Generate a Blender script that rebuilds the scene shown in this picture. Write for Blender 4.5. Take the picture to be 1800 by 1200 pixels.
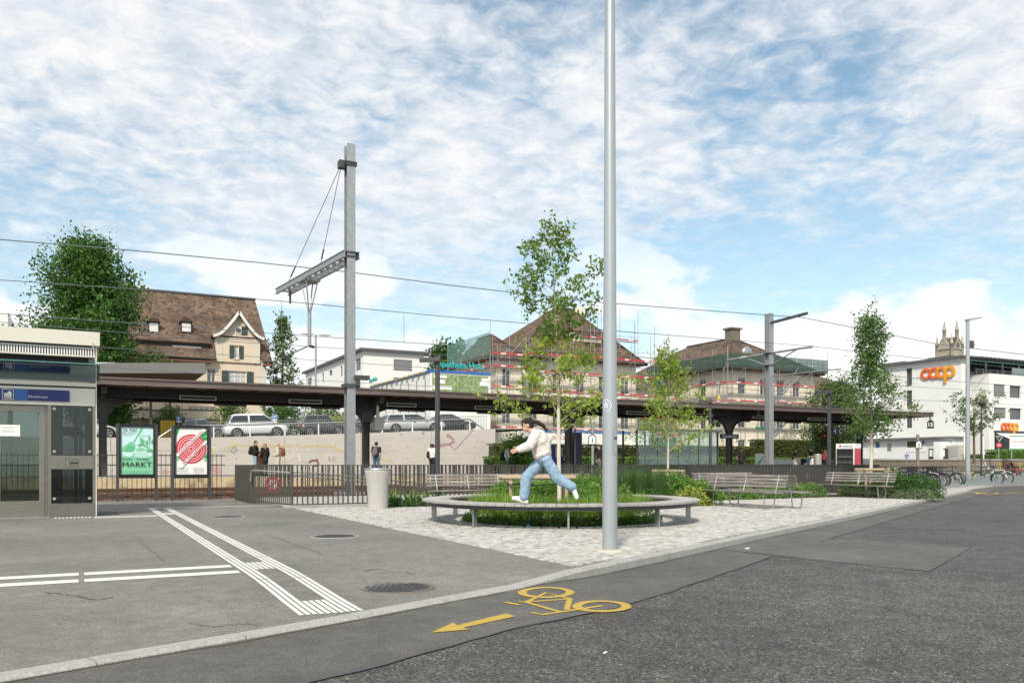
import bpy, bmesh, math, random
import numpy as np
from mathutils import Vector, Matrix
random.seed(7); rng = np.random.default_rng(7)
for o in list(bpy.data.objects): bpy.data.objects.remove(o)
SC = bpy.context.scene; COL = SC.collection
R = math.radians
# ---------------------------------------------------------------- camera, world, sun, exposure
F = 1467.0; CX = 900.0; HY = 815.0; CAMZ = 1.15          # photo pixels; X runs along the tracks, Y away across them
_a = math.atan2(3740 - 900, F); ST, CT = math.sin(_a), math.cos(_a)
cam = bpy.data.cameras.new('camera'); camo = bpy.data.objects.new('camera', cam); COL.objects.link(camo)
cam.sensor_width = 36; cam.lens = 36 * F / 1800; cam.shift_y = (HY - 600) / 1800; cam.clip_end = 4000; cam.clip_start = .05
camo.location = (0, 0, CAMZ); camo.rotation_euler = (R(90), 0, -math.atan2(CT, ST)); SC.camera = camo
SUN_EL, SUN_AZ = R(43), R(219)      # azimuth clockwise from +Y: from behind the camera and its left
sl = bpy.data.lights.new('sun', 'SUN'); so = bpy.data.objects.new('sun', sl); COL.objects.link(so)
sl.energy = 2.4; sl.angle = R(7); sl.color = (1, .92, .80)
so.rotation_euler = (R(90) - SUN_EL, 0, math.pi - SUN_AZ)
SC.view_settings.view_transform = 'Standard'; SC.view_settings.look = 'None'; SC.view_settings.gamma = 1
SC.view_settings.exposure = 0.92
SC.render.engine = 'CYCLES'; SC.cycles.max_bounces = 8; SC.cycles.transparent_max_bounces = 24
SC.render.resolution_x = 1024; SC.render.resolution_y = 682
wd = bpy.data.worlds.new('World'); SC.world = wd; wd.use_nodes = True
def build_world():
    nt = wd.node_tree; nt.nodes.clear(); L = nt.links.new
    def nd(t, **k):
        n = nt.nodes.new(t)
        for a, b in k.items(): setattr(n, a, b)
        return n
    def math_(op, a, b=None, c=None, clamp=False):
        m = nd('ShaderNodeMath', operation=op, use_clamp=clamp)
        for i, v in enumerate((a, b, c)):
            if v is None: continue
            if isinstance(v, (int, float)): m.inputs[i].default_value = v
            else: L(v, m.inputs[i])
        return m.outputs[0]
    def ramp(v, a, b):
        m = nd('ShaderNodeMapRange', interpolation_type='SMOOTHSTEP'); L(v, m.inputs[0])
        m.inputs[1].default_value = a; m.inputs[2].default_value = b; return m.outputs[0]
    def noise(vec, scale, det, rough=.5, dist=0.):
        n = nd('ShaderNodeTexNoise'); L(vec, n.inputs['Vector']); n.inputs['Scale'].default_value = scale
        n.inputs['Detail'].default_value = det; n.inputs['Roughness'].default_value = rough; n.inputs['Distortion'].default_value = dist
        return n.outputs['Fac']
    sky = nd('ShaderNodeTexSky', sky_type='NISHITA', sun_disc=False, sun_elevation=SUN_EL, sun_rotation=SUN_AZ,
             altitude=400, air_density=1.0, dust_density=1.3, ozone_density=1.0)
    tc = nd('ShaderNodeTexCoord'); sp = nd('ShaderNodeSeparateXYZ'); L(tc.outputs['Generated'], sp.inputs[0])
    z = sp.outputs[2]; zz = math_('MAXIMUM', math_('ADD', z, .13), .05)
    px = math_('DIVIDE', sp.outputs[0], zz); py = math_('DIVIDE', sp.outputs[1], zz)
    cb = nd('ShaderNodeCombineXYZ'); L(px, cb.inputs[0]); L(py, cb.inputs[1])
    v = cb.outputs[0]
    mp = nd('ShaderNodeMapping'); L(v, mp.inputs[0]); mp.inputs['Rotation'].default_value = (0, 0, R(35)); mp.inputs['Scale'].default_value = (1, 1.3, 1)
    mp.inputs['Location'].default_value = (3.1, 1.4, 0)
    big = noise(mp.outputs[0], .75, 3, .5, .3)
    mid = noise(mp.outputs[0], 4.0, 4, .55, .3)
    fine = noise(v, 15.0, 5, .55, .5)
    s = math_('ADD', math_('MULTIPLY', big, .98), math_('ADD', math_('MULTIPLY', mid, .58), math_('MULTIPLY', fine, .56)))
    s = math_('MULTIPLY_ADD', z, .42, s)
    high = math_('MULTIPLY', ramp(s, .93, 1.36), ramp(z, .05, .34))
    high = math_('MULTIPLY', high, .95)
    # low cumulus bank above the roofs
    mp2 = nd('ShaderNodeMapping'); L(tc.outputs['Generated'], mp2.inputs[0]); mp2.inputs['Scale'].default_value = (1, 1, 2.0)
    mp2.inputs['Location'].default_value = (.37, .9, 0.05)
    c1 = noise(mp2.outputs[0], 4.6, 7, .52, .15)
    low = math_('MULTIPLY', ramp(math_('SUBTRACT', c1, math_('MULTIPLY', z, 1.15)), .275, .33), ramp(z, .36, .12))
    # thin haze veil to the horizon
    veil = math_('MULTIPLY', ramp(z, .38, .0), .42)
    m1 = high; fac = math_('ADD', math_('MULTIPLY', veil, math_('SUBTRACT', 1, m1)), m1, clamp=True)
    shade = noise(v, 9.0, 6, .6, .4)
    cc = nd('ShaderNodeMix', data_type='RGBA'); L(ramp(shade, .32, .66), cc.inputs[0])
    cc.inputs[6].default_value = (6.1, 6.6, 7.2, 1); cc.inputs[7].default_value = (8.2, 8.25, 8.3, 1)
    sc = nd('ShaderNodeMix', data_type='RGBA', blend_type='MULTIPLY'); sc.inputs[0].default_value = 1
    L(sky.outputs[0], sc.inputs[6]); sc.inputs[7].default_value = (1.55, 1.64, 1.42, 1)
    mx = nd('ShaderNodeMix', data_type='RGBA'); L(fac, mx.inputs[0]); L(sc.outputs[2], mx.inputs[6]); L(cc.outputs[2], mx.inputs[7])
    lm = nd('ShaderNodeMix', data_type='RGBA'); L(math_('MULTIPLY', low, .9), lm.inputs[0]); L(mx.outputs[2], lm.inputs[6]); lc = nd('ShaderNodeMix', data_type='RGBA'); L(ramp(c1, .40, .62), lc.inputs[0]); lc.inputs[6].default_value = (7.4, 7.7, 8.1, 1); lc.inputs[7].default_value = (9.6, 9.5, 9.3, 1); L(lc.outputs[2], lm.inputs[7]); mx = lm
    bg = nd('ShaderNodeBackground'); bg.inputs[1].default_value = .064; L(mx.outputs[2], bg.inputs[0])
    out = nd('ShaderNodeOutputWorld'); L(bg.outputs[0], out.inputs[0])
build_world()
# ---------------------------------------------------------------- photo pixel helpers (a pixel gives a direction; distance from ground or a known plane)
def w2(r, f): return (ST * r + CT * f, -CT * r + ST * f)
def P(x, y, d):
    X, Y = w2((x - CX) / F * d, d); return Vector((X, Y, CAMZ - (y - HY) / F * d))
def G(x, y, z=0.): return P(x, y, F * (CAMZ - z) / (y - HY))
def dN(x, n): u = (x - CX) / F; return n / (ST - CT * u)
def dT(x, t): u = (x - CX) / F; return t / (CT + ST * u)
def W(x, y, n): return P(x, y, dN(x, n))       # point on the plane Y = n
def WT(x, y, t): return P(x, y, dT(x, t))      # point on the plane X = t
# ---------------------------------------------------------------- materials
MATS = {}
def mat(name, col, rough=.6, metal=0., col2=None, scale=6., bump=0., bscale=None, detail=5., spec=.5, coat=0., stretch=(1, 1, 1), contrast=.25, col3=None, scale3=.5, coord='Object', nr=.6, t3=(.52, .72)):
    if name in MATS: return MATS[name]
    m = bpy.data.materials.new(name); m.use_nodes = True; nt = m.node_tree; b = nt.nodes['Principled BSDF']; L = nt.links.new
    b.inputs['Roughness'].default_value = rough; b.inputs['Metallic'].default_value = metal
    b.inputs['Specular IOR Level'].default_value = spec; b.inputs['Coat Weight'].default_value = coat
    if col2 is None: col2 = tuple(c * .82 for c in col)
    tc = nt.nodes.new('ShaderNodeTexCoord'); mp = nt.nodes.new('ShaderNodeMapping'); L(tc.outputs[coord], mp.inputs[0]); mp.inputs['Scale'].default_value = stretch
    def noise(sc, det):
        n = nt.nodes.new('ShaderNodeTexNoise'); L(mp.outputs[0], n.inputs['Vector']); n.inputs['Scale'].default_value = sc; n.inputs['Detail'].default_value = det; n.inputs['Roughness'].default_value = nr
        return n.outputs['Fac']
    def mr(v, a, c):
        n = nt.nodes.new('ShaderNodeMapRange'); L(v, n.inputs[0]); n.inputs[1].default_value = a; n.inputs[2].default_value = c; return n.outputs[0]
    f = mr(noise(scale, detail), .5 - contrast, .5 + contrast)
    mx = nt.nodes.new('ShaderNodeMix'); mx.data_type = 'RGBA'; L(f, mx.inputs[0]); mx.inputs[6].default_value = (*col2, 1); mx.inputs[7].default_value = (*col, 1)
    o = mx.outputs[2]
    if col3 is not None:
        m3 = nt.nodes.new('ShaderNodeMix'); m3.data_type = 'RGBA'; L(mr(noise(scale3, 4), *t3), m3.inputs[0]); L(o, m3.inputs[6]); m3.inputs[7].default_value = (*col3, 1); o = m3.outputs[2]
    L(o, b.inputs['Base Color'])
    if bump:
        bp = nt.nodes.new('ShaderNodeBump'); bp.inputs['Strength'].default_value = bump; bp.inputs['Distance'].default_value = .02
        L(noise(bscale or scale * 3, 4), bp.inputs['Height']); L(bp.outputs[0], b.inputs['Normal'])
    MATS[name] = m; return m
def glass_mat(name, tint=(.80, .88, .87), alpha=.35, rough=.02):
    m = bpy.data.materials.new(name); m.use_nodes = True; nt = m.node_tree; nt.nodes.clear(); L = nt.links.new
    o = nt.nodes.new('ShaderNodeOutputMaterial'); mx = nt.nodes.new('ShaderNodeMixShader'); t = nt.nodes.new('ShaderNodeBsdfTransparent'); g = nt.nodes.new('ShaderNodeBsdfGlossy')
    t.inputs[0].default_value = (*tint, 1); g.inputs['Roughness'].default_value = rough; g.inputs[0].default_value = (.9, .95, .95, 1)
    fr = nt.nodes.new('ShaderNodeFresnel'); fr.inputs[0].default_value = 1.5
    ad = nt.nodes.new('ShaderNodeMath'); ad.operation = 'MULTIPLY_ADD'; L(fr.outputs[0], ad.inputs[0]); ad.inputs[1].default_value = .6; ad.inputs[2].default_value = alpha
    L(ad.outputs[0], mx.inputs[0]); L(t.outputs[0], mx.inputs[1]); L(g.outputs[0], mx.inputs[2]); L(mx.outputs[0], o.inputs[0])
    MATS[name] = m; return m
def leaf_mat(name, a, b, trans=.35):
    m = bpy.data.materials.new(name); m.use_nodes = True; nt = m.node_tree; L = nt.links.new; p = nt.nodes['Principled BSDF']
    g = nt.nodes.new('ShaderNodeNewGeometry'); mx = nt.nodes.new('ShaderNodeMix'); mx.data_type = 'RGBA'
    L(g.outputs['Random Per Island'], mx.inputs[0]); mx.inputs[6].default_value = (*a, 1); mx.inputs[7].default_value = (*b, 1)
    L(mx.outputs[2], p.inputs['Base Color']); p.inputs['Roughness'].default_value = .5; p.inputs['Specular IOR Level'].default_value = .35
    tr = nt.nodes.new('ShaderNodeBsdfTranslucent'); ms = nt.nodes.new('ShaderNodeMixShader'); ms.inputs[0].default_value = trans
    hs = nt.nodes.new('ShaderNodeHueSaturation'); hs.inputs['Value'].default_value = 1.5; hs.inputs['Hue'].default_value = .49; L(mx.outputs[2], hs.inputs['Color']); L(hs.outputs[0], tr.inputs[0])
    L(p.outputs[0], ms.inputs[1]); L(tr.outputs[0], ms.inputs[2]); L(ms.outputs[0], nt.nodes['Material Output'].inputs[0])
    MATS[name] = m; return m
def flat(name, col, rough=.55, metal=0., **k): return mat(name, col, rough, metal, col2=tuple(c * .9 for c in col), scale=3, **k)
# ---------------------------------------------------------------- mesh helpers
class MB:
    def __init__(s): s.v = []; s.f = []; s.mi = []; s.cur = 0; s.sm = []; s.smooth = False
    def add(s, vs, fs):
        b = len(s.v); s.v.extend([tuple(p) for p in vs])
        for f in fs: s.f.append([b + i for i in f]); s.mi.append(s.cur); s.sm.append(s.smooth)
        return s
    def box(s, x0, x1, y0, y1, z0, z1):
        x0, x1 = sorted((x0, x1)); y0, y1 = sorted((y0, y1)); z0, z1 = sorted((z0, z1))
        return s.add([(x0, y0, z0), (x1, y0, z0), (x1, y1, z0), (x0, y1, z0), (x0, y0, z1), (x1, y0, z1), (x1, y1, z1), (x0, y1, z1)],
                     [(0, 3, 2, 1), (4, 5, 6, 7), (0, 1, 5, 4), (1, 2, 6, 5), (2, 3, 7, 6), (3, 0, 4, 7)])
    def bar(s, a, b, wx, wz, up=(0, 0, 1)):      # rectangular bar between two points
        a, b = Vector(a), Vector(b); d = (b - a).normalized(); u = Vector(up)
        if abs(d.dot(u)) > .99: u = Vector((1, 0, 0))
        x = d.cross(u).normalized(); z = x.cross(d).normalized(); x *= wx / 2; z *= wz / 2
        vs = [a - x - z, a + x - z, a + x + z, a - x + z, b - x - z, b + x - z, b + x + z, b - x + z]
        return s.add(vs, [(0, 1, 2, 3), (7, 6, 5, 4), (0, 4, 5, 1), (1, 5, 6, 2), (2, 6, 7, 3), (3, 7, 4, 0)])
    def prism(s, poly, axis, a, b):              # polygon (2D) extruded along an axis
        n = len(poly)
        def mk(p, h): return {'x': (h, p[0], p[1]), 'y': (p[0], h, p[1]), 'z': (p[0], p[1], h)}[axis]
        vs = [mk(p, a) for p in poly] + [mk(p, b) for p in poly]
        fs = [tuple(range(n - 1, -1, -1)), tuple(range(n, 2 * n))] + [(i, (i + 1) % n, n + (i + 1) % n, n + i) for i in range(n)]
        return s.add(vs, fs)
    def tube(s, pts, r, n=8, cap=True, closed=False):
        pts = [Vector(p) for p in pts]; m = len(pts); rs = r if isinstance(r, (list, tuple)) else [r] * m
        rings = []; prev = None
        for i, p in enumerate(pts):
            if closed: d = (pts[(i + 1) % m] - pts[i - 1]).normalized()
            else: d = (pts[min(i + 1, m - 1)] - pts[max(i - 1, 0)]).normalized()
            if prev is None:
                u = Vector((0, 0, 1)) if abs(d.z) < .9 else Vector((1, 0, 0)); x = d.cross(u).normalized()
            else:
                x = (prev - d * prev.dot(d)); x = x.normalized() if x.length > 1e-6 else d.orthogonal().normalized()
            prev = x; y = d.cross(x)
            rings.append([p + (x * math.cos(2 * math.pi * k / n) + y * math.sin(2 * math.pi * k / n)) * rs[i] for k in range(n)])
        vs = [q for rg in rings for q in rg]; fs = []
        for i in range(m if closed else m - 1):
            for k in range(n):
                a, b_ = i * n, ((i + 1) % m) * n
                fs.append((a + k, a + (k + 1) % n, b_ + (k + 1) % n, b_ + k))
        o = s.smooth; s.smooth = True; s.add(vs, fs); s.smooth = o
        if cap and not closed:
            s.add(rings[0], [tuple(range(n - 1, -1, -1))]); s.add(rings[-1], [tuple(range(n))])
        return s
    def lathe(s, prof, c=(0, 0, 0), n=20, axis='z'):
        vs = []; fs = []; m = len(prof); c = Vector(c)
        for r, h in prof:
            for k in range(n):
                q = 2 * math.pi * k / n; a, b_ = r * math.cos(q), r * math.sin(q)
                vs.append(c + Vector({'z': (a, b_, h), 'y': (a, h, b_), 'x': (h, a, b_)}[axis]))
        for i in range(m - 1):
            for k in range(n): fs.append((i * n + k, i * n + (k + 1) % n, (i + 1) * n + (k + 1) % n, (i + 1) * n + k))
        o = s.smooth; s.smooth = True; s.add(vs, fs); s.smooth = o
        s.add(vs[:n], [tuple(range(n - 1, -1, -1))]); s.add(vs[-n:], [tuple(range(n))]); return s
    def ell(s, c, r, n=10, m=6):
        c = Vector(c); r = (r, r, r) if isinstance(r, (int, float)) else r
        vs = []; fs = []
        for i in range(m + 1):
            t = math.pi * i / m
            for k in range(n):
                q = 2 * math.pi * k / n; vs.append(c + Vector((math.sin(t) * math.cos(q) * r[0], math.sin(t) * math.sin(q) * r[1], math.cos(t) * r[2])))
        for i in range(m):
            for k in range(n): fs.append((i * n + k, (i + 1) * n + k, (i + 1) * n + (k + 1) % n, i * n + (k + 1) % n))
        o = s.smooth; s.smooth = True; s.add(vs, fs); s.smooth = o; return s
    def mesh(s, name, mats):
        me = bpy.data.meshes.new(name); me.from_pydata(s.v, [], s.f)
        for m_ in (mats if isinstance(mats, (list, tuple)) else [mats]): me.materials.append(m_)
        if any(s.mi): me.polygons.foreach_set('material_index', s.mi)
        if any(s.sm): me.polygons.foreach_set('use_smooth', s.sm)
        me.update(); return me
    def build(s, name, mats, parent=None, local=False, bevel=0.):
        if not local and parent is not None:
            o = rootloc(parent)
            if o.length: s.v = [(p[0] - o.x, p[1] - o.y, p[2] - o.z) for p in s.v]
        ob = link(name, s.mesh(name, mats), parent)
        if bevel:
            b = ob.modifiers.new('bevel', 'BEVEL'); b.width = bevel; b.segments = 2; b.limit_method = 'ANGLE'
        return ob
def rootloc(p):
    v = Vector((0, 0, 0))
    while p is not None: v += p.location; p = p.parent
    return v
def link(name, data, parent=None, loc=(0, 0, 0), rot=(0, 0, 0), scale=(1, 1, 1)):
    o = bpy.data.objects.new(name, data); COL.objects.link(o); o.parent = parent; o.location = loc; o.rotation_euler = rot; o.scale = scale; return o
def tag(o, label, cat, group=None):
    o['label'] = label; o['category'] = cat
    if group: o['group'] = group
    return o
def struct(o): o['kind'] = 'structure'; return o
def stuff(o): o['kind'] = 'stuff'; return o
def thing(name, label, cat, loc=(0, 0, 0), rotz=0., group=None):
    o = link(name, None, None, loc, (0, 0, rotz)); o.empty_display_size = .2; return tag(o, label, cat, group)
def B(name, m, parent, *b, bevel=0.): return MB().box(*b).build(name, m, parent, bevel=bevel)
def copy_tree(o, parent=None):
    c = o.copy(); COL.objects.link(c); c.parent = parent
    for ch in list(o.children): copy_tree(ch, c)
    return c
UNIT = {}
def unit_box(m):
    k = m.name
    if k not in UNIT: UNIT[k] = MB().box(-.5, .5, -.5, .5, -.5, .5).mesh('unit_' + k, m)
    return UNIT[k]
def piece(name, m, parent, c, size, rot=(0, 0, 0)):     # shared box mesh, world centre
    o = rootloc(parent) if parent is not None else Vector((0, 0, 0))
    return link(name, unit_box(m), parent, Vector(c) - o, rot, size)
def rod(name, m, parent, a, b, w, h=None, kind='box'):   # shared unit bar stretched between two world points
    a, b = Vector(a), Vector(b); d = b - a; o = rootloc(parent) if parent is not None else Vector((0, 0, 0))
    if kind == 'box': me = unit_box(m)
    else:
        k = 'rod_' + m.name
        if k not in UNIT: UNIT[k] = MB().tube([(0, 0, -.5), (0, 0, .5)], .5, 6).mesh(k, m)
        me = UNIT[k]
    q = d.to_track_quat('Z', 'Y')
    ob = link(name, me, parent, (a + b) / 2 - o, (0, 0, 0), (w, h or w, d.length)); ob.rotation_euler = q.to_euler(); return ob
TS = bpy.data.scenes.new('tmp')
def tmp_eval(ob):
    TS.collection.objects.link(ob); vl = TS.view_layers[0]; vl.update(); return vl.depsgraph
def text_mesh(body, m, w=None, h=None, extrude=.003, bold=0., spacing=1., center=True, shear=0.):
    cu = bpy.data.curves.new('text', 'FONT'); cu.body = body; cu.extrude = extrude; cu.offset = bold; cu.resolution_u = 2; cu.space_character = spacing; cu.shear = shear
    ob = bpy.data.objects.new('tmp', cu); dg = tmp_eval(ob)
    me = bpy.data.meshes.new_from_object(ob.evaluated_get(dg)); bpy.data.objects.remove(ob)
    a = np.array([v.co for v in me.vertices]); lo, hi = a.min(0), a.max(0)
    sx = w / (hi[0] - lo[0]) if w else None; sy = h / (hi[1] - lo[1]) if h else None
    sx = sx or sy; sy = sy or sx; a[:, 0] = (a[:, 0] - (lo[0] + hi[0]) / 2) * sx; a[:, 1] = (a[:, 1] - (lo[1] + hi[1]) / 2) * sy
    me.vertices.foreach_set('co', a.ravel()); me.materials.clear(); me.materials.append(m); me.update(); return me
def text(name, body, m, parent, c, w=None, h=None, yaw=0., roll=0., **k):   # upright writing facing -Y when yaw = 0
    me = text_mesh(body, m, w, h, **k); o = rootloc(parent) if parent is not None else Vector((0, 0, 0))
    ob = link(name, me, parent, Vector(c) - o); ob.rotation_euler = (Matrix.Rotation(yaw, 3, 'Z') @ Matrix.Rotation(R(90), 3, 'X') @ Matrix.Rotation(roll, 3, 'Z')).to_euler()
    if ' ' in body: ob['kind'] = 'stuff'
    return ob
def sheet(name, poly, z, m, parent=None):
    pts = [(p[0], p[1], (z(p[0], p[1]) if callable(z) else z)) for p in poly]
    return MB().add(pts, [tuple(range(len(pts)))]).build(name, m, parent)
# ================================================================ GROUND, ROAD, PAVING
KP = [(-40, -10.9), (-12, .84), (-.42, 5.61), (.59, 5.98), (1.71, 6.42), (2.40, 6.75), (3.30, 7.14), (3.97, 7.43), (4.87, 7.90), (6.53, 8.72), (10.14, 10.63), (14.71, 12.93), (24.34, 18.06), (32.95, 22.54), (38, 25.5), (43.2, 28.0), (46, 28.9), (50, 29.2), (60, 29.5), (120, 30)]
_kx = np.array([p[0] for p in KP], float); _ky = np.array([p[1] for p in KP], float)
def kerbY(x): return float(np.interp(x, _kx, _ky))
def sstep(x): x = min(1, max(0, x)); return x * x * (3 - 2 * x)
def dipk(x): return -.05 * sstep((5.0 - x) / 1.3)
def hz(x, y): return dipk(x) * sstep(1 - (y - kerbY(x)) / 2.6)
def hroad(x, y):
    s = kerbY(x) - y; edge = dipk(x) - .028 - .075 * sstep((x - 3.9) / 1.2)
    return edge + (-.09 - edge) * sstep(s / 3.)
def asphalt_mat(name, cols, vs, nscale, lo, hi, rough=.85, bump=.5, patch=.4):
    m = bpy.data.materials.new(name); m.use_nodes = True; nt = m.node_tree; L = nt.links.new; p = nt.nodes['Principled BSDF']; p.inputs['Roughness'].default_value = rough
    tc = nt.nodes.new('ShaderNodeTexCoord'); vo = nt.nodes.new('ShaderNodeTexVoronoi'); vo.inputs['Scale'].default_value = vs; L(tc.outputs['Object'], vo.inputs[0]); cr = nt.nodes.new('ShaderNodeValToRGB'); L(vo.outputs['Color'], cr.inputs[0])
    while len(cr.color_ramp.elements) < len(cols): cr.color_ramp.elements.new(.5)
    for e, (q, c) in zip(cr.color_ramp.elements, cols): e.position = q; e.color = (c, c * .945, c * .86, 1)
    def mott(sc, a, b):
        n = nt.nodes.new('ShaderNodeTexNoise'); n.inputs['Scale'].default_value = sc; n.inputs['Detail'].default_value = 8; n.inputs['Roughness'].default_value = .68; L(tc.outputs['Object'], n.inputs[0]); r = nt.nodes.new('ShaderNodeMapRange'); L(n.outputs[0], r.inputs[0]); r.inputs[1].default_value = .32; r.inputs[2].default_value = .68; r.inputs[3].default_value = a; r.inputs[4].default_value = b; return r.outputs[0]
    o = cr.outputs[0]
    for f_ in (mott(nscale, lo, hi), mott(patch, .74, 1.22)):
        mx = nt.nodes.new('ShaderNodeMix'); mx.data_type = 'RGBA'; mx.blend_type = 'MULTIPLY'; mx.inputs[0].default_value = 1; L(o, mx.inputs[6]); L(f_, mx.inputs[7]); o = mx.outputs[2]
    L(o, p.inputs['Base Color']); bp = nt.nodes.new('ShaderNodeBump'); bp.inputs['Strength'].default_value = bump; bp.inputs['Distance'].default_value = .006; L(vo.outputs['Color'], bp.inputs['Height']); L(bp.outputs[0], p.inputs['Normal']); MATS[name] = m; return m
M_asph = asphalt_mat('plaza_asphalt', ((0, .10), (.5, .178), (.92, .228), (1, .36)), 95, 5., .78, 1.16)
M_road = asphalt_mat('road_asphalt', ((0, .012), (.35, .048), (.8, .115), (.95, .20), (1, .42)), 58, 3.2, .62, 1.25, .8, 1., .3)
M_strip = asphalt_mat('gutter_asphalt', ((0, .05), (.5, .098), (.92, .13), (1, .22)), 95, 4., .76, 1.18)
M_tar = mat('tar_seam', (.035, .037, .042), .45, col2=(.05, .05, .055), scale=9)
M_kerb = mat('kerb_granite', (.43, .42, .40), .75, col2=(.26, .255, .245), scale=45, bump=.5, bscale=70, contrast=.18, col3=(.27, .265, .25), scale3=3.5)
M_joint = mat('joint_sand', (.21, .195, .17), .95, col2=(.12, .11, .095), scale=25, bump=.5)
M_line = mat('white_line_paint', (.78, .77, .74), .6, col2=(.50, .485, .455), scale=16, contrast=.3, bump=.2, bscale=180, nr=.8, detail=9, col3=(.30, .285, .26), scale3=30, t3=(.66, .74))
M_yel = mat('yellow_road_paint', (.60, .41, .04), .6, col2=(.33, .235, .05), scale=14, contrast=.26, bump=.5, bscale=120, nr=.85, detail=10, col3=(.13, .105, .06), scale3=34, t3=(.62, .70))
M_soil = mat('bed_soil', (.07, .052, .036), .95, col2=(.035, .026, .018), scale=18, bump=.8)
M_grav = mat('track_ballast', (.20, .165, .13), .95, col2=(.07, .055, .042), scale=26, bump=1., contrast=.2)
M_terr = mat('far_ground', (.17, .17, .155), .9, col2=(.11, .115, .09), scale=.6)
PX0, PX1, PY0, PY1 = 4.75, 27.5, 22.35, 27.75      # stair and ramp pit
def terrain():
    b = MB(); L = 1800; z = -.20
    for x0, x1, y0, y1 in ((-L, PX0, -L, L), (PX1, L, -L, L), (PX0, PX1, -L, PY0), (PX0, PX1, PY1, L)):
        b.add([(x0, y0, z), (x1, y0, z), (x1, y1, z), (x0, y1, z)], [(0, 1, 2, 3)])
    struct(b.build('ground', M_terr))
terrain()
def grid(xs, y0, y1, ny, hf, dz, name, m, holes=(), pw=1.6):
    b = MB(); V = []
    for x in xs:
        a, c = (y0(x) if callable(y0) else y0), (y1(x) if callable(y1) else y1)
        V.append([(x, a + (c - a) * (j / ny) ** pw) for j in range(ny + 1)])
    idx = {}
    vs = []
    for i, r in enumerate(V):
        for j, (x, y) in enumerate(r): idx[i, j] = len(vs); vs.append((x, y, hf(x, y) + dz))
    fs = [(idx[i, j], idx[i + 1, j], idx[i + 1, j + 1], idx[i, j + 1]) for i in range(len(V) - 1) for j in range(ny)]
    b.smooth = True; b.add(vs, fs); return struct(b.build(name, m))
xr = lambda a, b, n: [a + (b - a) * i / n for i in range(n + 1)]
BX = 4.9                                          # asphalt / cobble boundary
grid(xr(-40, -4, 12) + xr(-3, BX, 32), lambda x: kerbY(x) + .015, 28.75, 14, hz, 0, 'plaza_pavement', M_asph)
grid(xr(-40, -4, 18) + xr(-3, 12, 60) + xr(13, 60, 47) + [80, 118], lambda x: kerbY(x) - .1, lambda x: kerbY(x) - 46, 16, hroad, 0, 'road', M_road, pw=2.2)
# smooth strip along the kerb, its patch, the tar seams
def off(x, s): return kerbY(x) - s
def stripw(x): return float(np.interp(x, [-12, .9, 2.9, 4.1, 8.3, 10.6, 16, 45], [1.65, 1.5, 1.42, 1.55, 1.25, 1.2, 1.0, .95]))
grid(xr(-12, 4, 40) + xr(4.25, 8.3, 16), lambda x: kerbY(x) - .12, lambda x: kerbY(x) - stripw(x), 8, hroad, .004, 'gutter_strip', M_strip, pw=1)
grid(xr(10.6, 45, 50), lambda x: kerbY(x) - .12, lambda x: kerbY(x) - stripw(x), 6, hroad, .004, 'gutter_strip', M_strip, pw=1)
struct(sheet('asphalt_patch', [(8.3, kerbY(8.3) - .12), (8.7, 6.35), (11.75, 7.9), (11.05, 9.9), (10.6, kerbY(10.6) - .12)], lambda x, y: hroad(x, y) + .0045, M_strip))
def ribbon(name, pts, w, m, dz=.008, hf=hroad, parent=None, wob=.0):
    b = MB(); vs = []
    for i, p in enumerate(pts):
        a, c = pts[max(i - 1, 0)], pts[min(i + 1, len(pts) - 1)]; d = Vector((c[0] - a[0], c[1] - a[1])).normalized(); n = Vector((-d.y, d.x)) * w / 2
        k = 1 + wob * random.uniform(-1, 1)
        vs += [(p[0] + n.x * k, p[1] + n.y * k), (p[0] - n.x * k, p[1] - n.y * k)]
    b.add([(x, y, hf(x, y) + dz) for x, y in vs], [(2 * i, 2 * i + 1, 2 * i + 3, 2 * i + 2) for i in range(len(pts) - 1)])
    return b.build(name, m, parent)
sm = [(x, off(x, stripw(x)) + .008 * math.sin(x * 2.3) + .006 * math.sin(x * 7.1)) for x in xr(-12, 8.3, 110)]
struct(ribbon('tar_joint', sm, .036, M_tar, wob=.7))
struct(ribbon('tar_joint', [(8.3, off(8.3, 1.25)), (8.7, 6.35), (10.2, 7.1), (11.75, 7.9), (11.05, 9.9)], .022, M_tar, wob=.6))
struct(ribbon('tar_joint', [(x, off(x, stripw(x)) + .02 * math.sin(x * 2.3)) for x in xr(10.6, 45, 90)], .03, M_tar, wob=.6))
for q in (((13.5, 11.5), (17.3, 5.8)), ((20.8, 15.2), (22.3, 11.5), (26, 5.5)), ((12.6, 10.3), (17, 10.1), (23, 12.8))):
    struct(ribbon('tar_joint', [(a[0] + (c[0] - a[0]) * k / 12, a[1] + (c[1] - a[1]) * k / 12) for a, c in zip(q[:-1], q[1:]) for k in range(12)] + [q[-1]], .03, M_tar, wob=.6))
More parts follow.
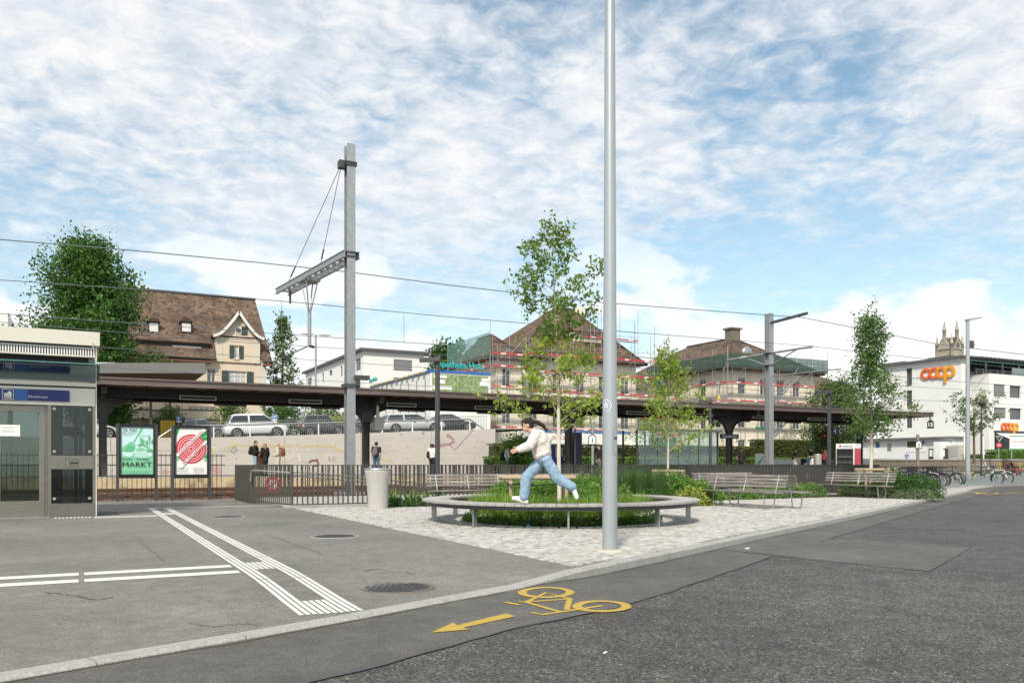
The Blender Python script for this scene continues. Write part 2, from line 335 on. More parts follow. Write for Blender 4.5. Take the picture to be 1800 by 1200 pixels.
# grit of the worn surfacing beside the camera, loose chippings too small to count
def grit():
    n = 70000; b = MB()
    u = rng.random((n, 5)); vs = np.zeros((n, 4, 3)); k = 0
    ds = 2.6 + 9 * u[:, 0] ** 1.7; an = (u[:, 1] - .42) * 1.5
    r = np.sin(an) * ds; f = np.cos(an) * ds; X = ST * r + CT * f; Y = -CT * r + ST * f
    ky = np.interp(X, _kx, _ky); ok = Y < ky - np.interp(X, [-12, .9, 2.9, 4.1, 8.3, 10.6, 16, 45], [1.65, 1.5, 1.42, 1.55, 1.25, 1.2, 1.0, .95]) - .06
    ok &= ~((X > 8.2) & (X < 11.8) & (Y > 6.3))
    X, Y = X[ok], Y[ok]; s = .003 + .0065 * u[ok, 2] ** 2.5; ph = u[ok, 3] * 6.28; m = len(X)
    Z = np.array([hroad(a, c) for a, c in zip(X, Y)])
    vs = []
    for j, (da, hh) in enumerate(((0, 0), (2.1, 0), (4.2, 0), (1, 1))):
        rr = s * (1 if j < 3 else .25); vs.append(np.stack([X + rr * np.cos(ph + da), Y + rr * np.sin(ph + da), Z + (hh * s * .9 if hh else -.001)], 1))
    V = np.stack(vs, 1).reshape(-1, 3); base = np.arange(m)[:, None] * 4
    Fc = np.concatenate([base + np.array(t) for t in ((0, 1, 3), (1, 2, 3), (2, 0, 3))], 0)
    me = bpy.data.meshes.new('road_grit'); me.from_pydata(V.tolist(), [], Fc.tolist())
    g = leaf_mat('road_grit', (.02, .019, .018), (.22, .205, .18), 0.); me.materials.append(g); stuff(tag(link('road_grit', me), 'fine pale and dark stone chippings set in the worn road surface', 'grit'))
grit()
# ---- kerb of granite stones
kerb = struct(link('kerb', None))
def arclen(pts, step):
    P_ = [Vector(p) for p in pts]; out = [P_[0]]; acc = 0
    L = [0]
    for a, c in zip(P_[:-1], P_[1:]): L.append(L[-1] + (c - a).length)
    s = step; res = [P_[0]]
    while s < L[-1]:
        i = next(j for j in range(len(L) - 1) if L[j + 1] >= s); t = (s - L[i]) / (L[i + 1] - L[i]); res.append(P_[i].lerp(P_[i + 1], t)); s += step
    return res
fine = [(x, kerbY(x)) for x in xr(-12, 52, 640)]
def kerb_smooth():
    xs = np.linspace(-12, 56, 681); ys = np.interp(xs, _kx, _ky); k = np.ones(9) / 9; y2 = np.convolve(np.pad(ys, 4, mode='edge'), k, 'valid'); return list(zip(xs, y2))
st = arclen(kerb_smooth(), 1.0)
for a, c in zip(st[:-1], st[1:]):
    d = (c - a).normalized(); n = Vector((-d.y, d.x)); a2 = a + d * .006; c2 = c - d * .006
    b = MB(); vs = []
    jit = random.uniform(-.003, .003)
    for p in (a2, c2):
        z = dipk(p.x) + jit
        inn = p + n * .02; out_ = p - n * .13
        for q, zz in ((inn, z - .3), (inn, z + .002), (out_ + n * .02, z + .001), (out_, z - .018), (out_ - n * .008, z - .3)): vs.append((q.x, q.y, zz))
    b.add(vs, [(i, i + 1, i + 6, i + 5) for i in range(4)] + [(4, 3, 2, 1, 0), (5, 6, 7, 8, 9), (4, 0, 5, 9)])
    b.build('kerb_stone', M_kerb, kerb)
struct(ribbon('gutter_dirt', [(x_, kerbY(x_) - .15 + .012 * math.sin(x_ * 5.1)) for x_ in xr(-11, 44, 330)], .055, mat('gutter_dirt', (.085, .07, .052), .95, col2=(.04, .034, .027), scale=12), .006, hroad, None, .9))
# ---- cobble field
def cob_top(x): return 21.95
grid([BX + .002] + xr(5.2, 27, 44) + xr(27.5, 60, 40), lambda x: kerbY(x) + .02, lambda x: 21.98 if x < 27.3 else max(30.5, kerbY(x) + .4), 10, hz, -.016, 'cobble_bed', M_joint)
M_cob = None
def cobble_material():
    m = bpy.data.materials.new('cobble_granite'); m.use_nodes = True; nt = m.node_tree; L = nt.links.new; p = nt.nodes['Principled BSDF']
    g = nt.nodes.new('ShaderNodeNewGeometry'); oi = nt.nodes.new('ShaderNodeObjectInfo'); ad = nt.nodes.new('ShaderNodeMath'); L(g.outputs['Random Per Island'], ad.inputs[0]); L(oi.outputs['Random'], ad.inputs[1])
    fr = nt.nodes.new('ShaderNodeMath'); fr.operation = 'FRACT'; L(ad.outputs[0], fr.inputs[0])
    cr = nt.nodes.new('ShaderNodeValToRGB'); L(fr.outputs[0], cr.inputs[0]); e = cr.color_ramp.elements
    e[0].color = (.27, .265, .255, 1); e[1].color = (.50, .49, .47, 1)
    for pos, c in ((.25, (.37, .36, .335, 1)), (.5, (.43, .42, .395, 1)), (.62, (.42, .385, .335, 1)), (.75, (.46, .45, .435, 1))): n = e.new(pos); n.color = c
    tc = nt.nodes.new('ShaderNodeTexCoord'); ns = nt.nodes.new('ShaderNodeTexNoise'); ns.inputs['Scale'].default_value = 60; ns.inputs['Detail'].default_value = 4; L(g.outputs['Position'], ns.inputs[0])
    mx = nt.nodes.new('ShaderNodeMix'); mx.data_type = 'RGBA'; mx.blend_type = 'MULTIPLY'; mx.inputs[0].default_value = .5; L(cr.outputs[0], mx.inputs[6])
    r2 = nt.nodes.new('ShaderNodeMapRange'); L(ns.outputs[0], r2.inputs[0]); r2.inputs[1].default_value = .3; r2.inputs[2].default_value = .7; r2.inputs[3].default_value = .55; r2.inputs[4].default_value = 1.15
    L(r2.outputs[0], mx.inputs[7]); L(mx.outputs[2], p.inputs['Base Color']); p.inputs['Roughness'].default_value = .75
    bp = nt.nodes.new('ShaderNodeBump'); bp.inputs['Strength'].default_value = .5; bp.inputs['Distance'].default_value = .01; L(ns.outputs[0], bp.inputs['Height']); L(bp.outputs[0], p.inputs['Normal'])
    MATS['cobble_granite'] = m; return m
M_cob = cobble_material()
BC = Vector((8.74, 14.78)); BR = 2.81; BB = Vector((8.58, 14.47))      # round bench centre, radius; planting bed centre
def in_bed(x, y): return (Vector((x, y)) - BB).length < 2.0
def cobbles():
    # irregular rows of setts, rows running across the view; tops slightly domed and tilted
    cells = []
    row = .105
    y = 7.0; j = 0
    th = R(27)
    ct, st_ = math.cos(th), math.sin(th)
    v = 0.0
    vmin, vmax = 1.0, 24.0
    while v < vmax:
        v += row * random.uniform(.92, 1.08); u = -2 + random.random() * .1
        while u < 44:
            wdt = random.uniform(.085, .15); uc = u + wdt / 2; u += wdt
            X = uc * ct - v * st_ + 4.0 + 0.03 * math.sin(uc * 2.1 + v); Y = uc * st_ + v * ct + 2.0 + .02 * math.sin(uc * 1.3)
            if X < BX + .05 or Y < kerbY(X) + .08 or Y > 21.9: continue
            d = CT * X + ST * Y
            if d > 30 or in_bed(X, Y): continue
            r_ = ST * X - CT * Y
            if abs(r_) > d * .70: continue
            cells.append((d, X, Y, wdt, row))
    cells.sort(); return cells, th
CELLS, CTH = cobbles()
def cobble_verts(X, Y, wd_, rw, z):
    ct, s_ = math.cos(CTH), math.sin(CTH); hw, hr = wd_ / 2 - .006, rw / 2 - .006
    q = []
    j = lambda: random.uniform(-.005, .005)
    tl = (random.uniform(-.05, .05), random.uniform(-.05, .05)); dz = random.uniform(-.004, .004)
    for sc, zz in ((1., -.02), (.97, -.004), (.72, .004)):
        for a, c in ((-1, -1), (1, -1), (1, 1), (-1, 1)):
            lx, ly = a * hw * sc + j() * .6, c * hr * sc + j() * .6
            q.append((X + lx * ct - ly * s_, Y + lx * s_ + ly * ct, z + zz + dz + tl[0] * lx + tl[1] * ly))
    return q
CF = [(i + k, i + (k + 1) % 4, i + 4 + (k + 1) % 4, i + 4 + k) for i in (0, 4) for k in range(4)] + [(8, 9, 10, 11)]
paving = struct(link('cobble_paving', None))
protos = []
for k in range(10):
    protos.append(MB().add(cobble_verts(0, 0, 1 * .11, .105, 0), CF).mesh('cobble', M_cob))
for d, X, Y, w_, rw in CELLS[:300]:
    link('cobble', random.choice(protos), paving, (X, Y, hz(X, Y)))
b = MB()
for d, X, Y, w_, rw in CELLS[300:]: b.add(cobble_verts(X, Y, w_, rw, hz(X, Y)), CF)
stuff(b.build('cobbles', M_cob, paving))
# far paving beyond the single stones
M_far = mat('cobble_far', (.45, .43, .40), .8, col2=(.28, .27, .245), scale=9, bump=.6, bscale=10, stretch=(1, 1, 1))
struct(sheet('cobble_far_paving', [(20, max(22, kerbY(20))), (27.45, 22.0), (27.45, 30.6), (60, 30.6), (60, kerbY(60) + .05), (50, kerbY(50) + .05), (46, kerbY(46) + .05), (43.2, kerbY(43.2) + .05), (38, kerbY(38) + .05), (33, kerbY(33) + .05), (29.5, kerbY(29.5) + .05)][1:], -.008, M_far))
struct(sheet('cobble_far_paving', [(22.3, kerbY(22.3) + .06), (29.5, kerbY(29.5) + .06), (27.45, 21.99), (20.5, 21.99)], -.004, M_far))
# ---- white guide lines on the asphalt
def stripe(x0, x1, y0, y1, parent, n=1):
    b = MB(); ys = [y0 + (y1 - y0) * i / 10 for i in range(11)]
    b.add([(x, y, hz(x, y) + .004) for y in ys for x in (x0, x1)], [(2 * i, 2 * i + 1, 2 * i + 3, 2 * i + 2) for i in range(10)]); b.build('stripe', M_line, parent)
gl = struct(link('guide_lines', None))
cuts = [6.62, 8.55, 10.6, 13.4, 16.2, 19.4, 23.5]
for k in range(3):
    for base in (1.535, 1.913):
        x0 = base + k * .054
        for a, c in zip(cuts[:-1], cuts[1:]): stripe(x0, x0 + .039, a + .012, c - .012, gl)
for yy0, yy1, n in ((6.62, 7.25, 4), (9.35, 10.05, 4), (20.4, 21.1, 4)):
    for k in range(n): stripe(1.697 + k * .054, 1.697 + k * .054 + .038, yy0, yy1, gl)
for yy in (9.12, 9.68):
    for x0, x1 in ((-6, -2.35), (-2.28, -.02), (.03, 1.5)): stripe(x0, x1, yy, yy + .24, gl)
for yy in (19.75, 20.1): stripe(.25, 1.5, yy, yy + .2, gl)
for k in range(10): stripe(-.5 + k * .072, -.5 + k * .072 + .042, 19.95, 20.4, gl)
stripe(1.6, 4.85, 23.45, 23.62, gl)
# ---- bicycle symbol and arrow
bm_ = struct(link('cycle_marking', None))
def mark(name, px, closed=True):
    pts = [G(x, y, -.09) for x, y in px]
    MB().add([(p.x, p.y, hroad(p.x, p.y) + .009) for p in pts], [tuple(range(len(pts)))]).build(name, M_yel, bm_)
mark('arrow', [(758, 1115), (796, 1097.5), (804, 1102), (890, 1081), (906, 1086), (815, 1106), (824, 1109.5)])
def line_px(name, px, w):
    pts = [G(x, y, -.09) for x, y in px]; ribbon(name, [(p.x, p.y) for p in pts], w, M_yel, .009, hroad, bm_)
def ell_px(name, cx, cy, rx, ry, w, a0=0, a1=360, sl=0.):
    line_px(name, [(cx + rx * math.cos(R(a)), cy + ry * math.sin(R(a)) + sl * math.cos(R(a))) for a in np.linspace(a0, a1, 40)], w)
ell_px('wheel_ring', 960, 1044.5, 42.5, 8, .085, 0, 360)
ell_px('wheel_ring', 1058, 1068, 43.5, 8.5, .085, 0, 360)
for q in ([(888, 1061), (913, 1066)], [(912, 1061), (928, 1060), (960, 1045), (1004, 1056)], [(928, 1060.5), (1000, 1056)], [(924, 1061), (985, 1078)], [(1002, 1055), (996, 1074)], [(935, 1079), (952, 1083), (1005, 1075), (1060, 1067)]):
    line_px('frame_line', q, .05)
ell_px('cycle_far', 1735, 866.5, 18, 1.2, .12, 0, 360)
line_px('cycle_far', [(1705, 864), (1742, 868), (1790, 866)], .25)
# ---- manhole covers
M_iron = mat('cast_iron', (.11, .112, .118), .5, .6, col2=(.055, .055, .058), scale=20, bump=.3)
M_rust = mat('rusty_rim', (.20, .155, .12), .8, .2, col2=(.12, .10, .085), scale=30)
def manhole(px, r, label, pattern=True):
    c = G(*px); z = hz(c.x, c.y); t = thing('manhole_cover', label, 'manhole cover', (c.x, c.y, z))
    MB().lathe([(r + .045, -.02), (r + .045, .004), (r + .01, .006), (r + .01, -.02)], n=40).build('rim', M_rust if pattern else M_kerb, t, local=True)
    MB().lathe([(r, -.02), (r, .0035)], n=40).build('lid', M_iron, t, local=True)
    k = .062; b = MB()
    n = int(r / k) + 1
    for i in range(-n, n + 1):
        for j in range(-n, n + 1):
            x, y = (i + (j % 2) * .5) * k, j * k * .9
            if math.hypot(x, y) < r - .04: b.box(x - .02, x + .02, y - .016, y + .016, .003, .009)
    stuff(b.build('grip_studs', M_iron, t, local=True))
manhole((696, 1025), .33, 'large round studded manhole cover with rusty rim near the kerb')
manhole((589, 942), .34, 'round manhole cover with pale concrete rim beside the cobbles', False)
manhole((400, 908), .33, 'flat dark manhole cover beyond the long striped guide line', False)
# drain grate beside the lift
g = thing('drain_grate', 'black slotted drain grate on the ground beside the glass lift', 'drain grate', (.55, 21.35, 0))
for k in range(9): piece('grate_bar', M_iron, g, (.35 + k * .05, 21.35, .006), (.022, .95, .012))
for yy in (20.88, 21.82): piece('grate_frame', M_iron, g, (.55, yy, .006), (.48, .03, .014))
M_crk = flat('crack_dark', (.125, .113, .096), .9); M_gum = leaf_mat('gum_spot', (.09, .085, .078), (.30, .285, .26), 0.)
ck = struct(link('pavement_cracks', None))
for px in ([(237, 942), (250, 953), (262, 965), (275, 973), (288, 988)], [(467, 938), (495, 948), (520, 958), (548, 966), (572, 977)], [(640, 1003), (660, 998), (690, 1002), (735, 1005)], [(70, 1040), (120, 1044), (170, 1052), (200, 1049)], [(330, 1085), (380, 1090), (430, 1084), (470, 1088)]):
    q = [G(*p) for p in px]; pts = [a.lerp(c, k / 8) + Vector((random.uniform(-.02, .02), random.uniform(-.05, .05), 0)) for a, c in zip(q[:-1], q[1:]) for k in range(8)]; ribbon('crack', [(p.x, p.y) for p in pts], .018, M_crk, .003, hz, ck, .8)
b = MB()
for k in range(260):
    x, y = random.uniform(-3, 4.8), 6.6 + 16 * random.random() ** 1.5; r_ = random.uniform(.008, .022)
    if y > kerbY(x) + .1: b.add([(x + r_ * math.cos(a) * random.uniform(.8, 1.2), y + r_ * math.sin(a), hz(x, y) + .003) for a in np.linspace(0, 6.28, 8)[:-1]], [tuple(range(7))])
stuff(b.build('gum_spots', M_gum, ck))
# small litter by the kerb
for (x, y, s, lab, m) in ((45, 1192, .03, 'pale cigarette end lying in the gutter left of the striped lines', (.6, .45, .35)), (1064, 1147, .02, 'small white paper scrap on the road near the kerb', (.8, .8, .8)), (1314, 962, .07, 'white paper scrap in the gutter below the round bench', (.75, .75, .72))):
    p = G(x, y, -.08); o = MB().box(-s, s, -s * .35, s * .35, 0, .008).build('paper_scrap', flat('scrap%d' % x, m)); o.location = (p.x, p.y, hroad(p.x, p.y) + .009); o.rotation_euler = (0, 0, .6); tag(o, lab, 'litter')
# ---- pit of the underpass ramp
M_conc = mat('concrete', (.46, .45, .43), .85, col2=(.36, .35, .33), scale=3, bump=.2, bscale=40, col3=(.30, .29, .28), scale3=.8)
pit = struct(link('underpass_ramp', None))
MB().add([(PX0, PY0, .0), (PX1, PY0, -2.9), (PX1, PY1, -2.9), (PX0, PY1, .0)], [(0, 1, 2, 3)]).build('ramp_floor', M_conc, pit)
MB().box(PX0 - .02, PX1, PY0 - .25, PY0, -3, .06).build('ramp_wall', M_conc, pit)
MB().box(PX0 - .02, PX1, PY1, PY1 + .25, -3, .06).build('ramp_wall', M_conc, pit)
MB().box(PX1, PX1 + .25, PY0 - .25, PY1 + .25, -3, .06).build('ramp_wall', M_conc, pit)
# strip between plaza and tracks, track bed
struct(sheet('track_bed', [(-80, 28.75), (160, 28.75), (160, 41.2), (-80, 41.2)], -.13, M_grav))
struct(sheet('track_bed', [(-80, 49.2), (160, 49.2), (160, 56), (-80, 56)], -.13, M_grav))
struct(sheet('verge', [(PX0, PY1 + .26), (PX1 + .2, PY1 + .26), (27.2, 28.76), (PX0, 28.76)], -.05, M_grav))
# ================================================================ PLAZA FURNITURE
M_steel = mat('brushed_steel', (.33, .31, .265), .34, .85, col2=(.23, .215, .185), scale=4, stretch=(1, 1, 12), bump=.05)
M_steeld = mat('dark_steel_plate', (.26, .245, .21), .38, .85, col2=(.19, .18, .155), scale=5, stretch=(1, 1, 6))
M_cream = mat('cream_panel', (.66, .64, .555), .45, .2, col2=(.60, .58, .50), scale=1.5)
M_anth = mat('anthracite_paint', (.075, .078, .082), .5, .3, col2=(.055, .057, .06), scale=6)
M_black = flat('black_frame', (.012, .012, .013), .35)
M_dark = flat('shaft_dark', (.03, .032, .034), .5)
M_blue = flat('sign_blue', (.012, .022, .16), .35)
M_blue2 = flat('sign_light_blue', (.02, .12, .38), .35)
M_white = flat('white_paint', (.80, .80, .79), .5)
M_galv = mat('galvanised_steel', (.46, .475, .475), .42, .75, col2=(.33, .345, .35), scale=9, bump=.08)
M_rail = mat('railing_paint', (.105, .098, .092), .5, .3, col2=(.08, .075, .07), scale=5)
M_tubew = mat('handrail_steel', (.66, .62, .56), .3, .8, col2=(.5, .47, .42), scale=8)
GL = glass_mat('clear_glass', (.60, .66, .64), .015)
GLd = glass_mat('smoked_glass', (.40, .46, .46), .03)
GLf = glass_mat('visor_glass', (.60, .68, .70), .05)
GLs = glass_mat('shelter_glass', (.83, .91, .89), .05)
M_red = flat('signal_red', (.62, .03, .05), .45)
# ---- glass lift
def lift():
    n0 = 20.55; t1 = .31; t0 = -3.9; n1 = 23.0; ts = -.60
    L = thing('passenger_lift', 'glass and steel lift tower with blue station sign over its doors', 'lift', (-1.8, n0, 0))
    b = lambda nm, m, *a, **k: B(nm, m, L, *a, **k)
    rf = b('roof_fascia', M_cream, t0, t1 + .06, n0 - .08, n1 + .08, 3.74, 4.04)
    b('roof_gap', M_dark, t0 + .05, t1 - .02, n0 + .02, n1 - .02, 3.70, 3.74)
    # louvre
    lv = b('louvre', M_cream, t0, t1 - .02, n0 + .06, n0 + .10, 3.50, 3.71); 
    mb = MB()
    for z in (3.505, 3.69): mb.box(t0, t1 - .02, n0 + .0, n0 + .055, z - .015, z + .012)
    mb.build('louvre_rail', M_cream, lv)
    mb = MB(); x = t0 + .03
    while x < t1 - .04: mb.box(x, x + .026, n0 + .005, n0 + .05, 3.518, 3.677); x += .052
    stuff(mb.build('louvre_slats', M_white, lv)); 
    lv.data.materials[0] = flat('louvre_back', (.10, .055, .06))
    # clerestory behind visor
    b('clerestory', M_dark, t0, t1 - .06, n0 + .35, n0 + .40, 2.95, 3.5)
    b('clerestory_cheek', M_anth, t1 - .16, t1 - .03, n0 + .03, n0 + .08, 2.95, 3.5)
    b('clerestory_sill', M_steeld, t0, t1 - .06, n0 + .10, n0 + .34, 2.93, 2.96)
    for x in (-1.72, -.71, -.27):
        MB().tube([(x, n0 + .3, 3.5), (x, n0 + .12, 3.36), (x, n0 - .2, 3.32)], .016, 6).build('visor_bracket', M_galv, L)
    v = MB().add([(t0, n0 - .02, 2.96), (t1 + .05, n0 - .02, 2.96), (t1 + .05, n0 - .72, 3.26), (t0, n0 - .72, 3.26), (t0, n0 - .01, 2.975), (t1 + .05, n0 - .01, 2.975), (t1 + .05, n0 - .71, 3.275), (t0, n0 - .71, 3.275)], [(0, 1, 2, 3), (7, 6, 5, 4), (0, 4, 5, 1), (1, 5, 6, 2), (2, 6, 7, 3), (3, 7, 4, 0)]).build('glass_visor', GLf, L)
    MB().bar((t0, n0 - .722, 3.268), (t1 + .05, n0 - .722, 3.268), .012, .016).build('visor_edge', flat('glass_edge', (.10, .30, .30), .2), v)
    MB().tube([(t1 - .08, n0 - .085, 3.80), (t1 - .02, n0 - .60, 3.23)], .012, 6).build('stay_rod', M_galv, L)
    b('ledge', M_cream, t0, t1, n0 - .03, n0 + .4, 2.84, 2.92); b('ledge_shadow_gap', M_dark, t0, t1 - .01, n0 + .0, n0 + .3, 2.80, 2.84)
    hd = b('header', M_steel, t0, t1 - .03, n0 - .01, n0 + .3, 2.42, 2.80)
    hd.data.materials[0] = M_cream
    x0, x1 = W(-400, 700, n0 - .03).x, W(122, 700, n0 - .03).x
    sg = b('station_sign', M_blue, -3.2, x1, n0 - .045, n0 - .012, 2.50, 2.74)
    xa, xb = W(26, 700, n0 - .05).x, W(48, 700, n0 - .05).x
    B('sign_stripe', M_blue2, sg, xa, xb, n0 - .050, n0 - .0455, 2.503, 2.737)
    cx = W(14, 700, n0 - .05).x; k = MB()
    rr = .10; zc = 2.62
    k.bar((cx - rr, n0 - .049, zc - rr), (cx + rr, n0 - .049, zc - rr), .004, .010).bar((cx - rr, n0 - .049, zc + rr), (cx + rr, n0 - .049, zc + rr), .004, .010)
    k.box(cx - rr - .005, cx - rr + .005, n0 - .051, n0 - .047, zc - rr, zc + rr).box(cx + rr - .005, cx + rr + .005, n0 - .051, n0 - .047, zc - rr, zc + rr)
    for q in (-.05, -.017, .017, .05): k.box(cx + q - .011, cx + q + .011, n0 - .052, n0 - .047, zc - .08, zc - .035)
    k.box(cx - .07, cx + .07, n0 - .052, n0 - .047, zc - .03, zc + .005)
    k.prism([(cx - .03, zc + .008), (cx + .07, zc + .008), (cx + .06, zc + .05), (cx + .02, zc + .07)], 'y', n0 - .052, n0 - .047)
    k.prism([(cx - .07, zc + .012), (cx - .035, zc + .012), (cx - .035, zc + .035), (cx - .07, zc + .03)], 'y', n0 - .052, n0 - .047)
    k.build('pictogram', M_white, sg)
    text('lettering', 'Zürichstrasse', M_white, sg, (W(67, 697, n0 - .05).x, n0 - .047, 2.585), w=.37)
    # frame
    for x in (t1 - .05, ts): b('corner_post', M_steel, x - .03, x + .03, n0, n0 + .07, .0, 2.42)
    b('side_post', M_cream, t1 - .02, t1, n0 - .02, n0 + .10, 0, 3.74)
    for x in (t1 - .05, t0): b('rear_post', M_steel, x - .04, x + .04, n1 - .08, n1, 0, 3.74)
    # right glass panel
    g = b('glass_panel', GLd, ts + .03, t1 - .08, n0 + .012, n0 + .024, .30, 2.42)
    for x in (ts + .09, t1 - .14):
        for z in (2.34, 1.42, .40): 
            MB().lathe([(.032, -.012), (.032, .006)], (x, n0 - .004, z), 14, 'y').build('glass_fixing', M_galv, g)
    for x in (ts + .10, t1 - .15): b('frame_stile', M_anth, x - .075, x + .075, n0 + .03, n0 + .05, .30, 2.42)
    mr_ = b('control_plate', M_steel, ts + .0, t1 - .05, n0 - .02, n0 + .008, 1.04, 1.33)
    xx = W(127, 812, n0).x
    B('button_plate', M_steeld, mr_, xx - .15, xx + .13, n0 - .028, n0 - .021, 1.07, 1.28)
    B('card_slot', M_black, mr_, xx - .04, xx + .11, n0 - .034, n0 - .0285, 1.155, 1.185)
    for z in (1.12, 1.175, 1.23): MB().lathe([(.016, -.01), (.016, .003)], (xx - .09, n0 - .031, z), 10, 'y').build('call_button', M_galv, mr_)
    b('base_plate', M_steeld, ts, t1 - .02, n0 - .01, n0 + .05, .0, .29)
    # doors, slightly in front
    nd = n0 + .12
    b('door_threshold', M_galv, t0, ts, n0 - .10, n0 + .35, -.01, .015)
    xs = [(-2.58, -1.66), (-1.615, -.70)]
    for a, c in xs:
        dr = MB().box(a, a + .10, nd - .03, nd + .03, .02, 2.40).box(c - .10, c, nd - .03, nd + .03, .02, 2.40).box(a + .10, c - .10, nd - .03, nd + .03, .02, .36).box(a + .10, c - .10, nd - .03, nd + .03, 2.28, 2.40).build('door', M_steel, L)
        B('door_glass', GL, dr, a + .10, c - .10, nd - .006, nd + .006, .36, 2.28)
    b('door_frame', M_steeld, -.695, ts - .03, nd - .03, nd + .05, 0.02, 2.42)
    # lettered note on the door
    nx = W(14, 755, nd - .04).x; nt_ = b('door_notice', M_white, nx - .22, nx + .22, nd - .034, nd - .031, 1.74, 1.98)
    for z in (1.93, 1.905, 1.86, 1.84, 1.82): B('notice_line', flat('grey_print', (.35, .35, .35)), nt_, nx - .12, nx + .12, nd - .0355, nd - .0345, z, z + .007)
    # shaft rails, car and rear glazing
    for x in (-.40, -.10): b('guide_rail', M_dark, x - .035, x + .035, n0 + .7, n0 + .8, -.0, 3.5)
    b('cable_bracket', M_black, -.38, -.02, n0 + .62, n0 + .7, 1.78, 1.98)
    b('hydraulic_ram', M_galv, -.04, .02, n0 + .9, n0 + .96, 0, 3.5)
    b('rear_glass', GL, t0, t1 - .09, n1 - .04, n1 - .03, .10, 3.5); b('rear_base', M_steeld, t0, t1 - .09, n1 - .06, n1, 0, .10)
    b('side_glass', GL, t1 - .03, t1 - .018, n0 + .11, n1 - .1, .10, 2.42)
    b('floor_plate', M_dark, t0, t1 - .09, n0 + .36, n1 - .07, 0.0, .012); b('car_ceiling', M_anth, t0, -.65, n0 + .36, n1 - .09, 2.42, 2.5)
lift()
# ---- poster cases
M_mint = mat('poster_mint', (.42, .70, .66), .35, col2=(.36, .66, .58), scale=2)
M_mint2 = flat('poster_mint_pale', (.56, .80, .80), .35)
M_grn = flat('poster_green', (.12, .47, .23), .35); M_grn2 = flat('poster_green_mid', (.22, .58, .36), .35); M_dgrn = flat('poster_leaf', (.03, .30, .09), .35)
M_pred = flat('poster_red', (.60, .055, .075), .35); M_ink = flat('poster_ink', (.015, .02, .02), .4); M_pw = flat('poster_white', (.82, .82, .82), .35)
def poster_case(xa, xb, ytop, label):
    n = 28.25; a, c = W(xa, 800, n).x, W(xb, 800, n).x; d = dN((xa + xb) / 2, n); zt = CAMZ - (ytop - HY) / F * d; zb = CAMZ - (840 - HY) / F * d
    T_ = thing('poster_case', label, 'poster case', ((a + c) / 2, n, -.02))
    for x in (a + .04, c - .04): B('post', M_anth, T_, x - .04, x + .04, n - .06, n + .06, -.02, zt)
    f = MB().box(a + .08, c - .08, n - .07, n + .07, zt - .09, zt - .005).box(a + .08, c - .08, n - .07, n + .07, zb, zb + .12).box(a + .08, a + .13, n - .07, n + .07, zb + .12, zt - .09).box(c - .13, c - .08, n - .07, n + .07, zb + .12, zt - .09).build('frame', M_black, T_)
    B('back_panel', M_black, T_, a + .13, c - .13, n - .02, n + .06, zb + .12, zt - .09)
    return T_, a + .13, c - .13, zb + .12, zt - .09, n - .021
def paint(parent, name, m, pts, o, k, box):     # flat print piece: poster coords 0..1
    x0, x1, z0, z1, n = box; y = n - .0012 * k
    MB().add([(x0 + u * (x1 - x0), y, z0 + v * (z1 - z0)) for u, v in pts], [tuple(range(len(pts)))]).build(name, m, parent)
def blob(cx, cy, rx, ry, n=20, rot=0): return [(cx + rx * math.cos(q) * math.cos(rot) - ry * math.sin(q) * math.sin(rot), cy + rx * math.cos(q) * math.sin(rot) + ry * math.sin(q) * math.cos(rot)) for q in np.linspace(0, 2 * math.pi, n, endpoint=False)]
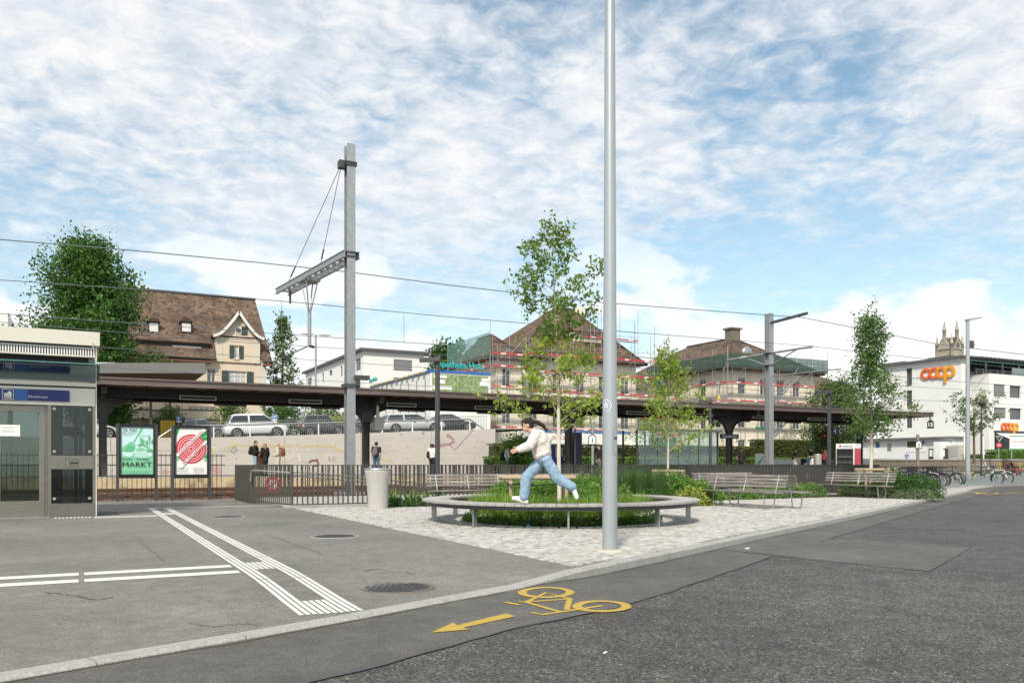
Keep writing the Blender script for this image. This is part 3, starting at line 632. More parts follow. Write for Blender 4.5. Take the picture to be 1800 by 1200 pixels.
def poster1():
    T_, x0, x1, z0, z1, n = poster_case(204, 277, 745, 'poster case with a mint green market poster showing a guitar'); bx = (x0, x1, z0, z1, n)
    p = MB().box(x0, x1, n - .002, n + .001, z0, z1).build('poster', M_mint, T_); k = [3]
    def pt(m, pts, nm='print'): k[0] += 1; paint(p, nm, m, pts, None, k[0], bx)
    pt(M_mint2, [(0, .46), (1, .46), (1, 1), (0, 1)]); pt(M_grn2, [(0, 0), (1, 0), (1, .40), (.62, .33), (.3, .42), (0, .36)])
    pt(M_grn2, [(0, .47), (.05, .57), (.2, .64), (.3, .69), (.42, .67), (.46, .60), (.44, .53), (.38, .47)])
    pt(M_grn, [(.1, .47), (.22, .62), (.40, .60), (.44, .54), (.38, .47)])
    pt(M_grn, [(.36, .66), (.42, .68), (.62, .90), (.57, .905)]); pt(M_grn, [(.56, .89), (.62, .98), (.68, .97), (.64, .90)])
    pt(M_mint2, [(.03, .46), (.42, .46), (.36, .39), (.24, .36), (.12, .39)])
    pt(M_grn2, [(.45, .53), (.6, .575), (.78, .53), (.7, .50), (.5, .49)]); pt(M_grn, [(.78, .47), (.99, .47), (.99, .53), (.9, .55), (.8, .53)]); pt(M_mint2, [(.76, .46), (.99, .46), (.97, .39), (.86, .37)])
    for pts in ([(.86, .53), (.80, .68), (.76, .70), (.83, .53)], [(.88, .53), (.90, .78), (.86, .75)], [(.84, .55), (.62, .74), (.58, .70)], [(.85, .55), (.56, .64), (.50, .60), (.60, .66)], [(.9, .55), (.99, .72), (.95, .64)]): pt(M_grn, pts, 'plant')
    for cx, cy, rx, ry, ro in ((.66, .73, .09, .025, -.5), (.60, .63, .09, .02, .3), (.88, .77, .03, .05, 0), (.97, .70, .05, .03, .8), (.80, .68, .05, .03, 1.2)): pt(M_grn, blob(cx, cy, rx, ry, 14, ro), 'leaf')
    w_ = x1 - x0; h_ = z1 - z0; y = n - .034
    tx = lambda s, u, v, wd_, h=None, bold=0.: text('lettering', s, M_ink, p, (x0 + u * w_, y, z0 + v * h_), w=wd_ * w_, h=h, bold=bold, extrude=.001)
    tx('24. MAI', .27, .935, .42, .085, .0); tx('9.30 - 16.00 Uhr', .25, .875, .40); tx('Kusnacht, ZH', .18, .835, .25); tx('Samstag, 24. Mai', .72, .82, .30)
    tx('FLOH', .19, .325, .28, .065); tx('+', .40, .32, .04); text('lettering', 'frühlings', M_ink, p, (x0 + .67 * w_, y, z0 + .325 * h_), w=.40 * w_, shear=.35, extrude=.001)
    tx('MARKT', .50, .21, .90, .15, .0); tx('Kusnachter Flohmarkt auf dem Dorfplatz', .48, .06, .82, .022); tx('Verschiebedatum bei Regen', .48, .03, .7, .018)
poster1()
def poster2():
    T_, x0, x1, z0, z1, n = poster_case(301, 371, 747, 'poster case with a red and white target poster carrying diagonal lettering'); bx = (x0, x1, z0, z1, n)
    p = MB().box(x0, x1, n - .002, n + .001, z0, z1).build('poster', M_pw, T_); k = [3]; asp = (x1 - x0) / (z1 - z0)
    def pt(m, pts, nm='print'): k[0] += 1; paint(p, nm, m, pts, None, k[0], bx)
    def clip(pts): return [(min(1, max(0, u)), min(1, max(0, v))) for u, v in pts]
    pt(M_dgrn, [(0, 1), (0, .78), (.06, .86), (.12, .97), (.12, 1)]); pt(M_grn2, [(0, .36), (0, .46), (.16, .36), (.06, .28)]); pt(M_dgrn, [(.7, .82), (.84, .97), (1, .95), (1, .72), (.86, .74)]); pt(M_grn, [(.78, .80), (1, .86), (1, .80)])
    pt(M_grn2, [(.86, .40), (1, .48), (1, .30), (.92, .27)]); pt(M_dgrn, [(.9, .38), (1, .44), (1, .34)])
    c0 = (.49, .55)
    for r_, m in ((.50, M_pred), (.43, M_pw), (.415, M_pred), (.355, M_pw), (.34, M_pred), (.27, M_pw), (.255, M_pred), (.19, M_pw), (.178, M_pred), (.13, M_pw), (.118, M_pred), (.075, M_pw), (.06, M_pred)):
        pt(m, clip(blob(c0[0], c0[1], r_ * .98, r_ * asp, 36)), 'ring')
    w_ = x1 - x0; h_ = z1 - z0; ang = math.atan2(.52 * h_, .82 * w_)
    def band(cx, cy, L, wd_, m):
        dx, dy = math.cos(ang), math.sin(ang); pts = []
        for a, q in ((-1, -1), (1, -1), (1, 1), (-1, 1)):
            X = a * L / 2 * dx - q * wd_ / 2 * dy; Y = a * L / 2 * dy + q * wd_ / 2 * dx; pts.append((cx + X / w_, cy + Y / h_))
        pt(m, clip(pts), 'band')
    band(.47, .69, 1.2, .115, M_pw); band(.57, .43, 1.2, .115, M_pw)
    y = n - .045
    text('lettering', 'EIDGENÖSSISCHES', M_pred, p, (x0 + .47 * w_, y, z0 + .695 * h_), w=.98, h=.085, roll=ang, extrude=.001); text('lettering', 'FELDSCHIESSEN', M_pred, p, (x0 + .56 * w_, y, z0 + .435 * h_), w=.84, h=.085, roll=ang, extrude=.001)
    for u, v, s in ((.22, .135, '300 m Kusnacht'), (.22, .07, '50 m Kusnacht'), (.72, .145, 'Mittwoch, 14. Mai'), (.72, .105, '18.00 - 20.00'), (.72, .05, 'Samstag, 24. Mai')): text('lettering', s, M_ink, p, (x0 + u * w_, y, z0 + v * h_), w=.32 * w_, extrude=.001)
poster2()
# ---- fences and railings
def fence_round(name, label, x0, x1, n, ztop, gap, group=None, r=.010):
    T_ = thing(name, label, 'fence', ((x0 + x1) / 2, n, 0), group=group)
    for z in (ztop, ztop - .3, .12): rod('fence_rail', M_anth, T_, (x0, n, z), (x1, n, z), .03, .03)
    k = int((x1 - x0) / gap)
    for i in range(k + 1): rod('fence_bar', M_anth, T_, (x0 + i * gap, n, -.05), (x0 + i * gap, n, ztop + .06), 2 * r, kind='rod')
    return T_
fence_round('bar_fence', 'thin round bar fence along the track behind the poster cases', -6, 4.2, 28.62, 1.42, .14)
def blade_rail(label, pts, gap=.137, depth=.11, h=1.11, name='blade_railing', z0=.0, base=True, thick=.012):
    a, c = Vector((*pts[0], 0)), Vector((*pts[1], 0)); d = (c - a).normalized(); L_ = (c - a).length; an = math.atan2(d.y, d.x)
    T_ = thing(name, label, 'railing', ((a.x + c.x) / 2, (a.y + c.y) / 2, z0))
    n_ = int(L_ / gap)
    for i in range(n_ + 1):
        p = a + d * (i * gap); piece('blade', M_rail, T_, (p.x, p.y, z0 + h / 2), (thick, depth, h), (0, 0, an))
    m = (a + c) / 2
    piece('top_rail', M_rail, T_, (m.x, m.y, z0 + h + .006), (L_ + .02, .07, .012), (0, 0, an))
    if base: piece('bottom_rail', M_rail, T_, (m.x, m.y, z0 + .075), (L_, .03, .03), (0, 0, an))
    return T_
blade_rail('long dark blade railing between the benches and the underpass ramp', ((4.95, 22.22), (27.45, 22.22)))
blade_rail('dark blade railing on the track side of the underpass ramp', ((4.6, 27.9), (27.6, 27.9)))
blade_rail('short solid looking blade railing closing the ramp beside the poster cases', ((4.42, 25.05), (4.42, 27.8)), gap=.10, depth=.10)
blade_rail('blade railing across the stair head at the end of the ramp', ((27.6, 22.3), (27.6, 27.8)), gap=.137)
def gate():
    a, c = Vector((4.47, 24.98, 0)), Vector((4.98, 22.35, 0)); d = (c - a).normalized()
    T_ = thing('ramp_barrier', 'slim square bar barrier holding a round red and white sign', 'railing', (4.72, 23.6, 0)); n_ = 19
    for i in range(n_ + 1):
        p = a.lerp(c, i / n_); piece('bar', M_rail, T_, (p.x, p.y, .58), (.028, .028, 1.06))
    for z in (1.115, .07): rod('rail', M_rail, T_, a + Vector((0, 0, z)), c + Vector((0, 0, z)), .03, .04)
    for p in (a, c): piece('end_post', M_rail, T_, (p.x, p.y, .55), (.05, .05, 1.14))
    o = Vector((-.10, -.03, 0)); pts = [a + o + Vector((0, 0, .65)), a + o + Vector((0, 0, .88)), a + o + d * .06 + Vector((0, 0, .95)), a + o + d * .25 + Vector((0, 0, .965)), c + o - d * .1 + Vector((0, 0, .92)), c + o + Vector((.05, -.02, .91))]
    MB().tube(pts, .024, 8).build('handrail', M_tubew, T_)
    # round sign
    s = W(479.5, 850.5, 23.55); cpos = P(479.5, 850.5, 24.0)
    S_ = thing('round_sign', 'round red ringed prohibition sign with three white fields on the barrier', 'sign', tuple(cpos)); r = .21; yaw = R(-12)
    S_.rotation_euler = (0, 0, yaw)
    MB().lathe([(r, 0), (r, .012)], (0, 0, 0), 32, 'y').build('disc', flat('sign_red', (.72, .03, .06), .4), S_, local=True)
    for k_ in range(3):
        q0 = R(30 + 120 * k_) + .10; q1 = R(150 + 120 * k_) - .10; c0 = .022; mid = (q0 + q1) / 2
        pts = [(c0 * math.cos(mid) * 1.3, c0 * math.sin(mid) * 1.3)] + [(.135 * math.cos(q), .135 * math.sin(q)) for q in np.linspace(q0, q1, 14)]
        MB().prism(pts, 'y', -.003, -.001).build('field', M_white, S_, local=True)
    MB().prism(blob(0, .085, .03, .012), 'y', -.006, -.004).prism([(-.085, -.075), (-.03, -.075), (-.03, -.055), (-.06, -.05), (-.065, -.03), (-.085, -.03)], 'y', -.006, -.004).prism([(.045, -.075), (.06, -.07), (.07, -.045), (.085, -.03), (.07, -.015), (.055, -.03), (.05, -.055)], 'y', -.006, -.004).prism([(.03, -.085), (.08, -.08), (.08, -.075), (.03, -.08)], 'y', -.006, -.004).build('pictograms', M_ink, S_, local=True)
gate()
hr = thing('ramp_handrail', 'pair of pale steel handrails sloping down inside the ramp', 'handrail', (5.2, 22.5, 0))
for dz in (0, -.11):
    pts = [(5.0, 22.45, .80 + dz), (5.02, 22.45, .91 + dz), (5.15, 22.45, .945 + dz)] + [(x, 22.45, .945 + dz - (x - 5.15) * .098) for x in (6, 9, 14, 20, 26)]
    MB().tube(pts, .024, 8).build('tube', M_tubew, hr)
for x in xr(5.8, 25.8, 10): rod('bracket', M_galv, hr, (x, 22.30, .75 - (x - 5.15) * .098), (x, 22.45, .83 - (x - 5.15) * .098), .02, kind='rod')
sr = thing('stair_handrail', 'pale steel handrail climbing at the far end of the ramp', 'handrail', (22.5, 23.4, -1)); p0, p1 = P(1380, 835, dN(1380, 23.6)), P(1396, 819, dN(1396, 23.6))
dv = p1 - p0; MB().tube([p0 - dv * 2.2, p0, p1, p1 + Vector((.6, 0, 0))], .025, 8).build('tube', M_tubew, sr)
# ---- concrete bin
M_washed = mat('washed_concrete', (.52, .505, .475), .9, col2=(.36, .35, .33), scale=60, bump=.5, bscale=90, contrast=.2)
def bin_():
    c = G(664, 893.5); T_ = thing('litter_bin', 'flared washed concrete litter bin in front of the railing', 'litter bin', (c.x, c.y, 0))
    MB().lathe([(.26, 0), (.255, .1), (.262, .35), (.275, .55), (.30, .75), (.335, .93), (.345, 1.02), (.33, 1.03)], n=28).build('body', M_washed, T_, local=True)
    MB().lathe([(.352, 1.0), (.352, 1.035), (.30, 1.045), (.30, 1.0)], n=28).build('rim', M_galv, T_, local=True)
    MB().lathe([(.29, .96), (.29, .99)], n=20).build('inlet', M_dark, T_, local=True)
bin_()
# ---- round bench of radial boards
M_wood = mat('weathered_board', (.36, .345, .33), .8, col2=(.24, .23, .22), scale=14, stretch=(1, 1, 1), bump=.35, bscale=50, col3=(.44, .43, .42), scale3=2.5)
M_slat = mat('bench_slat_wood', (.25, .225, .205), .65, col2=(.15, .132, .12), scale=10, stretch=(1, 9, 9), bump=.3, bscale=40, col3=(.42, .40, .385), scale3=1.5)
M_frame = mat('bench_ring_steel', (.10, .10, .102), .5, .5, col2=(.075, .075, .078), scale=4)
def cdir(a): a = R(a); r_, f_ = math.cos(a), math.sin(a); return Vector((ST * r_ + CT * f_, -CT * r_ + ST * f_, 0))
def round_bench():
    T_ = thing('round_bench', 'large ring shaped bench of grey radial boards round a planted bed', 'bench', (BC.x, BC.y, 0)); n = 96; da = 2 * math.pi / n
    protos_ = []
    for k in range(6):
        b = MB(); r0, r1 = 2.27, 2.81; g = .004; j = random.uniform(-.002, .002)
        def pt(r, s): h = r * math.tan(da / 2) - g; return (r, s * h)
        vs = [(*pt(r, s), z + j) for z in (.408, .445) for r, s in ((r0, -1), (r1 + j, -1), (r1 + j, 1), (r0, 1))]
        vs += [(pt(r, s)[0], pt(r, s)[1] * .97, .45 + j) for r, s in ((r0 + .008, -1), (r1 - .008, -1), (r1 - .008, 1), (r0 + .008, 1))]
        b.add(vs, [(0, 3, 2, 1), (0, 1, 5, 4), (1, 2, 6, 5), (2, 3, 7, 6), (3, 0, 4, 7), (4, 5, 9, 8), (5, 6, 10, 9), (6, 7, 11, 10), (7, 4, 8, 11), (8, 9, 10, 11)]); protos_.append(b.mesh('board', M_wood))
    for i in range(n): link('board', random.choice(protos_), T_, (0, 0, random.uniform(-.0015, .0015)), (0, 0, i * da))
    for r in (2.36, 2.72):
        b = MB(); N_ = 72
        for q in range(N_):
            a0, a1 = 2 * math.pi * q / N_, 2 * math.pi * (q + 1) / N_
            vs = []
            for a in (a0, a1):
                for rr in (r - .02, r + .02):
                    for z in (.335, .407): vs.append((rr * math.cos(a), rr * math.sin(a), z))
            b.add(vs, [(0, 4, 5, 1), (2, 3, 7, 6), (0, 2, 6, 4), (1, 5, 7, 3)])
        b.build('ring_frame', M_frame, T_, local=True)
    for a in range(-10, 350, 40):
        d = cdir(a); an = math.atan2(d.y, d.x)
        b = MB().box(2.53, 2.63, -.016, .016, 0, .335).box(2.38, 2.70, -.012, .012, .345, .40); lg = b.build('leg', M_galv, T_, local=True); lg.rotation_euler = (0, 0, an)
round_bench()
# planted bed: soil disc and stone edging
bed = thing('stone_edging', 'low granite edging ring round the planted bed inside the ring bench', 'edging', (BB.x, BB.y, 0))
for i in range(40):
    a0 = i * 2 * math.pi / 40; link('edge_stone', (UNIT.get('edge') or UNIT.setdefault('edge', MB().box(1.93, 2.02, -.14, .14, -.05, .035).mesh('edge_stone', M_kerb))), bed, (0, 0, 0), (0, 0, a0))
s_ = MB(); s_.lathe([(1.94, .0), (1.2, .05), (.01, .08)], (BB.x, BB.y, 0), 32); struct(s_.build('planting_soil', M_soil))
# ---- slatted benches on bent tube frames
def make_bench(L_, name, label, loc, rotz, group=None, mods=1):
    T_ = thing(name, label, 'bench', loc, rotz, group)
    for m_ in range(mods):
        x0, x1 = -L_ / 2 + m_ * L_ / mods + (.012 if m_ else 0), -L_ / 2 + (m_ + 1) * L_ / mods - .012
        for k in range(4):
            y = -.45 + k * .115; z = .435 + (.008 if k == 0 else 0) - .004 * k
            MB().box(x0, x1, y, y + .098, z - .032, z).build('seat_slat', M_slat, T_, local=True, bevel=.008)
        for k in range(4):
            z = .54 + k * .088; y = .04 + k * .026
            MB().add([(x, y + dy + (zz - z) * .29, zz) for x in (x0, x1) for dy, zz in ((-.012, z), (.016, z), (.016, z + .058), (-.012, z + .058))], [(0, 1, 2, 3), (7, 6, 5, 4), (0, 4, 5, 1), (1, 5, 6, 2), (2, 6, 7, 3), (3, 7, 4, 0)]).build('back_slat', M_slat, T_, local=True, bevel=.006)
        for x in (x0 + .30, x1 - .30):
            MB().tube([(x, -.42, .40), (x, -.385, .12), (x, -.36, .035), (x, -.31, .015), (x, -.12, .015), (x, -.07, .035), (x, -.05, .10), (x, -.01, .40), (x, .055, .60), (x, .13, .86)], .017, 8).build('tube_leg', M_galv, T_, local=True)
            MB().tube([(x, -.42, .398), (x, -.01, .392)], .014, 6).build('seat_bearer', M_galv, T_, local=True)
        xm = (x0 + x1) / 2
        MB().tube([(xm, -.10, .40), (xm, -.01, .40), (xm, .055, .60), (xm, .13, .86)], .015, 6).build('back_stay', M_galv, T_, local=True)
    return T_
p = G(742, 889); make_bench(5.0, 'slatted_bench', 'long double length slatted bench between the ring bench and the railing', (p.x + 2.55, 21.15, 0), 0, mods=2)
make_bench(2.95, 'slatted_bench', 'slatted bench facing the ring bench, back to back with another', (15.8, 17.05, 0), R(-90))
make_bench(2.95, 'slatted_bench', 'slatted bench facing away from the ring bench, its twin behind it', (16.32, 17.05, 0), R(90))
make_bench(2.6, 'slatted_bench', 'slatted bench half hidden by the leafy ground cover along the railing', (18.9, 21.25, 0), 0)
make_bench(2.9, 'slatted_bench', 'slatted bench standing before the rounded dark bush', (23.75, 20.05, 0), R(-90))
# ---- lamp posts
def tall_pole():
    c = G(1072, 969); T_ = thing('lamp_post', 'tall pale grey round lamp post standing in the cobbles by the kerb', 'lamp post', (c.x, c.y, 0))
    m = mat('pole_grey', (.40, .435, .455), .35, .35, col2=(.355, .39, .41), scale=2)
    MB().lathe([(.098, 0), (.098, 1.8), (.092, 2.1), (.080, 4.2), (.066, 7.5), (.055, 11.2)], n=28).build('pole', m, T_, local=True)
    MB().lathe([(.19, -.01), (.185, .012), (.14, .03), (.105, .035), (.099, .03)], n=24).build('footing', mat('mortar', (.55, .51, .42), .9, col2=(.42, .39, .33), scale=30, bump=.5), T_, local=True)
    MB().box(-.1, 1.3, -.06, .06, 11.1, 11.2).build('lamp_arm', m, T_, local=True); MB().box(.5, 1.5, -.14, .14, 11.2, 11.28).build('lamp_head', M_anth, T_, local=True)
    # service door, sticker
    d = Vector((-c.x, -c.y, 0)).normalized(); rt = Vector((-d.y, d.x, 0))   # towards camera, and the camera's right
    def on(a, z, off=.0005, rr=.0985): q = d * math.cos(a) + rt * math.sin(a); return Vector((0, 0, z)) + q * (rr + off)
    rg = lambda z: .098 if z < 1.8 else .098 - (z - 1.8) * .012
    def patch(nm, m_, a0, a1, z0, z1, off, n_=8):
        b = MB(); vs = [];
        for i in range(n_ + 1):
            a = a0 + (a1 - a0) * i / n_
            for z in (z0, z1): vs.append(on(a, z, off, rg((z0 + z1) / 2)))
        b.smooth = True; b.add(vs, [(2 * i, 2 * i + 2, 2 * i + 3, 2 * i + 1) for i in range(n_)]); return b.build(nm, m_, T_, local=True)
    zp = lambda y: CAMZ - (y - HY) / F * c.to_2d().dot(Vector((CT, ST)))
    patch('door_gap', M_dark, .42, 1.30, zp(798.5), zp(753), .0005); patch('service_door', m, .45, 1.27, zp(798), zp(753.5), .002)
    patch('door_label', flat('violet_label', (.10, .02, .10)), .55, 1.25, zp(772), zp(768), .0035)
    pc = zp(713); st_ = None
    for r_, m_ in ((.078, flat('sticker_white', (.75, .77, .78))), (.066, flat('sticker_blue', (.02, .10, .28))), (.055, flat('sticker_white', (.75, .77, .78))), (.045, flat('sticker_blue', (.02, .10, .28))), (.035, flat('sticker_white', (.75, .77, .78))), (.022, flat('sticker_grey', (.4, .5, .6)))):
        b = MB(); vs = []; k_ = 24
        for q in np.linspace(0, 2 * math.pi, k_, endpoint=False):
            a = -.55 + r_ * .92 * math.cos(q) / .094
            vs.append(on(a, pc + r_ * math.sin(q), .001 + (.08 - r_) * .03, rg(pc) - .0006))
        vs.append(on(-.55, pc, .001 + (.08 - r_) * .03, rg(pc) - .0006))
        # fan with inner rings so the disc wraps the pole
        b.smooth = True; rings = [[on(-.55 + r_ * s * .92 * math.cos(q) / .094, pc + r_ * s * math.sin(q), .001 + (.08 - r_) * .03, rg(pc) - .0006) for q in np.linspace(0, 2 * math.pi, k_, endpoint=False)] for s in (1, .66, .33)]
        V_ = [p_ for rg_ in rings for p_ in rg_] + [vs[-1]]
        fs = [(i * k_ + j, i * k_ + (j + 1) % k_, (i + 1) * k_ + (j + 1) % k_, (i + 1) * k_ + j) for i in range(2) for j in range(k_)] + [(2 * k_ + j, 2 * k_ + (j + 1) % k_, 3 * k_) for j in range(k_)]
        b.add(V_, fs); o = b.build('sticker', m_, T_, local=True)
tall_pole()
def small_lamp(px, d, ytop, label, hw=.42):
    p = P(px, HY, d); h = CAMZ + (HY - ytop) / F * d; T_ = thing('lamp_post', label, 'lamp post', (p.x, p.y, 0), -math.atan2(CT, ST), 'small square headed lamp posts')
    MB().lathe([(.07, 0), (.07, h)], n=16).build('pole', M_anth, T_, local=True)
    MB().box(-hw - .08, .075, -.16, .16, h - .13, h - .02).build('lamp_head', M_anth, T_, local=True, bevel=.01); MB().box(-hw - .03, -.09, -.12, .12, h - .134, h - .131).build('lens', M_white, T_, local=True)
    MB().box(-.078, .078, -.078, .078, h - .02, h + .03).build('cap', M_anth, T_, local=True)
small_lamp(769, 23.6, 628, 'dark square headed lamp post behind the double length bench')
small_lamp(1248.5, 38, 702, 'dark square headed lamp post beside the platform number 3 sign')
small_lamp(1457.5, 31.2, 686, 'dark square headed lamp post behind the bench at the bush')
def street_lamp():
    p = G(1701, 852.5); T_ = thing('lamp_post', 'tall slim grey street lamp beside the bicycle racks', 'lamp post', (p.x, p.y, 0), -math.atan2(CT, ST)); d = CT * p.x + ST * p.y; h = CAMZ + (HY - 563) / F * d
    m = MATS['pole_grey']
    MB().lathe([(.125, 0), (.115, 2), (.095, h)], n=16).build('pole', m, T_, local=True); MB().prism([(-.1, h - .05), (.72, h + .12), (.72, h + .17), (-.1, h + .06)], 'y', -.12, .12).build('lamp_head', M_galv, T_, local=True)
    MB().box(.08, .30, -.08, .08, h - 1.5, h - 1.1).build('camera_box', M_anth, T_, local=True); MB().ell((.3, 0, h - 1.3), .09).build('camera_dome', M_galv, T_, local=True)
street_lamp()
# ================================================================ VEGETATION
LM_oak = leaf_mat('oak_leaf', (.15, .25, .03), (.34, .43, .07))
LM_oakd = leaf_mat('oak_leaf_deep', (.07, .14, .025), (.17, .27, .05))
LM_yel = leaf_mat('young_leaf', (.14, .225, .03), (.31, .41, .07))
LM_pear = leaf_mat('pear_leaf', (.05, .11, .025), (.14, .24, .06))
LM_dark = leaf_mat('poplar_leaf', (.022, .075, .012), (.10, .21, .04))
LM_con = leaf_mat('larch_leaf', (.05, .095, .03), (.15, .23, .07))
LM_hedge = leaf_mat('hedge_leaf', (.045, .065, .010), (.11, .125, .022), .15)
LM_shrub = leaf_mat('shrub_leaf', (.06, .15, .022), (.19, .34, .06))
LM_bush = leaf_mat('bush_leaf', (.03, .085, .018), (.09, .19, .04))
LM_lime = leaf_mat('lime_leaf', (.25, .33, .05), (.45, .48, .10))
LM_sage = leaf_mat('sage_leaf', (.10, .15, .07), (.32, .38, .24))
LM_grass = leaf_mat('grass_blade', (.08, .17, .022), (.26, .40, .06), .35)
LM_rush = leaf_mat('rush_blade', (.025, .07, .02), (.07, .14, .04), .2)
LM_petal = leaf_mat('petal', (.75, .68, .72), (.85, .84, .83), .2)
M_bark = mat('bark', (.17, .14, .11), .9, col2=(.09, .075, .06), scale=8, stretch=(1, 1, .3), bump=.6)
M_wbark = mat('whitewashed_trunk', (.62, .58, .51), .85, col2=(.48, .44, .37), scale=9, stretch=(1, 1, .4), bump=.3, col3=(.30, .25, .19), scale3=2.2)
M_ybark = mat('young_bark', (.36, .31, .23), .85, col2=(.25, .21, .15), scale=9, stretch=(1, 1, .4), bump=.3)
def leaves_mesh(name, C, size, m, r, aspect=.5, up=.35, sj=.4, fold=True):
    n = len(C); C = np.asarray(C, float)
    a = r.normal(size=(n, 3)); a /= np.linalg.norm(a, axis=1)[:, None]
    nn = r.normal(size=(n, 3)) + np.array([0, 0, up * 2]); nn -= (nn * a).sum(1)[:, None] * a; nn /= np.linalg.norm(nn, axis=1)[:, None] + 1e-9
    b = np.cross(nn, a); s = size * (1 - sj + 2 * sj * r.random(n))[:, None]
    v0 = C - a * s * .5; v1 = C + b * s * aspect * .5 - nn * s * .06; v2 = C + a * s * .5; v3 = C - b * s * aspect * .5 - nn * s * .06
    V = np.stack([v0, v1, v2, v3], 1).reshape(-1, 3)
    me = bpy.data.meshes.new(name); me.vertices.add(4 * n); me.vertices.foreach_set('co', V.ravel()); me.loops.add(4 * n); me.loops.foreach_set('vertex_index', np.arange(4 * n, dtype=np.int32))
    me.polygons.add(n); me.polygons.foreach_set('loop_start', np.arange(0, 4 * n, 4, dtype=np.int32)); me.polygons.foreach_set('loop_total', np.full(n, 4, dtype=np.int32)); me.materials.append(m); me.update(calc_edges=True); return me
def tree(name, label, loc, H_, env, leafm, nleaf, lsize, seed, trunk_m=M_bark, tr=.08, nl=26, z0=.25, lean=(0, 0), sig=.16, rise=.6, group=None, cl=9, white=0., topleaf=None, jag=.45, twigs=3):
    r = np.random.default_rng(seed); T_ = thing(name, label, 'tree', loc, group=group); b = MB()
    ez = [e[0] * H_ for e in env]; er = [e[1] for e in env]; rad = lambda z: float(np.interp(z, ez, er))
    ax = lambda z: Vector((lean[0] * z / H_ + .03 * H_ * .1 * math.sin(z * 1.1 + seed), lean[1] * z / H_ + .02 * H_ * .1 * math.cos(z * 1.4 + seed), z))
    zs = np.linspace(-.05, H_ * .97, 14); tube_r = [max(tr * (1 - .93 * max(z, 0) / H_), .006) for z in zs]
    if white: b.cur = 1
    k = next((i for i, z in enumerate(zs) if z > white), 0) if white else 0
    if white: b.tube([ax(z) for z in zs[:k + 1]], tube_r[:k + 1], 10); b.cur = 0; b.tube([ax(z) for z in zs[k:]], tube_r[k:], 10)
    else: b.tube([ax(z) for z in zs], tube_r, 10)
    ends = []
    for i in range(nl):
        z = H_ * (z0 + (.97 - z0) * (i + .3 * r.random()) / nl); R0 = rad(z)
        an = i * 2.39996 + r.uniform(-.4, .4); Ln = R0 * r.uniform(1 - jag, 1.12)
        if Ln < .03: Ln = .03
        a = ax(z - Ln * rise * .7); mid = ax(z) + Vector((math.cos(an) * Ln * .5, math.sin(an) * Ln * .5, -Ln * rise * .15)); e = ax(z) + Vector((math.cos(an) * Ln, math.sin(an) * Ln, Ln * rise * .35 * r.uniform(.3, 1.4)))
        rr = max(tr * .42 * (1 - z / H_) + .006, .005) * (1 if H_ < 9 else 1); b.tube([a, mid, e], [rr, rr * .6, rr * .25], 5)
        ends += [(mid, .55), (mid.lerp(e, .35), .9), (mid.lerp(e, .7), 1.1), (e, 1.3)]
        for q in range(twigs):
            s0 = mid.lerp(e, r.uniform(-.4, .9)); d = Vector(r.normal(size=3)) * Ln * .32; d.z = abs(d.z) * .7; t_ = s0 + d; b.tube([s0, t_], [rr * .4, rr * .15], 4); ends += [(t_, 1.), (s0.lerp(t_, .5), .7)]
    ends.append((ax(H_), 1.)); ends.append((ax(H_ * .95), 1.))
    tk = b.build('trunk', [trunk_m, M_wbark], T_, local=True)
    wts = np.array([w for _, w in ends]); wts /= wts.sum(); ec = np.array([list(p) for p, _ in ends])
    nc = max(1, nleaf // cl); ci = r.choice(len(ends), nc, p=wts); cc = ec[ci] + r.normal(size=(nc, 3)) * sig
    C = np.repeat(cc, cl, 0) + r.normal(size=(nc * cl, 3)) * sig * .55
    if topleaf:
        up_ = C[:, 2] > H_ * topleaf[1]; link('crown', leaves_mesh('crown', C[~up_], lsize, leafm, r), T_); link('crown', leaves_mesh('crown', C[up_], lsize, topleaf[0], r), T_)
    else: link('crown', leaves_mesh('crown', C, lsize, leafm, r), T_)
    return T_
def at(px, d, z=0.): q = P(px, HY, d); return (q.x, q.y, z)
M_log = mat('stake_log', (.42, .34, .235), .8, col2=(.30, .24, .165), scale=7, stretch=(1, 1, 1), bump=.4, bscale=25)
def tree_stakes(loc, label, w=.62, h=.86, ang=0., r_=.045):
    T_ = thing('tree_support', label, 'tree support', (loc[0], loc[1], 0), ang)
    for sx in (-w, w):
        for sy in (-.32, .38):
            MB().tube([(sx * .8, sy * .75, -.02), (sx * .8, sy * .75, h - .03)], r_ * .9, 10).build('stake', M_log, T_, local=True)
    for sy in (-.27, .33): MB().tube([(-w * 1.05, sy, h), (w * 1.05, sy, h)], r_, 12).build('cross_log', M_log, T_, local=True)
    for sx in (-w * .83, w * .83): MB().tube([(sx, -.4, h - .085), (sx, .46, h - .085)], r_ * .9, 10).build('cross_log', M_log, T_, local=True)
    MB().tube([(-w * .8, -.27, h - .12), (0, 0, h - .16), (w * .8, -.27, h - .12)], .012, 5).build('strap', M_black, T_, local=True)
CAMYAW = -math.atan2(CT, ST)
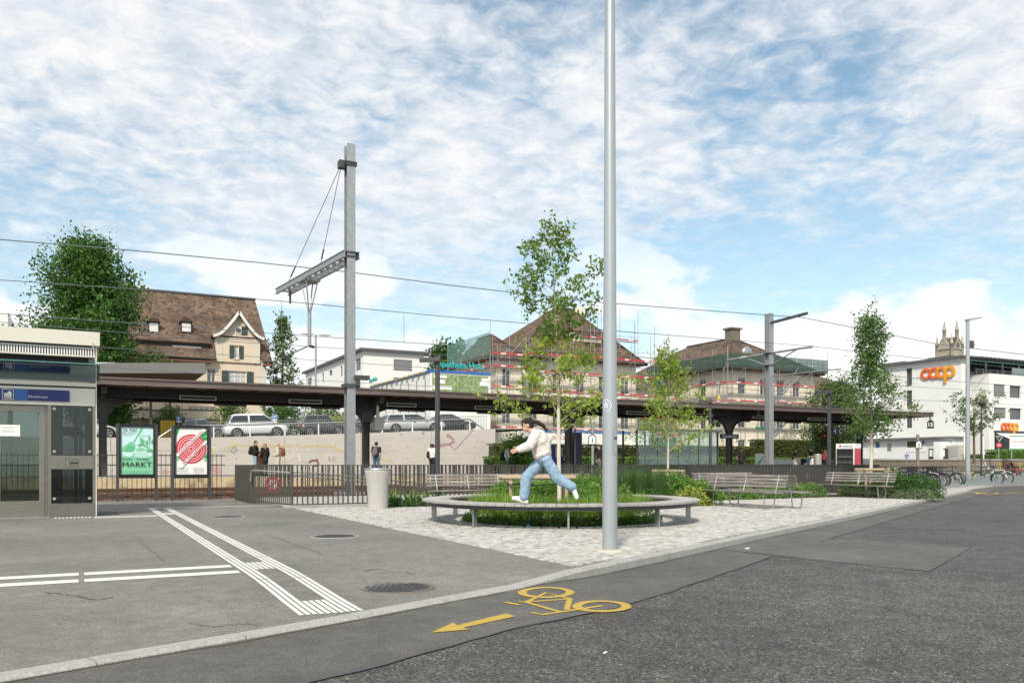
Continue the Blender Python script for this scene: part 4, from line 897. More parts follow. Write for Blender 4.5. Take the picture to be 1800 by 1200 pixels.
# oak in the ring bench
t1 = at(986, 17.1)
tree('oak_tree', 'young oak with pale trunk growing inside the ring bench', t1, 6.2, [(.30, .5), (.36, 1.15), (.46, 1.25), (.54, .85), (.59, .30), (.66, .95), (.80, 1.15), (.86, .65), (.92, .70), (1., .25)], LM_oak, 4500, .10, 11, trunk_m=M_ybark, tr=.05, nl=25, z0=.33, lean=(-.10, .16), sig=.10, white=1.9, topleaf=(LM_oakd, .6), cl=8)
tree_stakes(at(944, 17.3), 'round log tree support around the oak inside the ring bench', .72, .87, CAMYAW + .12, .047)
t2 = at(1175, 25.0)
tree('young_tree', 'small yellow green tree with white trunk behind the leafy shrubs', t2, 4.75, [(.34, .7), (.41, 1.35), (.52, 1.25), (.62, .85), (.74, .5), (.85, .28), (1., .10)], LM_yel, 3500, .10, 23, trunk_m=M_ybark, tr=.045, nl=26, z0=.36, sig=.13, white=1.75, cl=8)
tree_stakes(t2, 'round log tree support around the small yellow green tree', .36, .93, CAMYAW + .3, .05)
t3 = at(1531, 29.3)
tree('pear_tree', 'slim dark green tree with white trunk behind the rounded bush', t3, 6.5, [(.33, .8), (.42, 1.3), (.52, 1.2), (.63, .85), (.69, .32), (.76, .55), (.88, .45), (1., .14)], LM_pear, 8200, .105, 31, trunk_m=M_ybark, tr=.07, nl=36, z0=.33, sig=.14, white=2.1, cl=8)
tree_stakes(t3, 'round log tree support around the slim dark green tree', .40, .95, CAMYAW + .1, .05)
# crowns beyond the canopy and the wall
tree('poplar_tree', 'large dense dark green tree behind the platform canopy', at(168, 62, 2.4), 15.0, [(.12, 2.6), (.3, 3.6), (.45, 3.5), (.6, 3.3), (.75, 3.0), (.86, 2.5), (.94, 1.5), (1., .5)], LM_dark, 40000, .28, 41, tr=.4, nl=60, z0=.14, lean=(-.6, 0), sig=.55, cl=14, jag=.55, rise=.75)
tree('larch_tree', 'light feathery conifer beside the white flat roofed block', at(497, 78, 2.5), 12.6, [(.1, 2.0), (.3, 2.5), (.55, 1.7), (.8, .9), (1., .1)], LM_con, 5500, .26, 42, tr=.2, nl=48, z0=.1, sig=.22, rise=-.25, cl=8, jag=.6)
tree('broad_tree', 'round dark tree behind the pharmacy roof lettering', at(786, 120, 3), 15.2, [(.3, 3.2), (.6, 4.0), (.85, 3.0), (1., .6)], LM_dark, 5000, .6, 43, tr=.3, nl=40, z0=.3, sig=.7, cl=10)
tree('broad_tree', 'low tree top between the pharmacy sign and the scaffolding', at(850, 125, 3), 13.3, [(.3, 2.5), (.6, 3.2), (.85, 2.6), (1., .6)], LM_con, 3500, .55, 44, tr=.3, nl=30, z0=.3, sig=.6, cl=10)
tree('garden_tree', 'yellow green garden tree right of the second scaffolded house', at(1470, 92, .5), 9.6, [(.2, 2.5), (.5, 4.2), (.8, 3.4), (1., .6)], LM_con, 9000, .33, 45, tr=.25, nl=44, z0=.2, sig=.5, cl=12)
tree('umbrella_tree', 'sparse spreading tree in front of the supermarket entrance', at(1712, 58, 1.2), 4.6, [(.45, .4), (.62, 1.9), (.78, 2.1), (.9, 1.7), (1., .7)], LM_con, 1900, .17, 46, tr=.10, nl=22, z0=.5, sig=.16, rise=.9, cl=7)
for px, d, h, w_, lab, m, sd in ((403, 70, 3.6, 1.5, 'leafy bush in front of the cream house right of the parking sign', LM_con, 51), (302, 70, 3.2, 1.4, 'leafy bush below the cream house balconies', LM_con, 52), (570, 72, 3.4, 2.6, 'green garden tree behind the small dark grey car', LM_con, 53), (498, 75, 4.2, 2.2, 'dark bushy tree at the foot of the larch', LM_bush, 54), (208, 66, 3.0, 1.2, 'low bush left of the poster cases below the balcony', LM_bush, 55), (910, 56, 2.2, 1.2, 'flowering bush growing by the end of the concrete wall', LM_shrub, 56), (1450, 66, 3.2, 1.6, 'bare branched small tree behind the platform end', LM_con, 57)):
    tree('garden_bush', lab, at(px, d, 2.5 if px < 700 else .6), h, [(.1, w_ * .6), (.5, w_), (.8, w_ * .7), (1., .2)], m, 2600, .22, sd, tr=.06, nl=24, z0=.1, sig=.28, cl=9)
# ---- shrubs, grasses, hedges
def shrub(name, label, c, rad, n, size, m, seed, cat='shrub', group=None, aspect=.55, core=True):
    r = np.random.default_rng(seed); d = r.normal(size=(n, 3)); d /= np.linalg.norm(d, axis=1)[:, None]; d[:, 2] = np.abs(d[:, 2])
    k = (1 + .14 * np.sin(d[:, 0] * 7 + seed) * np.cos(d[:, 1] * 6 + 2 * seed) + .1 * np.sin(d[:, 2] * 9 + d[:, 0] * 11)) * (r.random(n) ** .16)
    C = d * k[:, None] * np.array(rad); T_ = thing(name, label, cat, (c[0], c[1], c[2] if len(c) > 2 else 0), group=group)
    link('foliage', leaves_mesh('foliage', C, size, m, r, aspect=aspect, up=.5), T_)
    if core:
        b = MB()
        for q in range(7): a = q * .9; b.tube([(0, 0, -.02), (math.cos(a) * rad[0] * .25, math.sin(a) * rad[1] * .25, rad[2] * .5), (math.cos(a) * rad[0] * .6, math.sin(a) * rad[1] * .6, rad[2] * .72)], [.012, .009, .004], 4)
        b.build('stems', M_bark, T_, local=True)
    return T_
bed2 = [(9.3, 21.95), (9.2, 19.6), (10.7, 18.6), (15.75, 17.9), (16.2, 18.9), (17.4, 20.4), (26.6, 20.6), (27.2, 21.95)]
struct(sheet('planting_soil', bed2, .012, M_soil)); struct(sheet('planting_soil', [(6.95, 21.95), (6.95, 21.1), (9.3, 21.1), (9.3, 21.95)], .013, M_soil)); struct(sheet('planting_soil', [(24.0, 21.2), (23.95, 17.9), (25.9, 18.6), (25.9, 21.2)], .014, M_soil))
SH = [(10.6, 20.1, 1.0, .72), (11.6, 19.7, 1.05, .80), (12.7, 19.5, 1.1, .86), (13.8, 19.3, 1.1, .92), (14.75, 19.2, 1.05, .90), (15.5, 18.85, .85, .74), (13.2, 20.7, 1.0, .80), (15.0, 20.6, 1.0, .76)]
for i, (x, y, w_, h) in enumerate(SH): shrub('leafy_shrub', 'rounded bright green shrub in the mass between the ring bench and the railing', (x, y), (w_, w_ * .85, h), 3200, .08, LM_shrub, 60 + i, group='green shrubs beside the ring bench')
for i, (x, y, w_, h) in enumerate([(10.3, 18.95, .55, .52), (11.2, 18.7, .55, .50), (12.3, 18.55, .6, .50), (13.6, 18.35, .6, .48), (15.0, 18.2, .6, .52)]): shrub('lime_shrub', 'low lime yellow shrub at the front edge of the green shrub mass', (x, y), (w_, w_ * .8, h), 1000, .06, LM_lime if i % 2 == 0 else LM_shrub, 80 + i, group='lime yellow shrubs at the shrub edge')
for i, (x, y, w_, h) in enumerate([(17.6, 20.75, .8, .45), (19.0, 20.8, .9, .42), (20.4, 21.1, .9, .45), (21.6, 21.2, .9, .5), (22.8, 21.4, .8, .48), (25.6, 21.6, .8, .45)]): shrub('ground_cover', 'low leafy ground cover plant along the foot of the blade railing', (x, y), (w_, .6, h), 1500, .085, LM_shrub, 90 + i, cat='plant', group='ground cover along the railing', aspect=.35)
for i, (n_, h, w_) in enumerate([(18.75, .80, .85), (19.7, .95, .95), (20.7, .85, .85)]): shrub('round_bush', 'dense dark green rounded bush behind the single bench', (25.0, n_), (w_, w_, h), 5200, .065, LM_bush, 100 + i, cat='bush', group='rounded bushes behind the single bench')
for i in range(6): shrub('sage_plant', 'low grey green cushion plant at the foot of the rounded bush', (24.15 + .05 * i, 20.7 - i * .52), (.45, .42, .30 + .05 * (i % 2)), 900, .05, LM_sage, 110 + i, cat='plant', group='grey green cushions below the bush', aspect=.35)
def blades(name, label, c, n, h, spread, m, seed, cat='grass', group=None, w_=.008, arch=.5, base=.12, top=None):
    r = np.random.default_rng(seed); b = MB(); vs = []; fs = []
    for i in range(n):
        a = r.uniform(0, 6.283); q = r.random() ** .5 * base; s = np.array([math.cos(a) * q, math.sin(a) * q, 0]); a2 = a + r.normal() * .6; L_ = h * r.uniform(.55, 1.1); o = spread * r.uniform(.2, 1.)
        d = np.array([math.cos(a2), math.sin(a2), 0]); sd = np.array([-d[1], d[0], 0]) * w_ * r.uniform(.6, 1.3); k0 = len(vs)
        for t_ in (0, .35, .7, 1.):
            p_ = s + d * o * L_ * t_ ** 1.8 + np.array([0, 0, L_ * (t_ - arch * t_ ** 2.6 * (.4 + .6 * o / max(spread, .01)))]); ww = sd * (1 - t_ * .85)
            vs += [tuple(p_ - ww), tuple(p_ + ww)]
        fs += [(k0 + 2 * j, k0 + 2 * j + 1, k0 + 2 * j + 3, k0 + 2 * j + 2) for j in range(3)]
    o_ = MB().add(vs, fs).build(name, m); o_.location = (c[0], c[1], c[2] if len(c) > 2 else .03); return tag(o_, label, cat, group)
gi = 0
for rr, n_, h in ((1.62, 17, .66), (1.05, 10, .70), (.35, 3, .6)):
    for k in range(n_):
        a = 2 * math.pi * k / n_ + rr; x, y = BB.x + rr * math.cos(a), BB.y + rr * math.sin(a); gi += 1
        back = (x - BB.x) * CT + (y - BB.y) * ST
        if back > .55 and k % 2: continue
        blades('grass_tussock', 'arching green grass tussock in the bed inside the ring bench', (x, y, .05), 330, h * random.uniform(.85, 1.1), .62, LM_grass, 200 + gi, group='grass tussocks inside the ring bench', w_=.007, base=.2, arch=.38)
for k in range(13):
    a = R(62) - 1.5 + k * .25; x, y = BC.x + (1.25 if k % 2 else .7) * math.cos(a), BC.y + 1.25 * math.sin(a)
    shrub('flowering_plant', 'leafy plant with small white flowers at the back of the ring bench bed', (x, y, .04), (.5, .5, .72), 900, .085, LM_shrub, 240 + k, cat='plant', group='leafy plants at the back of the bed', aspect=.4)
# daisies round the edge
def daisies():
    k = 0
    for a in np.arange(150, 400, 9.5):
        d = cdir(a); x, y = BB.x + d.x * 1.78, BB.y + d.y * 1.78; k += 1
        T_ = shrub('daisy_plant', 'low dark green cushion dotted with white daisies at the bed edge', (x, y, .02), (.24, .22, .17), 260, .05, LM_bush, 260 + k, cat='flower', group='daisy cushions at the bed edge', core=False)
        r = np.random.default_rng(k); b = MB(); nf = int(r.integers(3, 9)) + (9 if 318 < a < 365 else 0)
        for q in range(nf):
            u = r.normal(size=2) * .11; z = .15 + r.random() * .07; rr = .017
            b.add([(u[0] + rr * math.cos(s), u[1] + rr * math.sin(s), z + .006 * math.sin(s + q)) for s in np.linspace(0, 6.28, 7)[:-1]], [tuple(range(6))]); b.add([(u[0] - rr, u[1], z - .012), (u[0] + rr * .5, u[1] - rr * .8, z + .014), (u[0] + rr * .6, u[1] + rr * .5, z + .012)], [(0, 1, 2)])
        b.build('blossoms', LM_petal, T_, local=True)
daisies()
bl = MB().ell((0, 0, .03), .032).build('blue_ball', flat('ball_blue', (.02, .25, .6), .3)); q = G(929, 928); bl.location = (q.x, q.y, .02); tag(bl, 'small bright blue ball lying at the bed edge under the ring bench', 'ball')
for i, px in enumerate((1098, 1126, 1154)):
    c = at(px, 22.6, .02); blades('rush_clump', 'tall dark green upright rush clump before the railing', c, 420, 1.12, .16, LM_rush, 300 + i, group='upright rush clumps', w_=.007, arch=.05, base=.24)
c = at(1190, 24.5, .02); blades('rush_clump', 'tall dark green upright rush clump before the railing', c, 300, 1.05, .16, LM_rush, 305, group='upright rush clumps', w_=.007, arch=.05, base=.2)
for i in range(5):
    c = (7.15 + i * .42, 21.5 + .1 * (i % 2), .02); blades('lily_clump', 'broad leaved green lily clump at the railing beside the concrete bin', c, 60, .62, .7, LM_shrub, 310 + i, cat='plant', group='lily clumps by the concrete bin', w_=.02, base=.12)
for i in range(4): shrub('ground_cover', 'low leafy ground cover plant between the concrete bin and the long bench', (7.2 + i * .5, 21.35), (.34, .3, .22), 420, .06, LM_bush, 320 + i, cat='plant', group='ground cover by the bin')
def hedge(label, x0, x1, y0, y1, z0, z1, n, size, m, seed, zslope=0.):
    r = np.random.default_rng(seed); T_ = thing('hedge', label, 'hedge', ((x0 + x1) / 2, (y0 + y1) / 2, z0)); o = T_.location
    MB().box(x0 + .12, x1 - .12, y0 + .12, y1 - .12, z0, z1 - .12).build('core', flat('hedge_core', (.03, .035, .012)), T_)
    f = r.random(n); X = r.uniform(x0, x1, n); Y = np.where(f < .62, y0, r.uniform(y0, y1, n)); Zz = np.where(f < .62, r.uniform(z0, z1, n), z1)
    C = np.stack([X - o.x, Y - o.y, Zz - o.z], 1) + r.normal(size=(n, 3)) * .035; link('foliage', leaves_mesh('foliage', C, size, m, r, up=.1), T_); return T_
xa, xb = W(868, 800, 53).x, W(1330, 800, 53).x
hedge('long clipped dark olive hedge behind the far platform', xa, xb, 53, 54.2, .3, 2.55, 16000, .15, LM_hedge, 401)
hedge('taller clipped olive hedge rising towards the platform end', xb + .1, W(1492, 800, 53).x, 53, 54.2, .3, 3.15, 12000, .16, LM_hedge, 402)
hedge('low ivy strip in front of the long clipped hedge', xa - 1, xb + 8, 52.4, 52.95, .0, 1.62, 14000, .15, LM_shrub, 403)
hedge('clipped bright hedge behind the small dark grey car', W(566, 760, 68).x, W(610, 760, 68).x, 68, 69, 3.0, 4.9, 3500, .2, LM_lime, 404)
# ================================================================ TRACKS, PLATFORM, CANOPY, MASTS
M_rust2 = mat('rusty_rail', (.17, .085, .045), .7, .4, col2=(.09, .05, .03), scale=20)
M_railtop = flat('rail_head', (.45, .43, .41), .3, .9)
M_sleep = mat('sleeper', (.20, .165, .13), .9, col2=(.12, .095, .075), scale=8, bump=.4)
def track(n, label, x0=-45, x1=110):
    T_ = thing('railway_track', label, 'railway track', ((x0 + x1) / 2, n, -.12))
    for s in (-.755, .755):
        MB().box(x0, x1, n + s - .07, n + s + .07, -.06, -.035).box(x0, x1, n + s - .012, n + s + .012, -.035, .06).box(x0, x1, n + s - .034, n + s + .034, .06, .095).build('rail', M_rust2, T_)
        B('rail_head', M_railtop, T_, x0, x1, n + s - .03, n + s + .03, .096, .10)
    x = -24
    while x < min(70, x1): piece('sleeper', M_sleep, T_, (x, n, -.10), (.25, 2.5, .12)); x += .62
track(31.9, 'rusty near railway track just beyond the bar fence and ramp'); track(38.9, 'rusty railway track along the platform edge'); track(51.0, 'rusty railway track between the platform and the concrete wall', -45, 64.3)
M_plat = mat('platform_top', (.34, .33, .31), .85, col2=(.26, .25, .235), scale=30, bump=.2)
M_pface = mat('platform_stone', (.58, .47, .30), .85, col2=(.42, .33, .20), scale=5, stretch=(1, 1, 1), bump=.4, col3=(.16, .12, .08), scale3=1.3)
PZ = .53
pl = struct(link('platform', None))
MB().box(-45, 64.4, 41.35, 49.1, -.13, PZ - .004).build('platform_deck', M_plat, pl)
x = -45
while x < 63: MB().box(x + .008, x + 1.992, 41.25, 41.9, .05, PZ).build('edge_stone', M_pface, pl); x += 2
B('edge_footing', mat('platform_foot', (.11, .075, .045), .9, col2=(.06, .045, .03), scale=6), pl, -45, 64.4, 41.30, 41.36, -.13, .049)
sheet('edge_line', [(-45, 42.1), (64.4, 42.1), (64.4, 42.25), (-45, 42.25)], PZ + .004, M_line, pl)
# ---- canopy
M_fas = mat('canopy_fascia', (.135, .105, .098), .6, .2, col2=(.105, .082, .077), scale=3, stretch=(.3, 1, 4), col3=(.19, .15, .14), scale3=.8)
M_gird = mat('canopy_girder', (.032, .027, .026), .6, .2, col2=(.024, .021, .02), scale=4)
M_soff = mat('canopy_soffit', (.16, .085, .055), .8, col2=(.11, .06, .04), scale=5, stretch=(6, .4, 1))
M_col = mat('canopy_column', (.085, .085, .08), .55, .3, col2=(.065, .065, .062), scale=4)
def canopy():
    n0, n1 = 42.3, 48.7; x0, x1 = -14, W(1641, 730, 42.3).x
    T_ = thing('platform_canopy', 'long dark brown platform canopy carried on flared steel columns', 'canopy', (25, 45.5, PZ))
    B('roof_deck', M_gird, T_, x0 + .05, x1 - .05, n0 + .05, n1 - .05, 5.02, 5.07)
    x = x0
    while x < x1:
        xe = min(x + 6, x1); B('fascia', M_fas, T_, x + .004, xe - .004, n0, n0 + .045, 4.78, 5.09); B('fascia', M_fas, T_, x + .004, xe - .004, n1 - .045, n1, 4.78, 5.09); x += 6
    B('end_fascia', M_fas, T_, x1 - .04, x1 + .005, n0 + .05, n1 - .05, 4.78, 5.09); B('end_fascia', M_fas, T_, x0, x0 + .04, n0 + .05, n1 - .05, 4.78, 5.09)
    B('soffit', M_soff, T_, x0 + .06, x1 - .06, n0 + .06, n1 - .06, 4.97, 5.018)
    B('gutter', M_fas, T_, x0, x1, n0 - .05, n0 - .004, 5.03, 5.12)
    x = x0 + .6
    while x < x1 - .2: piece('rafter', M_soff, T_, (x, 45.5, 4.89), (.12, n1 - n0 - .2, .16)); x += 1.02
    for n, zb, e in ((43.95, 4.40, 5.), (47.05, 4.40, 5.)):
        MB().box(x0, x1 - e, n - .09, n + .09, 4.77, 4.81).box(x0, x1 - e, n - .012, n + .012, zb, 4.81).box(x0, x1 - e, n - .09, n + .09, zb - .04, zb).build('girder', M_gird, T_)
    for i in range(5):
        t = .95 + 13.29 * i; c = 45.5
        prof = [(-.17, PZ), (-.17, 3.05), (-.20, 3.35), (-.28, 3.6), (-.42, 3.82), (-.62, 4.0), (-.85, 4.12), (-1.1, 4.2), (-1.35, 4.40), (1.35, 4.40), (1.1, 4.2), (.85, 4.12), (.62, 4.0), (.42, 3.82), (.28, 3.6), (.20, 3.35), (.17, 3.05), (.17, PZ)]
        co = MB().prism([(t + a, z) for a, z in prof], 'y', c - .012, c + .012).build('column', M_col, T_)
        for s in (-1, 1):
            b = MB(); pr = [(s * abs(a), z) for a, z in prof[:9]]
            for (a0, z0), (a1, z1) in zip(pr[:-1], pr[1:]): b.bar((t + a0, c, z0), (t + a1, c, z1), .30, .022, up=(1, 0, 0) if abs(a1 - a0) < 1e-6 else (0, 0, 1))
            b.build('column_flange', M_col, co)
        B('cross_beam', M_gird, T_, t - .12, t + .12, n0 + .3, n1 - .3, 4.42, 4.76)
    # hanging tube lamps
    for px in (348, 537, 705.5, 858):
        p = W(px, 704, 43.3); lamp(T_, p.x, 43.3, 4.27)
    tt = [W(q, 704, 43.3).x for q in (348, 537, 705.5, 858)]; st_ = (tt[3] - tt[0]) / 3
    for k in range(1, 8):
        if tt[3] + st_ * k < x1 - 2: lamp(T_, tt[3] + st_ * k, 43.3, 4.27)
    for k in range(-1, 10): lamp(T_, tt[0] + 2.2 + st_ * k, 47.7, 4.30)
def lamp(T_, x, n, z):
    o = MB().box(x - .85, x + .85, n - .06, n + .06, z, z + .03).box(x - .85, x + .85, n - .06, n + .06, z + .17, z + .20).box(x - .85, x - .80, n - .06, n + .06, z + .03, z + .17).box(x + .80, x + .85, n - .06, n + .06, z + .03, z + .17).build('tube_lamp', mat('lamp_housing', (.40, .38, .30), .5, col2=(.33, .31, .25)), T_)
    B('lamp_tube', M_gird, o, x - .79, x + .79, n - .03, n + .03, z + .04, z + .16)
    for s in (-.5, .5): rod('hanger', M_gird, T_, (x + s, n, z + .2), (x + s, n, 4.95), .025)
canopy()
# ---- info display, platform signs
def hang_sign(name, label, px0, px1, y0, y1, n, m, txt=None, tm=None, zhang=4.4, th=.09, tw=None, yaw=0):
    a, c = W(px0, y0, n), W(px1, y1, n); d = dN((px0 + px1) / 2, n); z1, z0 = CAMZ - (y0 - HY) / F * d, CAMZ - (y1 - HY) / F * d
    T_ = thing(name, label, 'sign', ((a.x + c.x) / 2, n, z0)); b = B('panel', m, T_, a.x, c.x, n - th / 2, n + th / 2, z0, z1)
    for x in (a.x + .15, c.x - .15): rod('hanger', M_anth, T_, (x, n, z1), (x, n, zhang), .04)
    if txt: text('lettering', txt, tm or M_white, b, ((a.x + c.x) / 2, n - th / 2 - .003, (z0 + z1) / 2), w=tw or (c.x - a.x) * .75, bold=.01)
    return T_
M_navy = flat('sign_navy', (.012, .018, .045), .4)
hang_sign('departure_display', 'dark departure display box hanging under the canopy by a column', 637, 655, 723, 741, 44.6, M_black)
p = W(657, 730, 44.6); o = thing('speaker_box', 'pale grey box hanging beside the departure display', 'box', (p.x + .25, 44.5, 3.0)); B('box_body', flat('pale_box', (.52, .52, .48)), o, p.x, p.x + .5, 44.35, 44.75, 3.02, 3.75); rod('hanger', M_white, o, (p.x + .2, 44.55, 3.75), (p.x + .2, 44.55, 4.45), .12)
hang_sign('platform_number_sign', 'dark blue platform sign reading 3 under the canopy', 1246, 1266, 735, 750, 45.0, M_navy, '3', tw=.22)
hang_sign('station_name_sign', 'dark blue station name sign across a canopy column', 1266, 1298, 762.5, 770.5, 45.2, M_navy, 'Küsnacht ZH', zhang=2.7)
hang_sign('platform_letter_sign', 'dark platform sign reading 4 C under the canopy end', 1462, 1482, 751, 763, 45.0, M_navy, '4  C')
hang_sign('exit_sign', 'small dark blue sign with pictograms beyond the slim tree', 1500, 1521, 768, 775, 47.0, M_navy, 'P i wc')
# ---- glass shelter on the platform
def shelter():
    n0, n1 = 44.6, 46.6; a, c = W(1119, 800, n0).x, W(1263, 800, n0).x; d = dN(1190, n0); zt = CAMZ + (HY - 757) / F * d
    T_ = thing('glass_shelter', 'glass waiting shelter with a frosted band on the platform', 'shelter', ((a + c) / 2, 45.6, PZ))
    for x in (a + .3, a + 2.1, c - 1.0, c - .05): B('post', M_anth, T_, x - .05, x + .05, n1 - .1, n1, PZ, zt)
    for x in (a + .05, c - .05): B('post', M_anth, T_, x - .05, x + .05, n0, n0 + .1, PZ, zt)
    B('roof', GLs, T_, a - .1, c + .1, n0 - .2, n1 + .2, zt, zt + .05); B('roof_edge', flat('shelter_green_edge', (.22, .33, .30), .3), T_, a - .1, c + .1, n0 - .23, n0 - .2, zt - .05, zt + .10)
    k = 4; fb = flat('frosted_band', (.62, .70, .67), .5)
    for i in range(k):
        xa, xb = a + (c - a) * i / k + .03, a + (c - a) * (i + 1) / k - .03; g = B('glass_pane', GLs, T_, xa, xb, n0 + .04, n0 + .052, PZ + .12, zt - .06)
    z0, z1 = CAMZ - (797 - HY) / F * d, CAMZ - (784 - HY) / F * d
    gb = glass_mat('frosted_glass', (.62, .70, .68), .12, .4)
    for i in range(k): xa, xb = a + (c - a) * i / k + .03, a + (c - a) * (i + 1) / k - .03; B('frosted_strip', gb, T_, xa, xb, n0 + .032, n0 + .037, z0, z1)
    B('bench_seat', M_galv, T_, a + 2.6, c - 1.6, n1 - .7, n1 - .3, PZ + .42, PZ + .47); B('bench_back', GLf, T_, a + 2.6, c - 1.6, n1 - .32, n1 - .28, PZ + .5, PZ + 1.0)
shelter()
# ---- masts
def hbeam(T_, name, x, n, z0, z1, w_=.28, d_=.30):
    MB().box(x - w_ / 2, x + w_ / 2, n - d_ / 2, n - d_ / 2 + .02, z0, z1).box(x - w_ / 2, x + w_ / 2, n + d_ / 2 - .02, n + d_ / 2, z0, z1).box(x - .01, x + .01, n - d_ / 2 + .02, n + d_ / 2 - .02, z0, z1).build(name, M_galv, T_)
def mast1():
    d = 29.; c = P(615, HY, d); zf = lambda y, dd=d: CAMZ - (y - HY) / F * dd
    T_ = thing('catenary_mast', 'tall galvanised catenary mast with a long ladder arm and stays', 'mast', (c.x, c.y, .0))
    hbeam(T_, 'mast_post', c.x, c.y, .2, zf(255), .30, .34)
    B('foundation', M_conc, T_, c.x - .45, c.x + .45, c.y - .4, c.y + .4, -.15, .18); B('base_plate', M_galv, T_, c.x - .28, c.x + .28, c.y - .28, c.y + .28, .18, .21)
    for y in (288, 292.5, 445, 452): B('clamp', M_anth, T_, c.x - .20, c.x + .20, c.y - .22, c.y + .22, zf(y + 1.2), zf(y - 1.2))
    B('stay_bracket', M_anth, T_, c.x - .38, c.x - .15, c.y - .05, c.y + .22, zf(297), zf(284))
    A = Vector((c.x, c.y, zf(449))); tip = P(496, 511, 35.2); tip.z = A.z; dv = (tip - A); L_ = dv.length; u = dv / L_; s = Vector((-u.y, u.x, 0))
    for sg in (-.26, .26):
        a, e = A + s * sg - u * .2, tip + s * sg
        MB().bar(a, e, .02, .22).bar(a + Vector((0, 0, .11)), e + Vector((0, 0, .11)), .09, .018).bar(a - Vector((0, 0, .11)), e - Vector((0, 0, .11)), .09, .018).build('arm_channel', M_galv, T_)
    k = int(L_ / .62)
    for i in range(1, k + 1): q = A + u * (i * .62); rod('arm_rung', M_galv, T_, q - s * .25 - Vector((0, 0, .06)), q + s * .25 - Vector((0, 0, .06)), .08, .08)
    for f_, top in ((.93, 290), (.40, 292)):
        q = A + u * L_ * f_ + Vector((0, 0, .12)); e = Vector((c.x - .28, c.y + .1, zf(top))); rod('stay_cable', M_anth, T_, e, q, .022, kind='rod'); m_ = e.lerp(q, .80); rod('turnbuckle', M_black, T_, m_, e.lerp(q, .90), .055, kind='rod')
    # hanging bracket
    q = A + u * L_ * .55; zb = q.z - .12
    for sg in (-.24, .24):
        for o in (-.30, .30): rod('hanger_strut', M_galv, T_, q + s * sg + u * o - Vector((0, 0, .12)), q - Vector((0, 0, 1.55)), .055, kind='rod')
    B('hanger_plate', M_galv, T_, q.x - .35, q.x + .35, q.y - .35, q.y + .35, zb - .06, zb); rod('hanger_post', M_galv, T_, q - Vector((0, 0, 1.3)), q - Vector((0, 0, 2.65)), .15, kind='rod')
    e = q - Vector((0, 0, 2.65)); rod('insulator', M_anth, T_, e, e + u * .25 - s * .25, .12, kind='rod'); rod('steady_arm', M_anth, T_, e + u * .2, e + Vector((-1.0, .45, -.5)), .05, kind='rod')
    q2 = A + u * L_ * .86 - Vector((0, 0, .1)); rod('insulator', M_anth, T_, q2, q2 - Vector((0, 0, .55)), .09, kind='rod')
    # camera-like fitting by the canopy
    zz = zf(664); B('fitting', M_anth, T_, c.x + .1, c.x + .62, c.y - .32, c.y - .02, zf(667), zf(660)); B('fitting_arm', M_anth, T_, c.x + .15, c.x + .28, c.y - .3, c.y - .18, zf(678), zf(667)); B('clamp', M_anth, T_, c.x - .25, c.x + .3, c.y - .22, c.y + .2, zf(682), zf(675))
mast1()
def mast2():
    n = 35.4; d = dN(1352, n); c = P(1352, HY, d); zf = lambda y, dd=d: CAMZ - (y - HY) / F * dd
    T_ = thing('catenary_mast', 'galvanised catenary mast with bracket arms over both tracks', 'mast', (c.x, c.y, -.1)); hbeam(T_, 'mast_post', c.x, c.y, -.1, zf(551), .34, .36)
    top = zf(568); rod('feeder_arm', M_anth, T_, (c.x, c.y - .15, top), (c.x, 32.6, top + .12), .13)
    z = zf(621); MB().tube([(c.x, c.y - .15, z), (c.x, 32.4, z + .0)], .06, 8).build('bracket_arm', M_galv, T_); rod('insulator', M_washed, T_, (c.x, 32.75, z), (c.x, 32.25, z), .16, kind='rod')
    rod('arm_brace', M_galv, T_, (c.x, c.y - .15, zf(642)), (c.x, 33.3, z), .08, kind='rod'); z2 = zf(661); rod('steady_arm', M_galv, T_, (c.x, c.y - .15, z2), (c.x + .3, 30.6, z2 - .05), .06, kind='rod')
    MB().tube([(c.x, c.y + .15, z), (c.x, 38.8, z)], .06, 8).build('bracket_arm', M_galv, T_); rod('insulator', M_washed, T_, (c.x, 37.2, z), (c.x, 37.7, z), .15, kind='rod'); rod('arm_brace', M_galv, T_, (c.x, c.y + .15, zf(642)), (c.x, 37.4, z), .08, kind='rod')
    MB().tube([(c.x, 38.8, z), (c.x, 39.5, z - 1.2), (c.x, 39.6, z - 2.0)], .04, 6).build('drop_arm', M_galv, T_); MB().prism([(c.x - .12, z - 2.3), (c.x + .12, z - 2.3), (c.x, z - 2.05)], 'y', 39.55, 39.6).build('warning_plate', flat('warning_yellow', (.75, .55, .02)), T_)
    for q in (621, 642): B('clamp', M_anth, T_, c.x - .23, c.x + .23, c.y - .24, c.y + .24, zf(q + 1), zf(q - 1))
mast2()
M_wire = flat('wire', (.16, .19, .22), .5, .5)
def wire(label, pts, n, r=.014):
    q = [W(x, y, n) for x, y in pts]; a, c = q[0], q[-1]; e0 = a + (q[0] - q[1]) * .5; e1 = c + (q[-1] - q[-2]) * 1.0
    o = MB().tube([e0] + q + [e1], r, 5).build('overhead_wire', M_wire); tag(o, label, 'wire')
wire('topmost overhead feeder wire crossing high behind the tall mast', [(0, 421), (220, 439), (440, 460), (620, 479), (780, 500), (1060, 532), (1340, 553), (1408, 557.5), (1650, 605), (1800, 623)], 32.6, .020)
wire('overhead messenger wire held below the ladder arm tip', [(0, 492), (220, 507), (440, 525), (517, 531), (780, 556), (1100, 583), (1422, 608), (1610, 629), (1800, 648)], 32.2, .015)
wire('contact wire of the near track', [(0, 551), (464, 585), (780, 606), (1100, 626), (1440, 647), (1590, 663), (1800, 679)], 31.9, .013)
